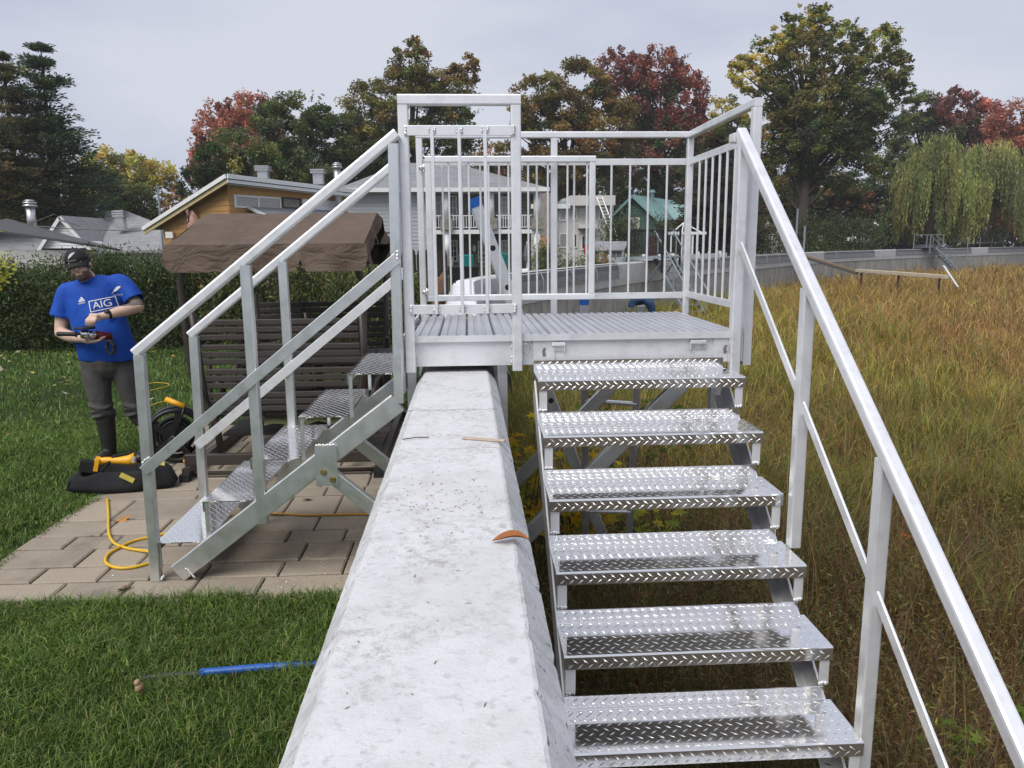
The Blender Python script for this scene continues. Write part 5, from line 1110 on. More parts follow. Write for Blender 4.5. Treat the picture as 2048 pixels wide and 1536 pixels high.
# dormer on the long slope
dc = A0+rd*5.2+gd*1.6; dz = ap.z-sl_*.75; b = MB(); b.prism([dc+gd*1.0-rd*1.1+up(dz-1.5), dc+gd*1.0+rd*1.1+up(dz-1.5), dc+gd*1.0+up(dz-.1)], -gd*2.4); b.build('dormer', GREENB, H5)
for sg_ in (-1,1): b = MB(); a_ = dc+gd*1.25+up(dz+.05); e_ = dc+gd*1.25+rd*sg_*1.4+up(dz-1.75); b.prism([a_,e_,e_-gd*2.7,a_-gd*2.7],(0,0,-.1)); b.build('dormer_roof', GREENR, H5)
def gw(u0,u1,z0,z1,n_):
    P0 = A0+gd*u0-rd*.05; P1 = A0+gd*u1-rd*.05; b = MB(); L_ = u1-u0
    for a_, c_ in ((0,.12),(L_-.12,L_),(L_/2-.06,L_/2+.06)): b.prism([P0+gd*a_+up(z0),P0+gd*c_+up(z0),P0+gd*c_+up(z1),P0+gd*a_+up(z1)], -rd*.05)
    for k_ in range(n_+1): zz = z0+(z1-z0-.09)*k_/n_; b.prism([P0+up(zz),P1+up(zz),P1+up(zz+.09),P0+up(zz+.09)], -rd*.045)
    w = b.build('window', WHITEP, H5); b = MB(); b.prism([P0+up(z0),P1+up(z0),P1+up(z1),P0+up(z1)], -rd*.02); b.build('pane', CURTAIN, w)
gw(-.62,.48, at(1270,457,D).z, at(1270,435,D).z, 3)
c = A0+rd*3.4+gd*.35; b = MB(); b.cyl(c+up(ap.z-.6),c+up(ap.z+.35),.17,n=10); b.cyl(c+up(ap.z+.35),c+up(ap.z+.6),.28,.18,n=10); b.build('roof_vent', GREENR, H5)
P0 = A0+gd*1.2-rd*.06; b = MB(); b.prism([P0,P0+gd*2.2,P0+gd*2.2+up(2.3),P0+up(2.3)], -rd*.05); b.build('door', simple('maroon_paint', (.10,.02,.03), .6), H5)
# --- small structures behind the wall
D = 37.0; T = thing('garden_shed', 'small white and grey garden shed with grey roof', 'shed', (at(1222,540,D).x, D, 0)); xa, xb, xc = at(1188,500,D).x, at(1245,500,D).x, at(1262,500,D).x; zt_, zr_ = at(1220,500,D).z, at(1220,486,D).z
b = MB(); b.box((xa,D,0),(xb,D+2.0,zt_)); b.build('wall', WHITEV, T)
for px in (1192, 1212, 1226, 1238): c = at(px,510,D); b = MB(); b.box((c.x-.12,D-.03,0),(c.x+.12,D-.002,zt_-.05)); b.build('panel', simple('slate_panel', (.11,.13,.16), .6) if 'slate_panel' not in bpy.data.materials else bpy.data.materials['slate_panel'], T)
b = MB(); b.prism([(xb,D-.01,0),(xb,D-.01,zt_),(xb+.45,D+.6,zr_+.06),(xc,D+1.6,zt_-.02),(xc,D+1.6,0)], (-.02,.05,0)); b.build('end_wall', WHITEV, T)
slab(T, 'roof', [Vector((xa-.1,D-.15,zt_)), Vector((xb+.05,D-.15,zt_)), Vector((xb+.42,D+.6,zr_+.08)), Vector((xa-.1,D+.9,zr_+.08))], .05, SHING)
T = thing('gazebo', 'white open gazebo frame beside the spruce', 'gazebo', at(1368,520,50)*1.0); ctr = at(1368,470,50)
for k_, dx_ in enumerate((-1.05,-.35,.35,1.05)):
    b = MB(); b.box((ctr.x+dx_-.05,49.2,0),(ctr.x+dx_+.05,49.3,2.25)); b.build('post', WHITEP, T); b = MB(); b.beam((ctr.x+dx_,49.25,2.3),(ctr.x,50.2,3.0),.06,.06); b.build('rafter', WHITEP, T)
b = MB(); b.box((ctr.x-1.2,49.15,2.25),(ctr.x+1.2,49.33,2.42)); b.build('beam', WHITEP, T); b = MB(); b.box((ctr.x-1.1,49.2,.9),(ctr.x+1.1,49.27,1.0)); b.build('rail', WHITEP, T)
T = thing('vinyl_fence', 'low white vinyl fence along the top of the far wall', 'fence', at(1300,530,34)*1.0); p0, p1 = Vector((at(1232,500,33).x,34.5,0)), Vector((at(1488,500,44).x,47.0,0)); n_ = 26
for i in range(n_):
    q0, q1 = p0.lerp(p1,i/n_), p0.lerp(p1,(i+.96)/n_); b = MB(); u_ = (q1-q0).normalized(); nn_ = Vector((u_.y,-u_.x,0))*.04; b.prism([q0,q1,q1+up(1.12),q0+up(1.12)], nn_); b.build('panel', WHITEV, T)
for i in range(0, n_+1, 3): q = p0.lerp(p1,i/n_); b = MB(); b.box((q.x-.07,q.y-.07,0),(q.x+.07,q.y+.07,1.25)); b.build('post', WHITEV, T)
# --- landing with black rails and galvanised stair on the wall
def lake_stair(label, s, rail_mat, wide, steps, drop, along, name, baluster=True):
    p, nn_ = wall_pt(s); p = Vector((*p,0)); nv = Vector((*nn_,0)).normalized(); tv = Vector((-nv.y,nv.x,0)); tv = tv if tv.y > 0 else -tv
    T = thing(name, label, 'stair', p+up(ZT)); h = .95; z0_ = ZT+.10
    c0 = p-nv*.45
    b = MB(); b.prism([c0-tv*wide/2, c0+tv*wide/2, c0+tv*wide/2+nv*1.35, c0-tv*wide/2+nv*1.35], (0,0,.06)); b.v = [(x_,y_,z_+z0_) for x_,y_,z_ in b.v]; b.build('landing', GALV, T)
    edge = [c0-tv*wide/2+nv*1.3, c0-tv*wide/2, c0+tv*wide/2, c0+tv*wide/2+nv*1.3]
    for i, q in enumerate(edge): b = MB(); b.box((q.x-.035,q.y-.035,z0_-.5),(q.x+.035,q.y+.035,z0_+.06+h)); b.build('post', rail_mat, T)
    for i in range(3):
        q0, q1 = edge[i]+up(z0_+.06+h), edge[i+1]+up(z0_+.06+h); b = MB(); b.beam(q0,q1,.05,.05); r_ = b.build('rail', rail_mat, T); b = MB(); b.beam(q0-up(h-.12),q1-up(h-.12),.035,.035); b.build('rail', rail_mat, T)
        if baluster:
            k_ = int((q1-q0).length/.12); bm_ = MB(); bm_.box((-.01,-.01,-h+.14),(.01,.01,0)); me_ = bm_.mesh('baluster', rail_mat)
            for j in range(1,k_): link('baluster', me_, r_, q0.lerp(q1,j/k_))
    st = c0+nv*1.30+tv*along*.0; dv = (nv*.55+tv*along*.83).normalized()
    sidev = Vector((-dv.y,dv.x,0)); top = c0+nv*1.0+up(z0_+.03)
    run = steps*.24
    for sgn in (-.38,.38):
        q0 = top+sidev*sgn; q1 = q0+dv*run-up(drop); b = MB(); b.beam(q0,q1,.05,.16,sidev,.004); b.build('stringer', GALV, T); b = MB(); b.beam(q0+up(.95),q1+up(.95),.045,.045); b.build('handrail', GALV, T)
        for t in (.1,.55,.95): qq = q0.lerp(q1,t); b = MB(); b.beam(qq,qq+up(.94),.04,.04); b.build('post', GALV, T)
    for i in range(steps): t = (i+.6)/steps; q = top+dv*run*t-up(drop*t); b = MB(); b.prism([q-sidev*.37-dv*.11,q+sidev*.37-dv*.11,q+sidev*.37+dv*.11,q-sidev*.37+dv*.11],(0,0,.035)); b.build('tread', GALV, T)
    for sgn in (-1,1): b = MB(); q = c0+tv*sgn*wide*.4; b.beam(q+nv*1.25+up(z0_), q+nv*.70+up(z0_-.85), .05,.05); b.build('brace', GALV, T)
    return T
lake_stair('landing with black railing and grey steel stair on the curving wall', 30.3, BLACKM, 2.0, 10, 2.15, -.55, 'steel_lake_stair')
lake_stair('distant grey steel stair with landing in front of the willows', 76.5, GALV, 2.4, 10, 2.1, .9, 'steel_lake_stair', False)
# --- plank and beam walkway on trestles, with ladder
T = thing('plank_ramp', 'brown plank ramp sloping from the wall down to the beam', 'ramp', at(1660,520,43)*1.0); p0, p1 = at(1602,507,45.2), at(1716,541,42.2); wv = Vector((.25,.75,0)).normalized()*.9; b = MB(); b.prism([p0,p1,p1+wv,p0+wv],(0,0,-.10)); b.build('deck', PLANKW, T)
for sg_ in (0,1): b = MB(); q0,q1 = p0+wv*sg_-up(.16), p1+wv*sg_-up(.16); b.beam(q0,q1,.08,.14,(0,1,0)); b.build('stringer', BROWNM, T)
p2 = at(1897,554,34.2); T = thing('timber_beam', 'long pale timber beam resting on stakes above the orange grass', 'beam', p1.lerp(p2,.5)*1.0); b = MB(); b.beam(p1+up(.0),p1.lerp(p2,.5),.32,.16,(1,0,0),.01); b.build('plank', BEAMW, T); b = MB(); b.beam(p1.lerp(p2,.503),p2,.32,.16,(1,0,0),.01); b.build('plank', BEAMW, T)
for t in (.05,.5,.92): q = p1.lerp(p2,t); b = MB(); b.box((q.x-.04,q.y-.04,ZBED),(q.x+.04,q.y+.04,q.z-.08)); b.build('stake', BROWNM, T)
q0, q1 = at(1888,532,34.6), at(1916,574,33.6); T = thing('short_ladder', 'short aluminium ladder leaning on the end of the pale beam', 'ladder', q1*1.0); sv = Vector((.18,.34,0))
for k_ in (0,1): b = MB(); b.beam(q0+sv*k_,q1+sv*k_,.07,.035); b.build('stile', ALU, T)
for i in range(6): t = (i+.5)/6; q = q0.lerp(q1,t); b = MB(); b.cyl(q,q+sv,.018,n=6); b.build('rung', ALU, T)
# --- poles, far roofs, chain-link
for lb, px, y0, y1, d in (('thin pale blue pole behind the handrail', 1607, 455, 506, 47), ('grey utility pole beside the giant trunk', 1591, 420, 500, 58), ('thin antenna pole left of the ochre roof', 322, 375, 450, 40)):
    a_, c_ = at(px,y0,d), at(px,y1,d); T = MB(); T.cyl((c_.x,d,0),(c_.x,d,a_.z),.07*d/50,n=8); T.cyl((c_.x,d,a_.z),(c_.x,d,a_.z+.08),.09*d/50,n=8); T.build('pole', GALV, label=lb, cat='pole', loc=(c_.x,d,0))
for lb, L_, A_, R_, d, wm, rm in (('cream gable partly hidden by the handrail above the clipped hedge',(1512,466),(1548,440),(1585,470),82,STUCCO,WHITEP),('dark blue cabin with white roof edge beside the willow',(1752,476),(1800,444),(1850,480),78,DARKB,WHITEP)):
    l_, a_, r_ = at(*L_,d), at(*A_,d), at(*R_,d); T = thing('far_cabin', lb, 'house', (a_.x,d,0)); b = MB(); b.prism([(l_.x,d,0),(r_.x,d,0),(r_.x,d,r_.z),(a_.x,d,a_.z),(l_.x,d,l_.z)],(0,6,0)); b.build('wall', wm, T)
    for e_ in (l_,r_):
        b = MB(); s_, f_ = Vector((a_.x,d-.5,a_.z+.15)), Vector((e_.x,d-.5,e_.z+.05)); f_ = f_+(f_-s_).normalized()*.5; b.prism([s_,f_,f_+Vector((0,7,0)),s_+Vector((0,7,0))],(0,0,-.22)); b.build('roof', rm, T)
    win(T, ((L_[0]+A_[0])//2+8, A_[1]+18), ((L_[0]+A_[0])//2+22, A_[1]+30), d, 1, 1, WHITEP, DKGLASS, .12)
T = thing('mesh_fence', 'low chain link fence on the far wall beside the willow', 'fence', at(1990,500,72)*1.0)
for i in range(4): q = at(1935+24*i, 495, 66+3.2*i); b = MB(); b.cyl((q.x,q.y,0),(q.x,q.y,2.0),.04,n=6); b.build('post', GALV, T)
q0,q1 = at(1935,487,66), at(2010,484,76); b = MB(); b.beam(q0,q1,.05,.05); b.build('rail', GALV, T)
# --- fences near the swing
T = thing('picket_fence', 'dark brown picket fence behind the swing and shrubs', 'fence', (-2.5,14.4,0)); bm = MB(); bm.prism([(-.065,0,0),(.065,0,0),(.065,0,1.55),(.035,0,1.66),(-.035,0,1.66),(-.065,0,1.55)],(0,.02,0)); fme = bm.mesh('picket', FENCEW)
x = -4.7
while x < -.35: link('picket', fme, T, (x, 14.4+random.uniform(-.004,.004), random.uniform(-.015,.015))); x += .142
for zz in (.4,1.2): b = MB(); b.box((-4.8,14.425,zz),(-.3,14.46,zz+.09)); b.build('rail', FENCEW, T)
T = thing('cedar_fence', 'short run of orange cedar boards beside the white membrane', 'fence', (-.36,10.5,0))
for i in range(16): b = MB(); y_ = 8.2+.27*i; b.box((-.385+.004*(i%2),y_,0),(-.360+.004*(i%2),y_+.25,1.34-.02*(i%3))); b.build('board', CEDARW, T)
# overhead wires against the roof
for lb, pts in (('black service wire crossing the grey roof', [(-20,446,36),(60,452,36),(150,458,36),(270,462,36),(330,458,36)]), ('drooping wire from the flue to the gable', [(66,445,40),(110,428,40),(122,440,40),(160,452,40)])):
    b = MB(); b.tube([at(*q) for q in pts], .022, 5); b.build('wire', BLACKP, label=lb, cat='wire')
# ------------------------------------------------------------------ canopied glider swing
SW = thing('glider_swing', 'brown canopied garden glider with two facing slatted benches on the patio', 'swing', (-1.45, 6.6, PZ))
SXL, SXR, SYF, SYR, SYB = -2.15, -.75, 5.75, 6.70, 7.65
ZE, ZRG = 1.765, 2.02
# canopy: sagging cloth with scalloped valance
nx, ny = 36, 28; V = []; F = []
for j in range(ny+1):
    t = j/ny
    for i in range(nx+1):
        u = i/nx; x = SXL+(SXR-SXL)*u; y = SYF+(SYB-SYF)*t; f = 1-abs(t-.5)*2
        z = ZE+(ZRG-ZE)*f - .035*math.sin(math.pi*f)*math.sin(math.pi*u) - .016*math.sin(u*13+t*9)*f*(1-f)*2 - .010*math.exp(-((u-.33)/.02)**2) - .010*math.exp(-((u-.67)/.02)**2)
        V.append((x, y, z))
for j in range(ny):
    for i in range(nx): a = j*(nx+1)+i; F.append((a, a+1, a+nx+2, a+nx+1))
b = MB(); b.add(V, F); CAN = b.build('canopy', CANVAS, SW, True)
def valance(y, sgn):
    b = MB(); nn_ = 90; rows = 6; V = []
    for r in range(rows+1):
        for i in range(nn_+1):
            u = i/nn_; x = SXL-.02+(SXR-SXL+.04)*u; sc = min(1.0, abs(math.sin(math.pi*u*3))*3.2)**.6; drop = (.11+.085*sc)*r/rows
            fl = .03*(r/rows)**1.2 + .010*math.sin(u*31+r*.4)*(r/rows) + .022*math.sin(u*9.3+1)*(r/rows)**1.5 + .012*math.sin(u*17+2)*(r/rows)
            V.append((x+.01*math.sin(u*40)*(r/rows), y+sgn*fl, ZE-.001-drop))
    b.add(V, [(r*(nn_+1)+i, r*(nn_+1)+i+1, (r+1)*(nn_+1)+i+1, (r+1)*(nn_+1)+i) for r in range(rows) for i in range(nn_)]); b.build('valance', CANVAS, CAN, True)
valance(SYF, -1); valance(SYB, 1)
for xx, sg_ in ((SXL,-1),(SXR,1)):                          # gable ends hang in scallops from the sloping edges
    b = MB(); nn_ = 60; rows = 5; V = []
    for r in range(rows+1):
        for i in range(nn_+1):
            u = i/nn_; y = SYF+(SYB-SYF)*u; f = 1-abs(u-.5)*2; z = ZE+(ZRG-ZE)*f; sc = abs(math.sin(math.pi*u*4))**.4
            V.append((xx+sg_*(.02+.03*math.sin(u*27))*(r/rows), y, z-.001-(.05+.11*sc+.05*(1-f))*r/rows))
    b.add(V, [(r*(nn_+1)+i, r*(nn_+1)+i+1, (r+1)*(nn_+1)+i+1, (r+1)*(nn_+1)+i) for r in range(rows) for i in range(nn_)]); b.build('valance', CANVAS, CAN, True)
for y in (SYF+.02, SYR, SYB-.02): bar(SW, 'canopy_bar', (SXL+.02,y,(ZE if y != SYR else ZRG)-.045), (SXR-.02,y,(ZE if y != SYR else ZRG)-.045), .03, .03, BROWNM)
for xx in (SXL+.07, SXR-.07):                              # bent uprights
    inn = .10 if xx < -1.5 else -.10
    for y, s in ((SYF+.10, 1), (SYB-.10, -1)):
        b = MB(); b.tube([(xx,y,ZE-.02),(xx,y+s*.01,1.60),(xx-inn*.35,y+s*.02,1.48),(xx-inn*.2,y+s*.03,.95),(xx+inn*.05,y+s*.05,.70),(xx+inn*1.2,y+s*.10,.42),(xx+inn*1.4,y+s*.12,.10)], [.024,.024,.026,.028,.028,.028,.028], 8); b.build('upright', BROWNM, SW, True)
def bench(yb, face, tag_):
    """yb: plane of the backrest, face: +1 looks away from the viewer"""
    x0, x1 = -2.03, -.80; k = 0; z = .515; sl = None
    bm = MB(); bm.beam((x0+.03,0,0), (x1-.03,0,0), .022, .046, (0,1,0), .008); me = bm.mesh('back_slat', BROWNS)
    grp = 0
    while z < 1.27:
        yy = yb - face*(z-.5)*.20; link('back_slat', me, SW, (0, yy, z), None); z += .056; grp += 1
        if grp % 3 == 0: z += .022
    for xx in (x0, x1, x0+.42, x1-.42):
        if xx in (x0, x1): b = MB(); b.tube([(xx,yb+face*.55,.40),(xx,yb+face*.05,.42),(xx,yb-face*.02,.60),(xx,yb-face*.17,1.30)], .024, 8); b.build('bench_frame', BROWNM, SW, True)
        else: b = MB(); b.tube([(xx,yb+face*.03,.46),(xx,yb-face*.11,1.26)], .013, 6); b.build('bench_strut', BROWNM, SW, True)
    bm = MB(); bm.beam((x0+.03,0,0), (x1-.03,0,0), .052, .020, (0,1,0), .006); ms = bm.mesh('seat_slat', BROWNS)
    for i in range(8): link('seat_slat', ms, SW, (0, yb+face*(.06+.068*i), .455+.004*i))
    for xx in (x0-.05, x1+.05):
        b = MB(); b.tube([(xx,yb+face*.55,.30),(xx,yb+face*.56,.62),(xx,yb+face*.48,.70),(xx,yb+face*.05,.69),(xx,yb-face*.06,.60)], .026, 8); b.build('armrest', BROWNM, SW, True)
bench(5.98, 1, 'near'); bench(7.45, -1, 'far')
b = MB(); b.box((-1.85,6.30,.80),(-.68,7.05,.83)); b.build('table_top', BROWNS, SW)
bar(SW, 'table_leg', (-1.3,6.7,.22), (-1.3,6.7,.80), .06, .06, BROWNM)
for i in range(7): b = MB(); b.box((-2.0,6.20+.16*i,.245),(-.83,6.35+.16*i,.262)); b.build('floor_slat', BROWNS, SW)
for y in (5.80, 7.60):
    bar(SW, 'base_beam', (-2.16,y,.165), (-.72,y,.165), .05, .085, BROWNM, side=(0,1,0)); b = MB(); b.tube([(-2.1,y-.03,PZ+.035),(-.72,y-.03,PZ+.035)], .016, 8); b.build('base_rail', BROWNM, SW, True)
for xx in (-2.13, -.70):
    bar(SW, 'side_beam', (xx,5.70,.085), (xx,7.72,.085), .055, .075, BROWNM); 
    for y in (5.68, 7.74): b = MB(); b.box((xx-.035,y-.03,PZ-.001),(xx+.035,y+.03,PZ+.055)); b.build('foot', BLACKR, SW)
    for y in (6.15, 7.25): bar(SW, 'hanger_arm', (xx+(.06 if xx < -1 else -.06),y,.25), (xx+(.05 if xx < -1 else -.05),y+(.12 if y < 7 else -.12),.92), .03, .045, BROWNM)
b = MB(); rw = random.Random(4); g = []
for j in range(7):
    for i in range(12): g.append((-1.62+.07*i, 6.02+.05*j, .47+.02*math.sin(i*1.3+j)-.10*(abs(j-3)/3)**2+rw.uniform(-.008,.008)))
b.add(g, [(j*12+i,j*12+i+1,(j+1)*12+i+1,(j+1)*12+i) for j in range(6) for i in range(11)]); b.build('olive_jacket', simple('olive_cloth', (.11,.115,.05), .9, 0, .2, 9, .4, 60), label='crumpled olive jacket left on the glider seat', cat='jacket', smooth=True)
bb = [(-1.60,5.80+.23),(-1.2,5.80+.23)]
# ------------------------------------------------------------------ tool bag with drill, cord reel, cords
BG_ = thing('tool_bag', 'open black tool bag with yellow trim on the patio edge', 'bag', (-2.52, 5.58, PZ))
def blob(prof, cx_, cy_, n=28, ax=1.0, ay=1.0, rot=0.0, wob=.06, seed=1):
    r_ = random.Random(seed); ph = [r_.uniform(0,6.28) for _ in range(4)]; rings = []
    for z, s in prof:
        ring = []
        for k in range(n):
            t = 2*math.pi*k/n; e = abs(math.cos(t))**.6*math.copysign(1,math.cos(t)); f = abs(math.sin(t))**.6*math.copysign(1,math.sin(t)); w = 1+wob*(math.sin(3*t+ph[0]+z*9)+math.sin(5*t+ph[1]-z*14))/2
            x, y = e*ax*s*w, f*ay*s*w; ring.append((cx_+x*math.cos(rot)-y*math.sin(rot), cy_+x*math.sin(rot)+y*math.cos(rot), z+(.016*math.sin(2*t+ph[2])+.010*math.sin(5*t+ph[3])+.007*math.sin(9*t))*(z > PZ+.05)))
        rings.append(ring)
    return rings
b = MB(); b.sweep(blob([(PZ,.80),(PZ+.015,.98),(PZ+.05,1.06),(PZ+.09,1.0),(PZ+.125,.97),(PZ+.150,.90),(PZ+.158,.84),(PZ+.145,.78),(PZ+.09,.74),(PZ+.06,.5)], -2.52, 5.57, 56, .31, .150, .10, .17, 3)); b.build('bag_body', BLACKC, BG_, True)
b = MB(); b.tube([(-2.78,5.47,PZ+.12),(-2.83,5.42,PZ+.10),(-2.85,5.43,PZ+.04),(-2.80,5.45,PZ+.02)], .016, 8); b.build('strap', BLACKC, BG_, True)
b = MB(); b.tube([(-2.62,5.45,PZ+.16),(-2.55,5.52,PZ+.25),(-2.44,5.60,PZ+.25),(-2.36,5.62,PZ+.17)], .013, 8); b.build('handle', BLACKC, BG_, True)
b = MB(); b.obox((-2.30,5.555,PZ+.145), (.15,.012,.085), Matrix.Rotation(.15,3,'Z') @ Matrix.Rotation(-.35,3,'X')); b.build('pocket', YELLOWC, BG_)
b = MB(); b.obox((-2.435,5.425,PZ+.115), (.10,.008,.035), Matrix.Rotation(.12,3,'Z') @ Matrix.Rotation(.55,3,'Y')); b.build('trim', YELLOWC, BG_)
DR = thing('cordless_tool', 'yellow and black cordless power tool lying on the open tool bag', 'power tool', (-2.58, 5.53, PZ+.17))
b = MB(); b.obox((-2.72,5.475,PZ+.195), (.10,.085,.075), Matrix.Rotation(.35,3,'Z') @ Matrix.Rotation(.25,3,'Y')); b.build('battery', BLACKP, DR)
b = MB(); b.obox((-2.665,5.49,PZ+.205), (.028,.10,.085), Matrix.Rotation(.35,3,'Z') @ Matrix.Rotation(.25,3,'Y')); b.build('battery_shoe', YELLOW, DR)
b = MB(); b.tube([(-2.67,5.49,PZ+.215),(-2.60,5.505,PZ+.225),(-2.53,5.515,PZ+.218),(-2.46,5.53,PZ+.215),(-2.41,5.54,PZ+.228)], [.030,.024,.024,.036,.042], 12); b.build('housing', YELLOW, DR, True)
b = MB(); b.tube([(-2.41,5.54,PZ+.228),(-2.37,5.55,PZ+.222),(-2.34,5.555,PZ+.215)], [.038,.032,.016], 12); b.build('gear_case', BLACKP, DR, True)
for i, (dx_, dz_) in enumerate(((-.05,.0),(-.035,.022))): b = MB(); c = Vector((-2.37+dx_*.4,5.47,PZ+.225+dz_)); b.cyl(c, c+Vector((.0,-.03,.004)), .011, n=10); b.build('socket', GALVL, label='small steel socket lying in the tool bag, %s' % ('the lower one' if i == 0 else 'the upper one'), cat='socket', loc=tuple(c))
# cord reel
RC = Vector((-2.40, 6.28, PZ+.225)); RL = thing('cord_reel', 'black cable reel with yellow handle beside the glider', 'cord reel', (RC.x,RC.y,PZ)); axr = Vector((.35,-1,.0)).normalized()
def ringp(c, r, ax_, n=32):
    a_ = ax_.orthogonal().normalized(); b_ = ax_.cross(a_); return [c+a_*(r*math.cos(t))+b_*(r*math.sin(t)) for t in np.linspace(0,2*math.pi,n,endpoint=False)]
for off in (-.075,.075):
    c = RC+axr*off; b = MB(); b.tube(ringp(c,.205,axr), .018, 8, True); fl = b.build('reel_flange', BLACKP, RL, True)
    for k in range(5):
        v_ = ringp(c,.19,axr,5)[k]; b = MB(); b.beam(c.lerp(v_,.25), v_, .012, .05, axr, .004); b.build('spoke', BLACKP, fl)
    b = MB(); b.cyl(c-axr*.01,c+axr*.01,.075,n=20); b.build('hub', BLACKP, fl, True)
b = MB(); b.cyl(RC-axr*.07,RC+axr*.07,.10,n=20); b.build('drum', BLACKP, RL, True)
b = MB()
for k in range(7): b.tube(ringp(RC+axr*(-.06+.02*k), .115+.012*((k*7)%3), axr), .010, 6, True)
b.build('wound_cord', BLACKR, RL, True)
for sg_ in (-1,1): b = MB(); q = RC+axr*.10*sg_; b.tube([q+Vector((-.20,0,-.21)),q+Vector((-.02,0,.0)),q+Vector((.17,0,-.21))], .012, 8); b.build('stand', BLACKP, RL, True)
b = MB(); b.tube([RC+axr*.10, RC+axr*.11+Vector((.06,0,.16)), RC+axr*.11+Vector((.09,0,.24))], .010, 8); b.build('carry_arm', BLACKP, RL, True); b = MB(); b.cyl(RC+axr*.11+Vector((.095,0,.245)), RC+axr*.10+Vector((-.05,0,.305)), .021, n=14); b.build('grip', YELLOW, RL, True)
for k, (px, py) in enumerate(((368,914),(390,912),(378,926))):
    c = gz(px,py,PZ); b = MB(); b.tube([c+Vector((.035*math.cos(t),.02*math.sin(t),.012+.012*k/3)) for t in np.linspace(0,6.28,12,endpoint=False)], .012, 7, True); b.build('plug', YELLOW, label=('yellow plug loop against the reel','yellow plug loop by the glider post','yellow plug loop below the glider beam')[k], cat='plug', smooth=True)
def cord(name, pts, r, mat, label, cat='cord'):
    P = catmull(pts, 8); b = MB(); b.tube([Vector(p) for p in P], r, 8); return b.build(name, mat, label=label, cat=cat, smooth=True)
z = PZ+.009
cord('extension_cord', [(*gz(px,py,PZ).to_2d(), z+(.012 if k in (6,) else 0)) for k, (px,py) in enumerate([(215,1000),(217,1030),(218,1068),(228,1088),(250,1098),(282,1104),(304,1112),(310,1125),(296,1130),(262,1138),(232,1138),(212,1128),(216,1112),(238,1098),(270,1084),(300,1077),(340,1068)])], .0085, YCORD, 'bright yellow extension cord looped on the pavers by the lowest step')
cord('extension_cord', [(*gz(px,py,PZ).to_2d(), z) for px,py in [(515,1030),(560,1030),(610,1033),(660,1032),(720,1031),(760,1032)]], .0075, OCORD, 'ochre cord lying straight under the garden stair')
cord('extension_cord', [(*gz(px,py,.035).to_2d(), .04) for px,py in [(300,782),(325,776),(338,772),(335,768),(312,766),(296,768)]], .0055, YCORD, 'thin yellow cord end curling on the lawn behind the stair post')
cord('extension_cord', [(*gz(px,py,.035).to_2d(), .04) for px,py in [(302,812),(318,806),(335,803),(345,803)]], .0055, YCORD, 'short stretch of yellow cord on the grass beside the glider')
# hose in the grass
P = [gz(px,py,.03)-Vector((0,0,.012)) for px,py in [(282,1352),(330,1347),(400,1342),(480,1335),(560,1329),(650,1324),(760,1316)]]; HO = thing('drain_hose', 'dark pipe with blue sleeve half sunk in the lawn before the patio', 'hose', P[3]); b = MB(); b.tube([Vector(q) for q in catmull([tuple(p) for p in P[:4]],5)], .0135, 10); b.build('dark_end', simple('dark_hose', (.045,.047,.045), .6), HO, True); b = MB(); b.tube([Vector(q) for q in catmull([tuple(p+Vector((0,0,.004))) for p in P[2:]],5)], .0165, 10); b.build('blue_sleeve', BLUEP, HO, True)
# ------------------------------------------------------------------ ladders behind the landing
LA = thing('leaning_ladder', 'aluminium extension ladder with blue cap leaning against the wall behind the gate', 'ladder', (1.2,5.85,ZBED)); top, bot = Vector((.055,5.65,2.06)), Vector((1.27,5.65,ZBED)); ud = (bot-top).normalized()
for k_, yy in enumerate((0,.40)):
    o = Vector((0,yy,0)); b = MB(); b.beam(top+o,bot+o,.022,.085,(0,1,0),.004); st = b.build('stile', ALU2, LA)
    b = MB(); b.beam(top+o-ud*.015,top+o+ud*.050,.034,.095,(0,1,0),.012); b.build('cap', BLUEP, st)
    for i in range(11): c = top+o+ud*(.36+.30*i); b = MB(); b.cyl(c-Vector((0,.0125,0)),c-Vector((0,.0112,0)),.021,n=12); b.build('rung_hole', BLACKP, st)
for i in range(11): c = top+ud*(.36+.30*i); b = MB(); b.cyl(c+Vector((0,.012,0)),c+Vector((0,.388,0)),.016,n=8); b.build('rung', ALU2, LA)
LB = thing('standing_ladder', 'upright aluminium ladder with blue cap standing behind the landing deck', 'ladder', (1.0,5.6,ZBED)); tl, tr_ = at(1168,600,5.45), at(1283,612,5.45); bl, br_ = Vector((tl.x+.08,5.75,ZBED)), Vector((tr_.x-.02,5.75,ZBED))
for k_, (t0, b0) in enumerate(((tl,bl),(tr_,br_))):
    b = MB(); b.beam(t0,b0,.055,.026,(1,0,0),.004); st = b.build('stile', ALU2, LB)
    if k_ == 0: b = MB(); b.beam(t0+Vector((0,0,.03)),t0-Vector((0,0,.035)),.068,.040,(1,0,0),.012); b.build('cap', BLUEP, st)
for i in range(8): t = .06+.115*i; b = MB(); b.cyl(tl.lerp(bl,t),tr_.lerp(br_,t),.017,n=8); b.build('rung', ALU, LB)
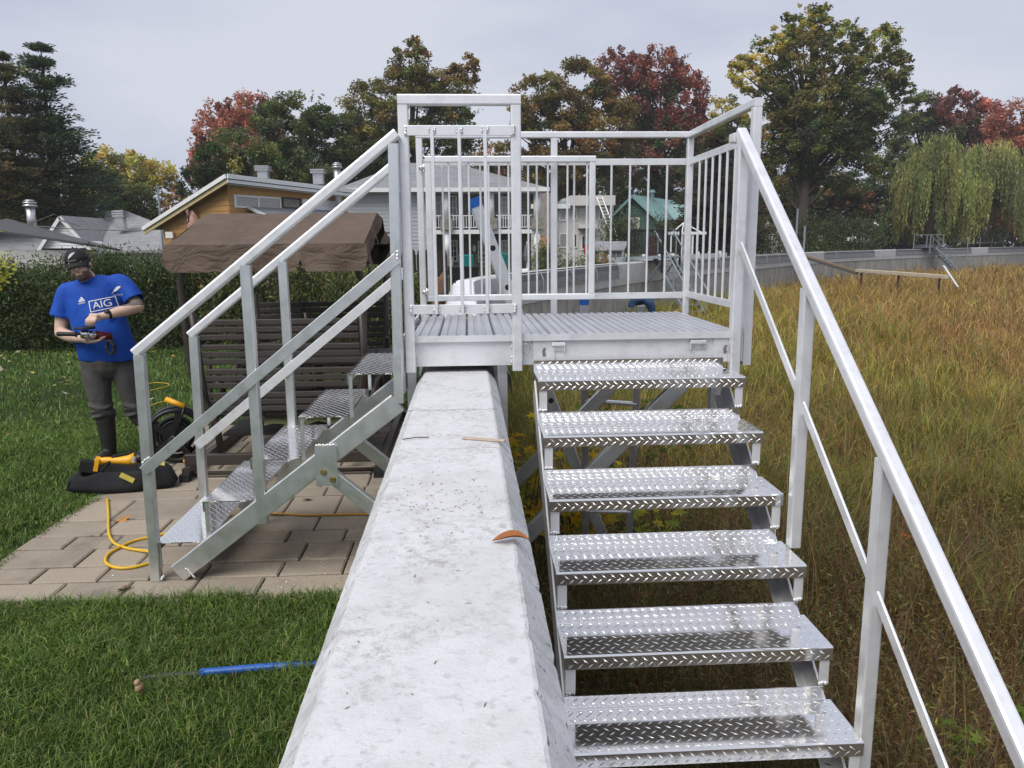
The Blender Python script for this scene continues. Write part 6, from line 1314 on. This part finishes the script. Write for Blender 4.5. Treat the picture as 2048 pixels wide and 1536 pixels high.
# denim rag over the right stile
b = MB(); c = Vector((tr_.x,5.42,tr_.z+.022)); path = catmull([(-.082,0,-.030),(-.070,0,.004),(-.030,0,.020),(.015,0,.020),(.050,-.01,-.004),(.068,-.015,-.06),(.066,-.015,-.125),(.052,-.012,-.165)], 5); rw = random.Random(12); rings = []
for k, p in enumerate(path):
    t = k/(len(path)-1); wz = .012+.020*math.sin(math.pi*min(1,t*1.15))**.7; nx_ = Vector((path[min(k+1,len(path)-1)]-path[max(k-1,0)])).normalized(); sd2 = Vector((-nx_.z,0,nx_.x))
    rings.append([c+Vector(p)+sd2*(wz*math.cos(a_)*(1+.18*math.sin(3*a_+k*.5)))+Vector((0,1,0))*(.045*math.sin(a_)*(1+.2*math.sin(2*a_+k*.3))) for a_ in np.linspace(0,2*math.pi,16,endpoint=False)])
b.sweep(rings); b.build('denim_rag', DENIM, label='blue denim rag draped over the ladder stile', cat='rag', smooth=True, loc=tuple(c))
q0 = at(905,634,5.27); q1 = at(943,632,5.27); b = MB(); b.beam(q0,q1,.018,.022,(0,1,0),.004); LV = b.build('spirit_level', YELLOW, label='short yellow hand tool lying at the back of the deck', cat='tool', loc=tuple(q0)); b = MB(); b.beam(at(930,630,5.265),at(936,630,5.265),.012,.012); b.build('lever', BLACKP, LV)
# ------------------------------------------------------------------ leaves, twigs and shavings
def leaf_obj(label, loc, s, mat, rot, group=None):
    b = MB(); lobed(b, Vector((0,0,0)), Vector((1,0,0)), Vector((0,0,1)), s); me = b.mesh('fallen_leaf', mat); o = bpy.data.objects.new('fallen_leaf', me); COL.objects.link(o); o.location = loc; o.rotation_euler = rot; return tag(o, label, 'leaf', group)
rl = random.Random(21); LM = [simple('leaf_yellow', (.55,.44,.12), .6, 0, .2, 20), simple('leaf_pale', (.52,.48,.33), .6, 0, .2, 20), simple('leaf_orange', (.42,.20,.05), .6, 0, .2, 20), simple('leaf_brown', (.22,.11,.05), .7, 0, .2, 20)]
LN = ['yellow','pale cream','orange','brown']
for i in range(64):
    px = rl.uniform(0, 350); py = 700+ (rl.random()**1.6)*190
    if 150 < px < 300 and py > 715: continue
    p = gz(px, py, .045); k = rl.choice([0,1,1,2,0,3]); leaf_obj('small %s maple leaf fallen on the lawn behind the stair' % LN[k], p, rl.uniform(.06,.12), LM[k], (rl.gauss(0,.3),rl.gauss(0,.3),rl.uniform(0,6.28)), 'fallen leaves on the lawn')
for lb, px, py, z_, s, k in (('brown maple leaf on the pavers beside the cord loop',245,1042,PZ,.12,2),('curled brown leaf on the pavers in front of the stair foot',247,1178,PZ,.10,3),('brown leaf on the shaded pavers under the stair',615,1000,PZ,.10,3),('tiny tan leaf on the pavers near the yellow cord',178,1072,PZ,.05,2)):
    leaf_obj(lb, gz(px,py,z_)+Vector((0,0,.014)), s, LM[k], (.25,-.2,rl.uniform(0,6)))
p = gz(279,1380,.05); b = MB(); b.ball(p+Vector((0,0,.012)),(.016,.02,.020),10,8); b.ball(p+Vector((-.004,-.004,.034)),(.012,.014,.014),10,8); b.build('mushroom', simple('tan_mushroom', (.36,.24,.14), .7), label='small tan mushroom in the grass before the hose', cat='mushroom', smooth=True)
# curled orange leaf on the wall
c = gz(1022,1085,ZT); b = MB(); V = []
for j in range(13):
    t = j/12-.5; w = .030*(1-(2*t)**2)**.8+.001
    for i in range(7): u = i/6-.5; V.append(c+Vector((t*.085, u*2*w*.55+.004*math.sin(t*6), .004+abs(u)*w*.7+.008*math.cos(t*3))))
b.add(V, [(j*7+i,j*7+i+1,(j+1)*7+i+1,(j+1)*7+i) for j in range(12) for i in range(6)]); b.build('curled_leaf', simple('rust_leaf', (.34,.115,.025), .6, 0, .2, 40), label='curled rust orange leaf lying on the wall edge', cat='leaf', smooth=True, loc=tuple(c))
c0, c1 = gz(926,878,ZT), gz(1010,884,ZT); b = MB(); b.beam(c0+Vector((0,0,.004)),c1+Vector((0,0,.004)),.006,.020,(0,0,1),.002); b.build('wood_splinter', simple('splinter_wood', (.50,.40,.30), .8, 0, .2, 40), label='flat pale splinter of wood lying across the wall', cat='splinter')
c0, c1 = gz(805,882,ZT), gz(858,877,ZT); b = MB(); b.tube([c0+Vector((0,0,.006)),c0.lerp(c1,.5)+Vector((0,.006,.007)),c1+Vector((0,0,.005))],.002,5); b.build('twig', BARK, label='thin dark twig on the wall opposite the splinter', cat='twig')
b = MB(); rs = random.Random(31)
for i in range(330):
    if rs.random() < .62: x_, y_, zz = rs.gauss(-.85,.30), rs.gauss(3.95,.22), PZ+.003
    else: x_, y_, zz = rs.uniform(-1.6,-.35), rs.uniform(3.7,5.0), PZ+.003
    if x_ > -.30 or y_ < PY0+.02 or x_ < -2.6: continue
    l_ = rs.uniform(.003,.011); a_ = rs.uniform(0,6.28); d_ = Vector((math.cos(a_),math.sin(a_),0)); e_ = Vector((-d_.y,d_.x,0)); c_ = Vector((x_,y_,zz)); b.add([c_-d_*l_,c_+e_*.0018,c_+d_*l_+Vector((0,0,.004)),c_-e_*.0018],[(0,1,2,3)])
b.build('metal_shavings', WELD, kind='stuff', label='bright metal shavings scattered on the pavers')
b = MB()
for i in range(240):
    y_ = rs.choice([rs.gauss(3.05,.10),rs.gauss(1.95,.12),rs.uniform(1.0,3.9)]); x_ = rs.uniform(-.21,.06); l_ = rs.uniform(.002,.010); a_ = rs.uniform(0,6.28); d_ = Vector((math.cos(a_),math.sin(a_),0)); e_ = Vector((-d_.y,d_.x,0)); c_ = Vector((x_,y_,ZT+.0016)); b.add([c_-d_*l_,c_+e_*.0012,c_+d_*l_,c_-e_*.0012],[(0,1,2,3)])
b.build('wall_crumbs', simple('bark_crumbs', (.20,.14,.08), .9), kind='stuff', label='small bark crumbs and twigs on the wall top')
# ------------------------------------------------------------------ the person on the lawn
MO = Vector((-3.0, 6.4, 0.0))
def remesh(mb_, vox, smooth_it, name):
    me = mb_.mesh('tmp', [LEAF]); o = bpy.data.objects.new('tmp', me); COL.objects.link(o)
    m = o.modifiers.new('r', 'REMESH'); m.mode = 'VOXEL'; m.voxel_size = vox; m.adaptivity = 0
    if smooth_it: s = o.modifiers.new('s', 'SMOOTH'); s.iterations = smooth_it; s.factor = .5
    dg = bpy.context.evaluated_depsgraph_get(); out = bpy.data.meshes.new_from_object(o.evaluated_get(dg)); out.name = name; out.materials.clear()
    bpy.data.objects.remove(o); bpy.data.meshes.remove(me); return out
def limb(mb_, pts, rs, n=14, sub=4):
    P = catmull(pts, sub); R = np.interp(np.linspace(0,1,len(P)), np.linspace(0,1,len(rs)), rs); mb_.tube([Vector(p) for p in P], list(R), n)
    mb_.ball(P[0], R[0]*.99, 12, 8); mb_.ball(P[-1], R[-1]*.99, 12, 8)
def setmats(me, mats, fn=None):
    for m in mats: me.materials.append(m)
    me.polygons.foreach_set('use_smooth', [True]*len(me.polygons))
    if fn: me.polygons.foreach_set('material_index', [fn(p.center) for p in me.polygons])
    me.update()
SKIN = simple('skin', (.66,.45,.35), .55, 0, .08, 14, .15, 150); BEARD = simple('brown_beard', (.17,.105,.068), .85, 0, .3, 60, .6, 260, .004); TATT = simple('tattooed_skin', (.17,.135,.115), .6, 0, .45, 45)
SHIRT = None
def mk_shirt():
    t = NT('royal_blue_jersey'); c = t.coord(); n_ = t.noise(c, 5, 4); col = t.ramp(n_, [(.3,(.006,.055,.34)),(.7,(.010,.080,.44))])
    w = t.noise(t.coord(scale=(1,1,.45)), 9, 4, .55, .6); return t.bsdf(col, .72, 0, t.bump(t.noise(c,220,2), .12, .001, t.bump(w, .55, .03)), **{'Specular IOR Level': .3})
SHIRT = mk_shirt(); JEANS = simple('charcoal_jeans', (.075,.071,.067), .85, 0, .3, 9, .6, 26, .012); BOOT = simple('dark_rubber_boot', (.030,.029,.029), .5, 0, .25, 8, .2, 40); CAPM = simple('black_cap_cloth', (.010,.010,.012), .8, 0, .2, 20, .3, 200)
# joints, local to MO: x to the side, -y towards the viewer
shL, shR = (-.195,.02,1.43), (.205,.04,1.50); elL, wrL = (-.262,-.03,1.085), (.015,-.235,1.055); elR, wrR = (.375,-.06,1.285), (.205,-.255,1.238)
hipL, knL, anL = (-.03,.01,.86), (-.012,-.02,.50), (-.005,.03,.10); hipR, knR, anR = (.165,.03,.86), (.232,.02,.50), (.275,.14,.10)
HC_ = Vector((-.050,-.070,1.618)); HR = (Matrix.Rotation(math.radians(13),3,'Z') @ Matrix.Rotation(math.radians(-12),3,'Y') @ Matrix.Rotation(math.radians(4),3,'X'))
hp = lambda x,y,z: HC_ + HR @ Vector((x,y,z))
B_ = MB()
# head
B_.ball(hp(0,.012,.02), (.077,.098,.108), 20, 16, HR); B_.ball(hp(0,-.030,-.055), (.060,.066,.060), 16, 12, HR); B_.ball(hp(0,-.062,-.088), (.034,.034,.030), 12, 10, HR)
B_.ball(hp(0,-.088,-.010), (.013,.020,.030), 10, 8, HR); B_.ball(hp(0,-.107,-.026), (.019,.018,.015), 10, 8, HR); B_.ball(hp(0,-.075,.026), (.055,.022,.016), 12, 8, HR)
for s in (-1,1): B_.ball(hp(s*.036,-.066,-.022), (.024,.022,.022), 10, 8, HR); B_.ball(hp(s*.080,.018,-.008), (.010,.021,.033), 10, 8, HR)
B_.ball(hp(0,-.090,-.058), (.026,.012,.006), 10, 6, HR); B_.ball(hp(0,-.088,-.068), (.023,.012,.007), 10, 6, HR)
limb(B_, [hp(0,.02,-.06), (-.015,-.005,1.50), (.005,.02,1.42)], [.058,.063,.075])
# trunk, arms, legs
limb(B_, [(.005,.02,1.40),(.02,.02,1.15),(.07,.02,.90)], [.11,.12,.12]); limb(B_, [(-.17,.02,1.38),(.0,.02,1.40),(.18,.03,1.42)], [.045,.06,.045])
limb(B_, [(-.185,.02,1.37),(-.242,.0,1.24),elL], [.046,.054,.046]); limb(B_, [elL,(-.14,-.14,1.065),wrL], [.047,.046,.031])
limb(B_, [(.195,.035,1.43),(.305,-.01,1.355),elR], [.046,.052,.045]); limb(B_, [elR,(.300,-.16,1.262),wrR], [.046,.045,.030])
limb(B_, [hipL,knL,anL], [.08,.05,.035]); limb(B_, [hipR,knR,anR], [.08,.05,.035])
# hand under the grinder: palm up, fingers curled round the body
pl = Vector((.075,-.262,1.040)); B_.obox(pl, (.085,.078,.028), Matrix.Rotation(math.radians(-18),3,'Z')); limb(B_, [wrL, tuple(pl-Vector((.03,-.01,0)))], [.030,.026], 10)
for k, (oy, ln) in enumerate(((-.030,.070),(-.010,.080),(.011,.076),(.030,.062))):
    r0 = pl+Vector((.040,oy,0)); limb(B_, [tuple(r0), tuple(r0+Vector((ln*.55,-.004,.008))), tuple(r0+Vector((ln*.9,-.002,.032)))], [.0105,.0095,.0080], 8)
r0 = pl+Vector((-.012,-.034,.006)); limb(B_, [tuple(r0), tuple(r0+Vector((.012,-.024,.020))), tuple(r0+Vector((.026,-.022,.044)))], [.0125,.011,.009], 8)
# upper hand: knuckles towards the viewer, fingertips down on the guard
ph = Vector((.140,-.288,1.228)); B_.obox(ph, (.080,.052,.050), Matrix.Rotation(math.radians(8),3,'Y') @ Matrix.Rotation(math.radians(-20),3,'Z')); limb(B_, [wrR, tuple(ph+Vector((.02,.01,0)))], [.029,.029], 10)
for k, (ox, ln) in enumerate(((-.036,.070),(-.014,.076),(.008,.070),(.028,.056))):
    r0 = ph+Vector((ox-.006,-.018,-.004)); limb(B_, [tuple(r0), tuple(r0+Vector((-.008,-.026,-.022))), tuple(r0+Vector((-.012,-.014,-ln*.85)))], [.0115,.0108,.0085], 8)
r0 = ph+Vector((-.040,.012,-.004)); limb(B_, [tuple(r0), tuple(r0+Vector((-.016,.0,-.026))), tuple(r0+Vector((-.012,-.006,-.056)))], [.012,.011,.0085], 8)
me = remesh(B_, .0072, 3, 'person')
HRi = HR.transposed()
def facemat(c):
    q = HRi @ (Vector(c)-HC_)
    if abs(q.x) < .085 and -.13 < q.z < .06 and q.y < .045:
        lip = abs(q.x) < .024 and -.072 < q.z < -.054
        if (q.z < -.050 or (abs(q.x) > .058 and q.z < -.018 and q.y > -.07)) and q.z > -.125 and q.y < .012 and not lip: return 1
        if abs(q.x) < .05 and abs(abs(q.x)-.030) < .016 and .000 < q.z < .010 and q.y < -.06: return 1
    p = Vector(c)
    if p.x > .24 and 1.30 < p.z < 1.40: return 2
    return 0
setmats(me, [SKIN, BEARD, TATT], facemat)
PERSON = bpy.data.objects.new('person', me); COL.objects.link(PERSON); PERSON.location = MO; ORG[PERSON] = MO.copy()
tag(PERSON, 'person in blue jersey, black cap and dark jeans holding an angle grinder on the lawn', 'person')
def child(name, me, parent=None, mats=None):
    o = bpy.data.objects.new(name, me); COL.objects.link(o); o.parent = parent or PERSON; ORG[o] = MO.copy(); return o
# jersey
S_ = MB(); rings = []; ns = 36
for z, cx_, cy_, a, d_ in [(.845,.078,.015,.232,.150),(.90,.074,.010,.232,.158),(1.0,.064,.0,.222,.165),(1.1,.045,-.005,.213,.165),(1.2,.025,.0,.215,.155),(1.3,.012,.005,.215,.142),(1.38,.006,.012,.212,.125),(1.425,.006,.018,.185,.106),(1.455,.004,.018,.130,.090),(1.475,.0,.012,.088,.078)]:
    z = z + max(0, z-1.2)*.20
    sl = .16*(z-1.3 if z > 1.3 else 0)                     # shoulder line tilts
    rings.append([Vector((cx_+a*abs(math.cos(t))**.85*math.copysign(1,math.cos(t)), cy_+d_*math.sin(t), z+sl*math.cos(t)*a*3 + (.012*math.sin(2*t) if z < .86 else 0))) for t in np.linspace(0,2*math.pi,ns,endpoint=False)])
S_.sweep(rings)
limb(S_, [(-.11,.02,1.385),(-.188,.02,1.405),(-.238,.0,1.28),(-.258,-.012,1.205)], [.080,.082,.080,.084], 16); limb(S_, [(.11,.03,1.42),(.200,.035,1.465),(.290,.0,1.395),(.330,-.02,1.335)], [.080,.082,.078,.078], 16)
rf = random.Random(17)
for k in range(15):                                         # soft folds
    x_ = rf.uniform(-.15,.25); z_ = rf.uniform(.86,1.22); a_ = rf.uniform(-.5,.9); l_ = rf.uniform(.05,.12); y_ = -.150+.10*abs((x_-.05)/.22)**2.2
    S_.tube([(x_-math.sin(a_)*l_,y_+.012,z_+math.cos(a_)*l_),(x_,y_,z_),(x_+math.sin(a_)*l_,y_+.012,z_-math.cos(a_)*l_)], [.004,.014,.004], 8)
ms = remesh(S_, .0105, 5, 'jersey')
# open the neck, hem and sleeves cleanly
import bmesh
bmx = bmesh.new(); bmx.from_mesh(ms)
kill = []
eL = Vector((-.258,-.012,1.205)); dL = (eL-Vector((-.238,.0,1.28))).normalized(); eR = Vector((.330,-.02,1.335)); dR = (eR-Vector((.290,.0,1.395))).normalized()
for f in bmx.faces:
    c = f.calc_center_median()
    if (c.z < .852) or (c-eL).dot(dL) > .0 and (c-eL).length < .14 and c.x < -.16 or (c-eR).dot(dR) > .0 and (c-eR).length < .14 and c.x > .24: kill.append(f)
    elif (Vector((c.x,c.y,0))-Vector((-.008,-.012,0))).length < .074 and c.z > 1.475: kill.append(f)
bmesh.ops.delete(bmx, geom=kill, context='FACES'); bmx.to_mesh(ms); bmx.free(); setmats(ms, [SHIRT]); JER = child('jersey', ms)
cb = MB(); cb.tube([Vector((-.008+.0755*math.cos(t), -.012+.0745*math.sin(t), 1.496+.030*math.cos(t)+.014*math.sin(t))) for t in np.linspace(0,2*math.pi,30,endpoint=False)], .009, 8, True); cm_ = cb.mesh('collar', SHIRT, smooth=True); child('collar', cm_, JER)
sm = JER.modifiers.new('thick', 'SOLIDIFY'); sm.thickness = .005; sm.offset = -1
# trousers
T_ = MB(); limb(T_, [(.075,.02,.93),(.072,.02,.84)], [.155,.165], 20); T_.ball((.075,.03,.86),(.19,.125,.10),20,12)
limb(T_, [hipL,(-.030,-.005,.70),knL,(-.006,.0,.40),(-.004,.01,.36)], [.120,.108,.082,.076,.074], 16); limb(T_, [hipR,(.205,.02,.70),knR,(.245,.05,.40),(.25,.06,.36)], [.120,.108,.082,.076,.074], 16)
for kx, ky, kz in ((-.012,-.02,.48),(-.008,-.01,.435),(-.006,-.005,.40),(.234,.02,.48),(.24,.03,.44),(.244,.04,.40)):
    T_.tube([Vector((kx+.086*math.cos(t)*1.02,ky+.086*math.sin(t)*1.02,kz+.012*math.sin(2*t+kz*40))) for t in np.linspace(0,2*math.pi,18,endpoint=False)], .011, 8, True)
mt = remesh(T_, .011, 4, 'jeans'); setmats(mt, [JEANS]); child('jeans', mt)
# boots
for nm, kn, an, toe in (('boot',(-.004,.01,.385),anL,(-.045,-.135,.035)),('boot',(.25,.06,.385),anR,(.25,-.02,.035))):
    K_ = MB(); limb(K_, [kn,(an[0],an[1]-.01,.24),(an[0],an[1],.10)], [.077,.066,.056], 16); limb(K_, [(an[0],an[1]+.02,.052),((an[0]+toe[0])/2,(an[1]+toe[1])/2,.052),toe], [.050,.050,.040], 14); mbt = remesh(K_, .009, 3, 'boot'); setmats(mbt, [BOOT]); child('boot', mbt)
# cap: dome, peak, button
C_ = MB(); rings = []
for k in range(9):
    t = k/8*math.pi/2; r_ = math.cos(t); rings.append([hp(.088*r_*math.cos(a), .010+.108*r_*math.sin(a), .028+.105*math.sin(t)**.9) for a in np.linspace(0,2*math.pi,28,endpoint=False)])
C_.sweep(rings); C_.sweep([[hp(.089*math.cos(a), .010+.109*math.sin(a), z_) for a in np.linspace(0,2*math.pi,28,endpoint=False)] for z_ in (.006,.029)]); C_.ball(hp(0,.01,.135), .009, 8, 6)
CAP = C_.mesh('cap', CAPM, smooth=True); CAPO = child('cap', CAP)
K_ = MB(); V = []; 
for j in range(9):
    t = j/8
    for i in range(15):
        u = i/14*2-1; ang = u*1.25; x_ = .084*math.sin(ang)*(1-.10*t); y_ = .010-.104*math.cos(ang)-t*.054*math.cos(ang*.85); V.append(hp(x_, y_, .018-.020*t-.030*u*u*(.4+.6*t)))
K_.add(V, [(j*15+i,j*15+i+1,(j+1)*15+i+1,(j+1)*15+i) for j in range(8) for i in range(14)]); pk = child('peak', K_.mesh('peak', CAPM, smooth=True), CAPO); mo = pk.modifiers.new('t','SOLIDIFY'); mo.thickness = .005
# eyes under the peak
for sx in (-1,1):
    E_ = MB(); E_.ball(hp(sx*.031,-.083,.006), (.0125,.006,.0065), 10, 6, HR); eo = child('eye', E_.mesh('eye', simple('eye_white', (.62,.58,.54), .3) if 'eye_white' not in bpy.data.materials else bpy.data.materials['eye_white'], smooth=True))
    E_ = MB(); E_.ball(hp(sx*.031,-.088,.004), (.006,.003,.005), 8, 6, HR); child('iris', E_.mesh('iris', BLACKP, smooth=True), eo)
# watch
W_ = MB(); wv = (Vector(wrR)-Vector(elR)).normalized(); wc = Vector(wrR)-wv*.022; W_.lathe(wc-wv*.012, wv, [(0,.034),(.003,.0365),(.021,.0365),(.024,.034)], 20); W_.lathe(wc+Vector((.0,-.028,.022)), Vector((0,-.6,.8)), [(0,.019),(.010,.018),(.011,.010)], 16); child('watch', W_.mesh('watch', BLACKP, smooth=True))
# prints on jersey and cap
from mathutils.bvhtree import BVHTree
WPRINT = simple('white_print', (.82,.82,.82), .6, 0, .03, 10); GPRINT = simple('grey_print', (.55,.55,.55), .6, 0, .05, 10); RPRINT = simple('flag_blue_print', (.05,.06,.30), .6)
def bvh_of(me_): return BVHTree.FromPolygons([v.co[:] for v in me_.vertices], [p.vertices[:] for p in me_.polygons])
def text_mesh(s, size):
    cu = bpy.data.curves.new('t','FONT'); cu.body = s; cu.size = size; cu.align_x = 'CENTER'; cu.align_y = 'CENTER'; cu.offset = .0
    o = bpy.data.objects.new('t', cu); COL.objects.link(o); dg = bpy.context.evaluated_depsgraph_get(); m_ = bpy.data.meshes.new_from_object(o.evaluated_get(dg)); bpy.data.objects.remove(o); return m_
def stick(bv, verts, faces, c, rot, name, mat, parent, lift=.004, dirv=Vector((0,1,0))):
    """lay flat artwork (u,v) on the cloth by dropping it along dirv"""
    out = []; miss = set(); cr_, sr = math.cos(rot), math.sin(rot)
    for u, v in verts:
        x_, z_ = c[0]+u*cr_-v*sr, c[1]+u*sr+v*cr_; h = bv.ray_cast(Vector((x_, -1.0, z_)), dirv)
        if h[0] is None: miss.add(len(out))
        y_ = (h[0].y if h[0] is not None else -.15) - lift; out.append((x_, y_, z_))
    faces = [f for f in faces if not miss.intersection(f)]; m_ = bpy.data.meshes.new(name); m_.from_pydata(out, [], faces); m_.materials.append(mat); m_.update(); return child(name, m_, parent)
def fern(sc):
    V = [(-.52,-.34),(-.47,-.36)]; sp = [(-.5+1.0*t, -.35+.70*t+.10*math.sin(t*2.6)) for t in np.linspace(0,1,13)]; fs = []; V = []
    for k in range(12):
        a, b_ = sp[k], sp[k+1]; w = .24*math.sin(math.pi*min(1,(k+1.2)/12.5))**.8; d_ = (b_[0]-a[0], b_[1]-a[1]); L_ = math.hypot(*d_); n_ = (-d_[1]/L_, d_[0]/L_); i0 = len(V)
        V += [a, b_, (b_[0]+n_[0]*w+d_[0]*.9, b_[1]+n_[1]*w+d_[1]*.9), (a[0]+n_[0]*w*.93+d_[0]*1.1, a[1]+n_[1]*w*.93+d_[1]*1.1), (b_[0]-n_[0]*w*.75+d_[0]*.9, b_[1]-n_[1]*w*.75+d_[1]*.9), (a[0]-n_[0]*w*.7+d_[0]*1.1, a[1]-n_[1]*w*.7+d_[1]*1.1)]
        fs += [(i0,i0+1,i0+2,i0+3),(i0+1,i0,i0+5,i0+4)]
    i0 = len(V); V += [(-.5,-.35),(-.62,-.52),(-.57,-.53),(-.46,-.38)]; fs.append((i0,i0+1,i0+2,i0+3)); return [(u*sc,v*sc) for u,v in V], fs
bv = bvh_of(ms)
def txt(s, size, c, rot, bvx, parent, mat, nm='lettering', lift=.004): 
    m_ = text_mesh(s, size); return stick(bvx, [(v.co.x, v.co.y) for v in m_.vertices], [tuple(p.vertices) for p in m_.polygons], c, rot, nm, mat, parent, lift)
def loc_of(px, py, y): q = at(px,py,y)-MO; return (q.x, q.z)
cA = loc_of(201,609,6.25); rA = math.radians(11)
w_, h_, th = .090, .044, .006; fr = [(-w_,-h_),(w_,-h_),(w_,h_),(-w_,h_),(-w_+th,-h_+th),(w_-th,-h_+th),(w_-th,h_-th),(-w_+th,h_-th)]
# frame cut into short pieces so that it follows the cloth
def frame_art():
    V, F_ = [], []
    for (x0,y0,x1,y1,nx_,ny_) in ((-w_,-h_,w_,-h_+th,16,1),(-w_,h_-th,w_,h_,16,1),(-w_,-h_+th,-w_+th,h_-th,1,8),(w_-th,-h_+th,w_,h_-th,1,8)):
        for i in range(nx_):
            for j in range(ny_):
                a0,a1 = x0+(x1-x0)*i/nx_, x0+(x1-x0)*(i+1)/nx_; b0,b1 = y0+(y1-y0)*j/ny_, y0+(y1-y0)*(j+1)/ny_; k_ = len(V); V += [(a0,b0),(a1,b0),(a1,b1),(a0,b1)]; F_.append((k_,k_+1,k_+2,k_+3))
    return V, F_
V, F_ = frame_art(); stick(bv, V, F_, cA, rA, 'printed_frame', WPRINT, JER); txt('AIG', .078, (cA[0], cA[1]), rA, bv, JER, WPRINT)
cB = loc_of(163,600,6.27); stripes = []; Fs = []
for k, (x0, hgt) in enumerate(((-.020,.012),(-.004,.022),(.013,.034))):
    i0 = len(stripes); stripes += [(x0,-.012),(x0+.013,-.012),(x0+.013-.55*hgt,-.012+hgt),(x0-.55*hgt,-.012+hgt)]; Fs.append((i0,i0+1,i0+2,i0+3))
stick(bv, stripes, Fs, cB, math.radians(14), 'printed_stripes', WPRINT, JER); txt('adidas', .022, (cB[0]+.003,cB[1]-.022), math.radians(14), bv, JER, WPRINT)
cF = loc_of(227,580,6.28); V, F_ = fern(.062); stick(bv, V, F_, cF, math.radians(-2), 'printed_fern', WPRINT, JER); txt('ALL BLACKS', .015, (cF[0]+.008,cF[1]-.042), math.radians(4), bv, JER, WPRINT)
bc = bvh_of(CAP); V, F_ = fern(.062); qh = hp(-.012,-.10,.082); cH = (qh.x, qh.z); V, F_ = fern(.054); stick(bc, V, F_, cH, math.radians(14), 'printed_fern', GPRINT, CAPO, .005); txt('ALL BLACKS', .012, (cH[0]+.006,cH[1]-.037), math.radians(10), bc, CAPO, GPRINT, lift=.005)
stick(bc, [(-.011,-.016),(.010,-.014),(.010,.014),(-.011,.016)], [(0,1,2,3)], (hp(.072,-.05,.062).x, hp(.072,-.05,.062).z), 0, 'printed_flag', RPRINT, CAPO, .006)
bp = bvh_of(pk.data); stick(bp, [(-.018,-.004),(.004,-.005),(.012,-.001),(.016,.008),(.010,.004),(-.018,.002)], [(0,1,2,3,4,5)], (hp(.052,-.13,.0).x, hp(.052,-.13,.002).z), .25, 'printed_mark', WPRINT, CAPO, .004)
# ------------------------------------------------------------------ angle grinder in the hands
G0 = MO+Vector((.068,-.325,1.108)); GR = thing('angle_grinder', 'red and silver angle grinder with black side handle held by the person', 'power tool', G0)
b = MB(); b.lathe(G0+Vector((0,0,-.040)), (0,0,1), [(0,.026),(.006,.034),(.040,.036),(.058,.030),(.064,.020)], 18); b.tube([G0+Vector((0,0,-.015)),G0+Vector((.03,.045,-.018)),G0+Vector((.045,.075,-.022))],[.030,.032,.030],14); b.build('gear_head', CHROME, GR, True)
b = MB(); b.tube([G0+Vector((.042,.07,-.022)),G0+Vector((.075,.11,-.030)),G0+Vector((.12,.155,-.045))],[.034,.030,.027],14); b.build('motor_housing', REDP, GR, True)
b = MB(); b.lathe(G0+Vector((0,0,.030)), (0,0.03,1), [(0,.020),(.002,.074),(.016,.076),(.018,.070),(.019,.02)], 28); b.build('disc_guard', BLACKP, GR, True)
b = MB(); b.tube([G0+Vector((-.030,-.004,-.006)),G0+Vector((-.055,-.008,-.006)),G0+Vector((-.062,-.008,-.006)),G0+Vector((-.068,-.009,-.006)),G0+Vector((-.11,-.014,-.004)),G0+Vector((-.185,-.022,.0)),G0+Vector((-.196,-.023,.0))],[.008,.009,.026,.018,.0165,.0185,.015],14); b.build('side_handle', BLACKR, GR, True)
b = MB(); rk = random.Random(6)
for k in range(7):
    a = rk.uniform(0,6.28); c = G0+Vector((.165,.03,-.115)); q_ = rk.uniform(.6,1.0); b.tube([c+Vector((.036*q_*math.cos(t+a*.15),.014*math.sin(2*t+a),.055*math.sin(t+a*.1)*rk.uniform(.85,1.0))) for t in np.linspace(0,6.28,16,endpoint=False)], .0055, 6, True)
b.tube([G0+Vector((.12,.155,-.045)),G0+Vector((.15,.12,-.07)),G0+Vector((.165,.04,-.09))],.006,6); b.build('bundled_cable', BLACKR, GR, True)
# pale sawhorse leg at the picture edge
c = gz(2,742,0); b = MB(); b.beam(c+Vector((-.35,0,.55)), c+Vector((.02,0,0)), .03,.05,(0,1,0)); b.build('timber_prop', BEAMW, label='pale slanted timber prop at the picture edge on the lawn', cat='timber')
# ------------------------------------------------------------------ thin haze volume added to lighten the dark tree crowns
HZ = MB(); HZ.box((-175,-70,-2.3),(215,175,31)); t = NT('thin_haze'); v = t.n('ShaderNodeVolumePrincipled', {'Color': (.92,.92,.92), 'Density': 0.0006, 'Anisotropy': 0.1}); t.t.links.new(v.outputs[0], t.out.inputs['Volume'])
HZ.build('haze', t.mat, kind='stuff', label='thin grey haze added to lighten the distant trees')
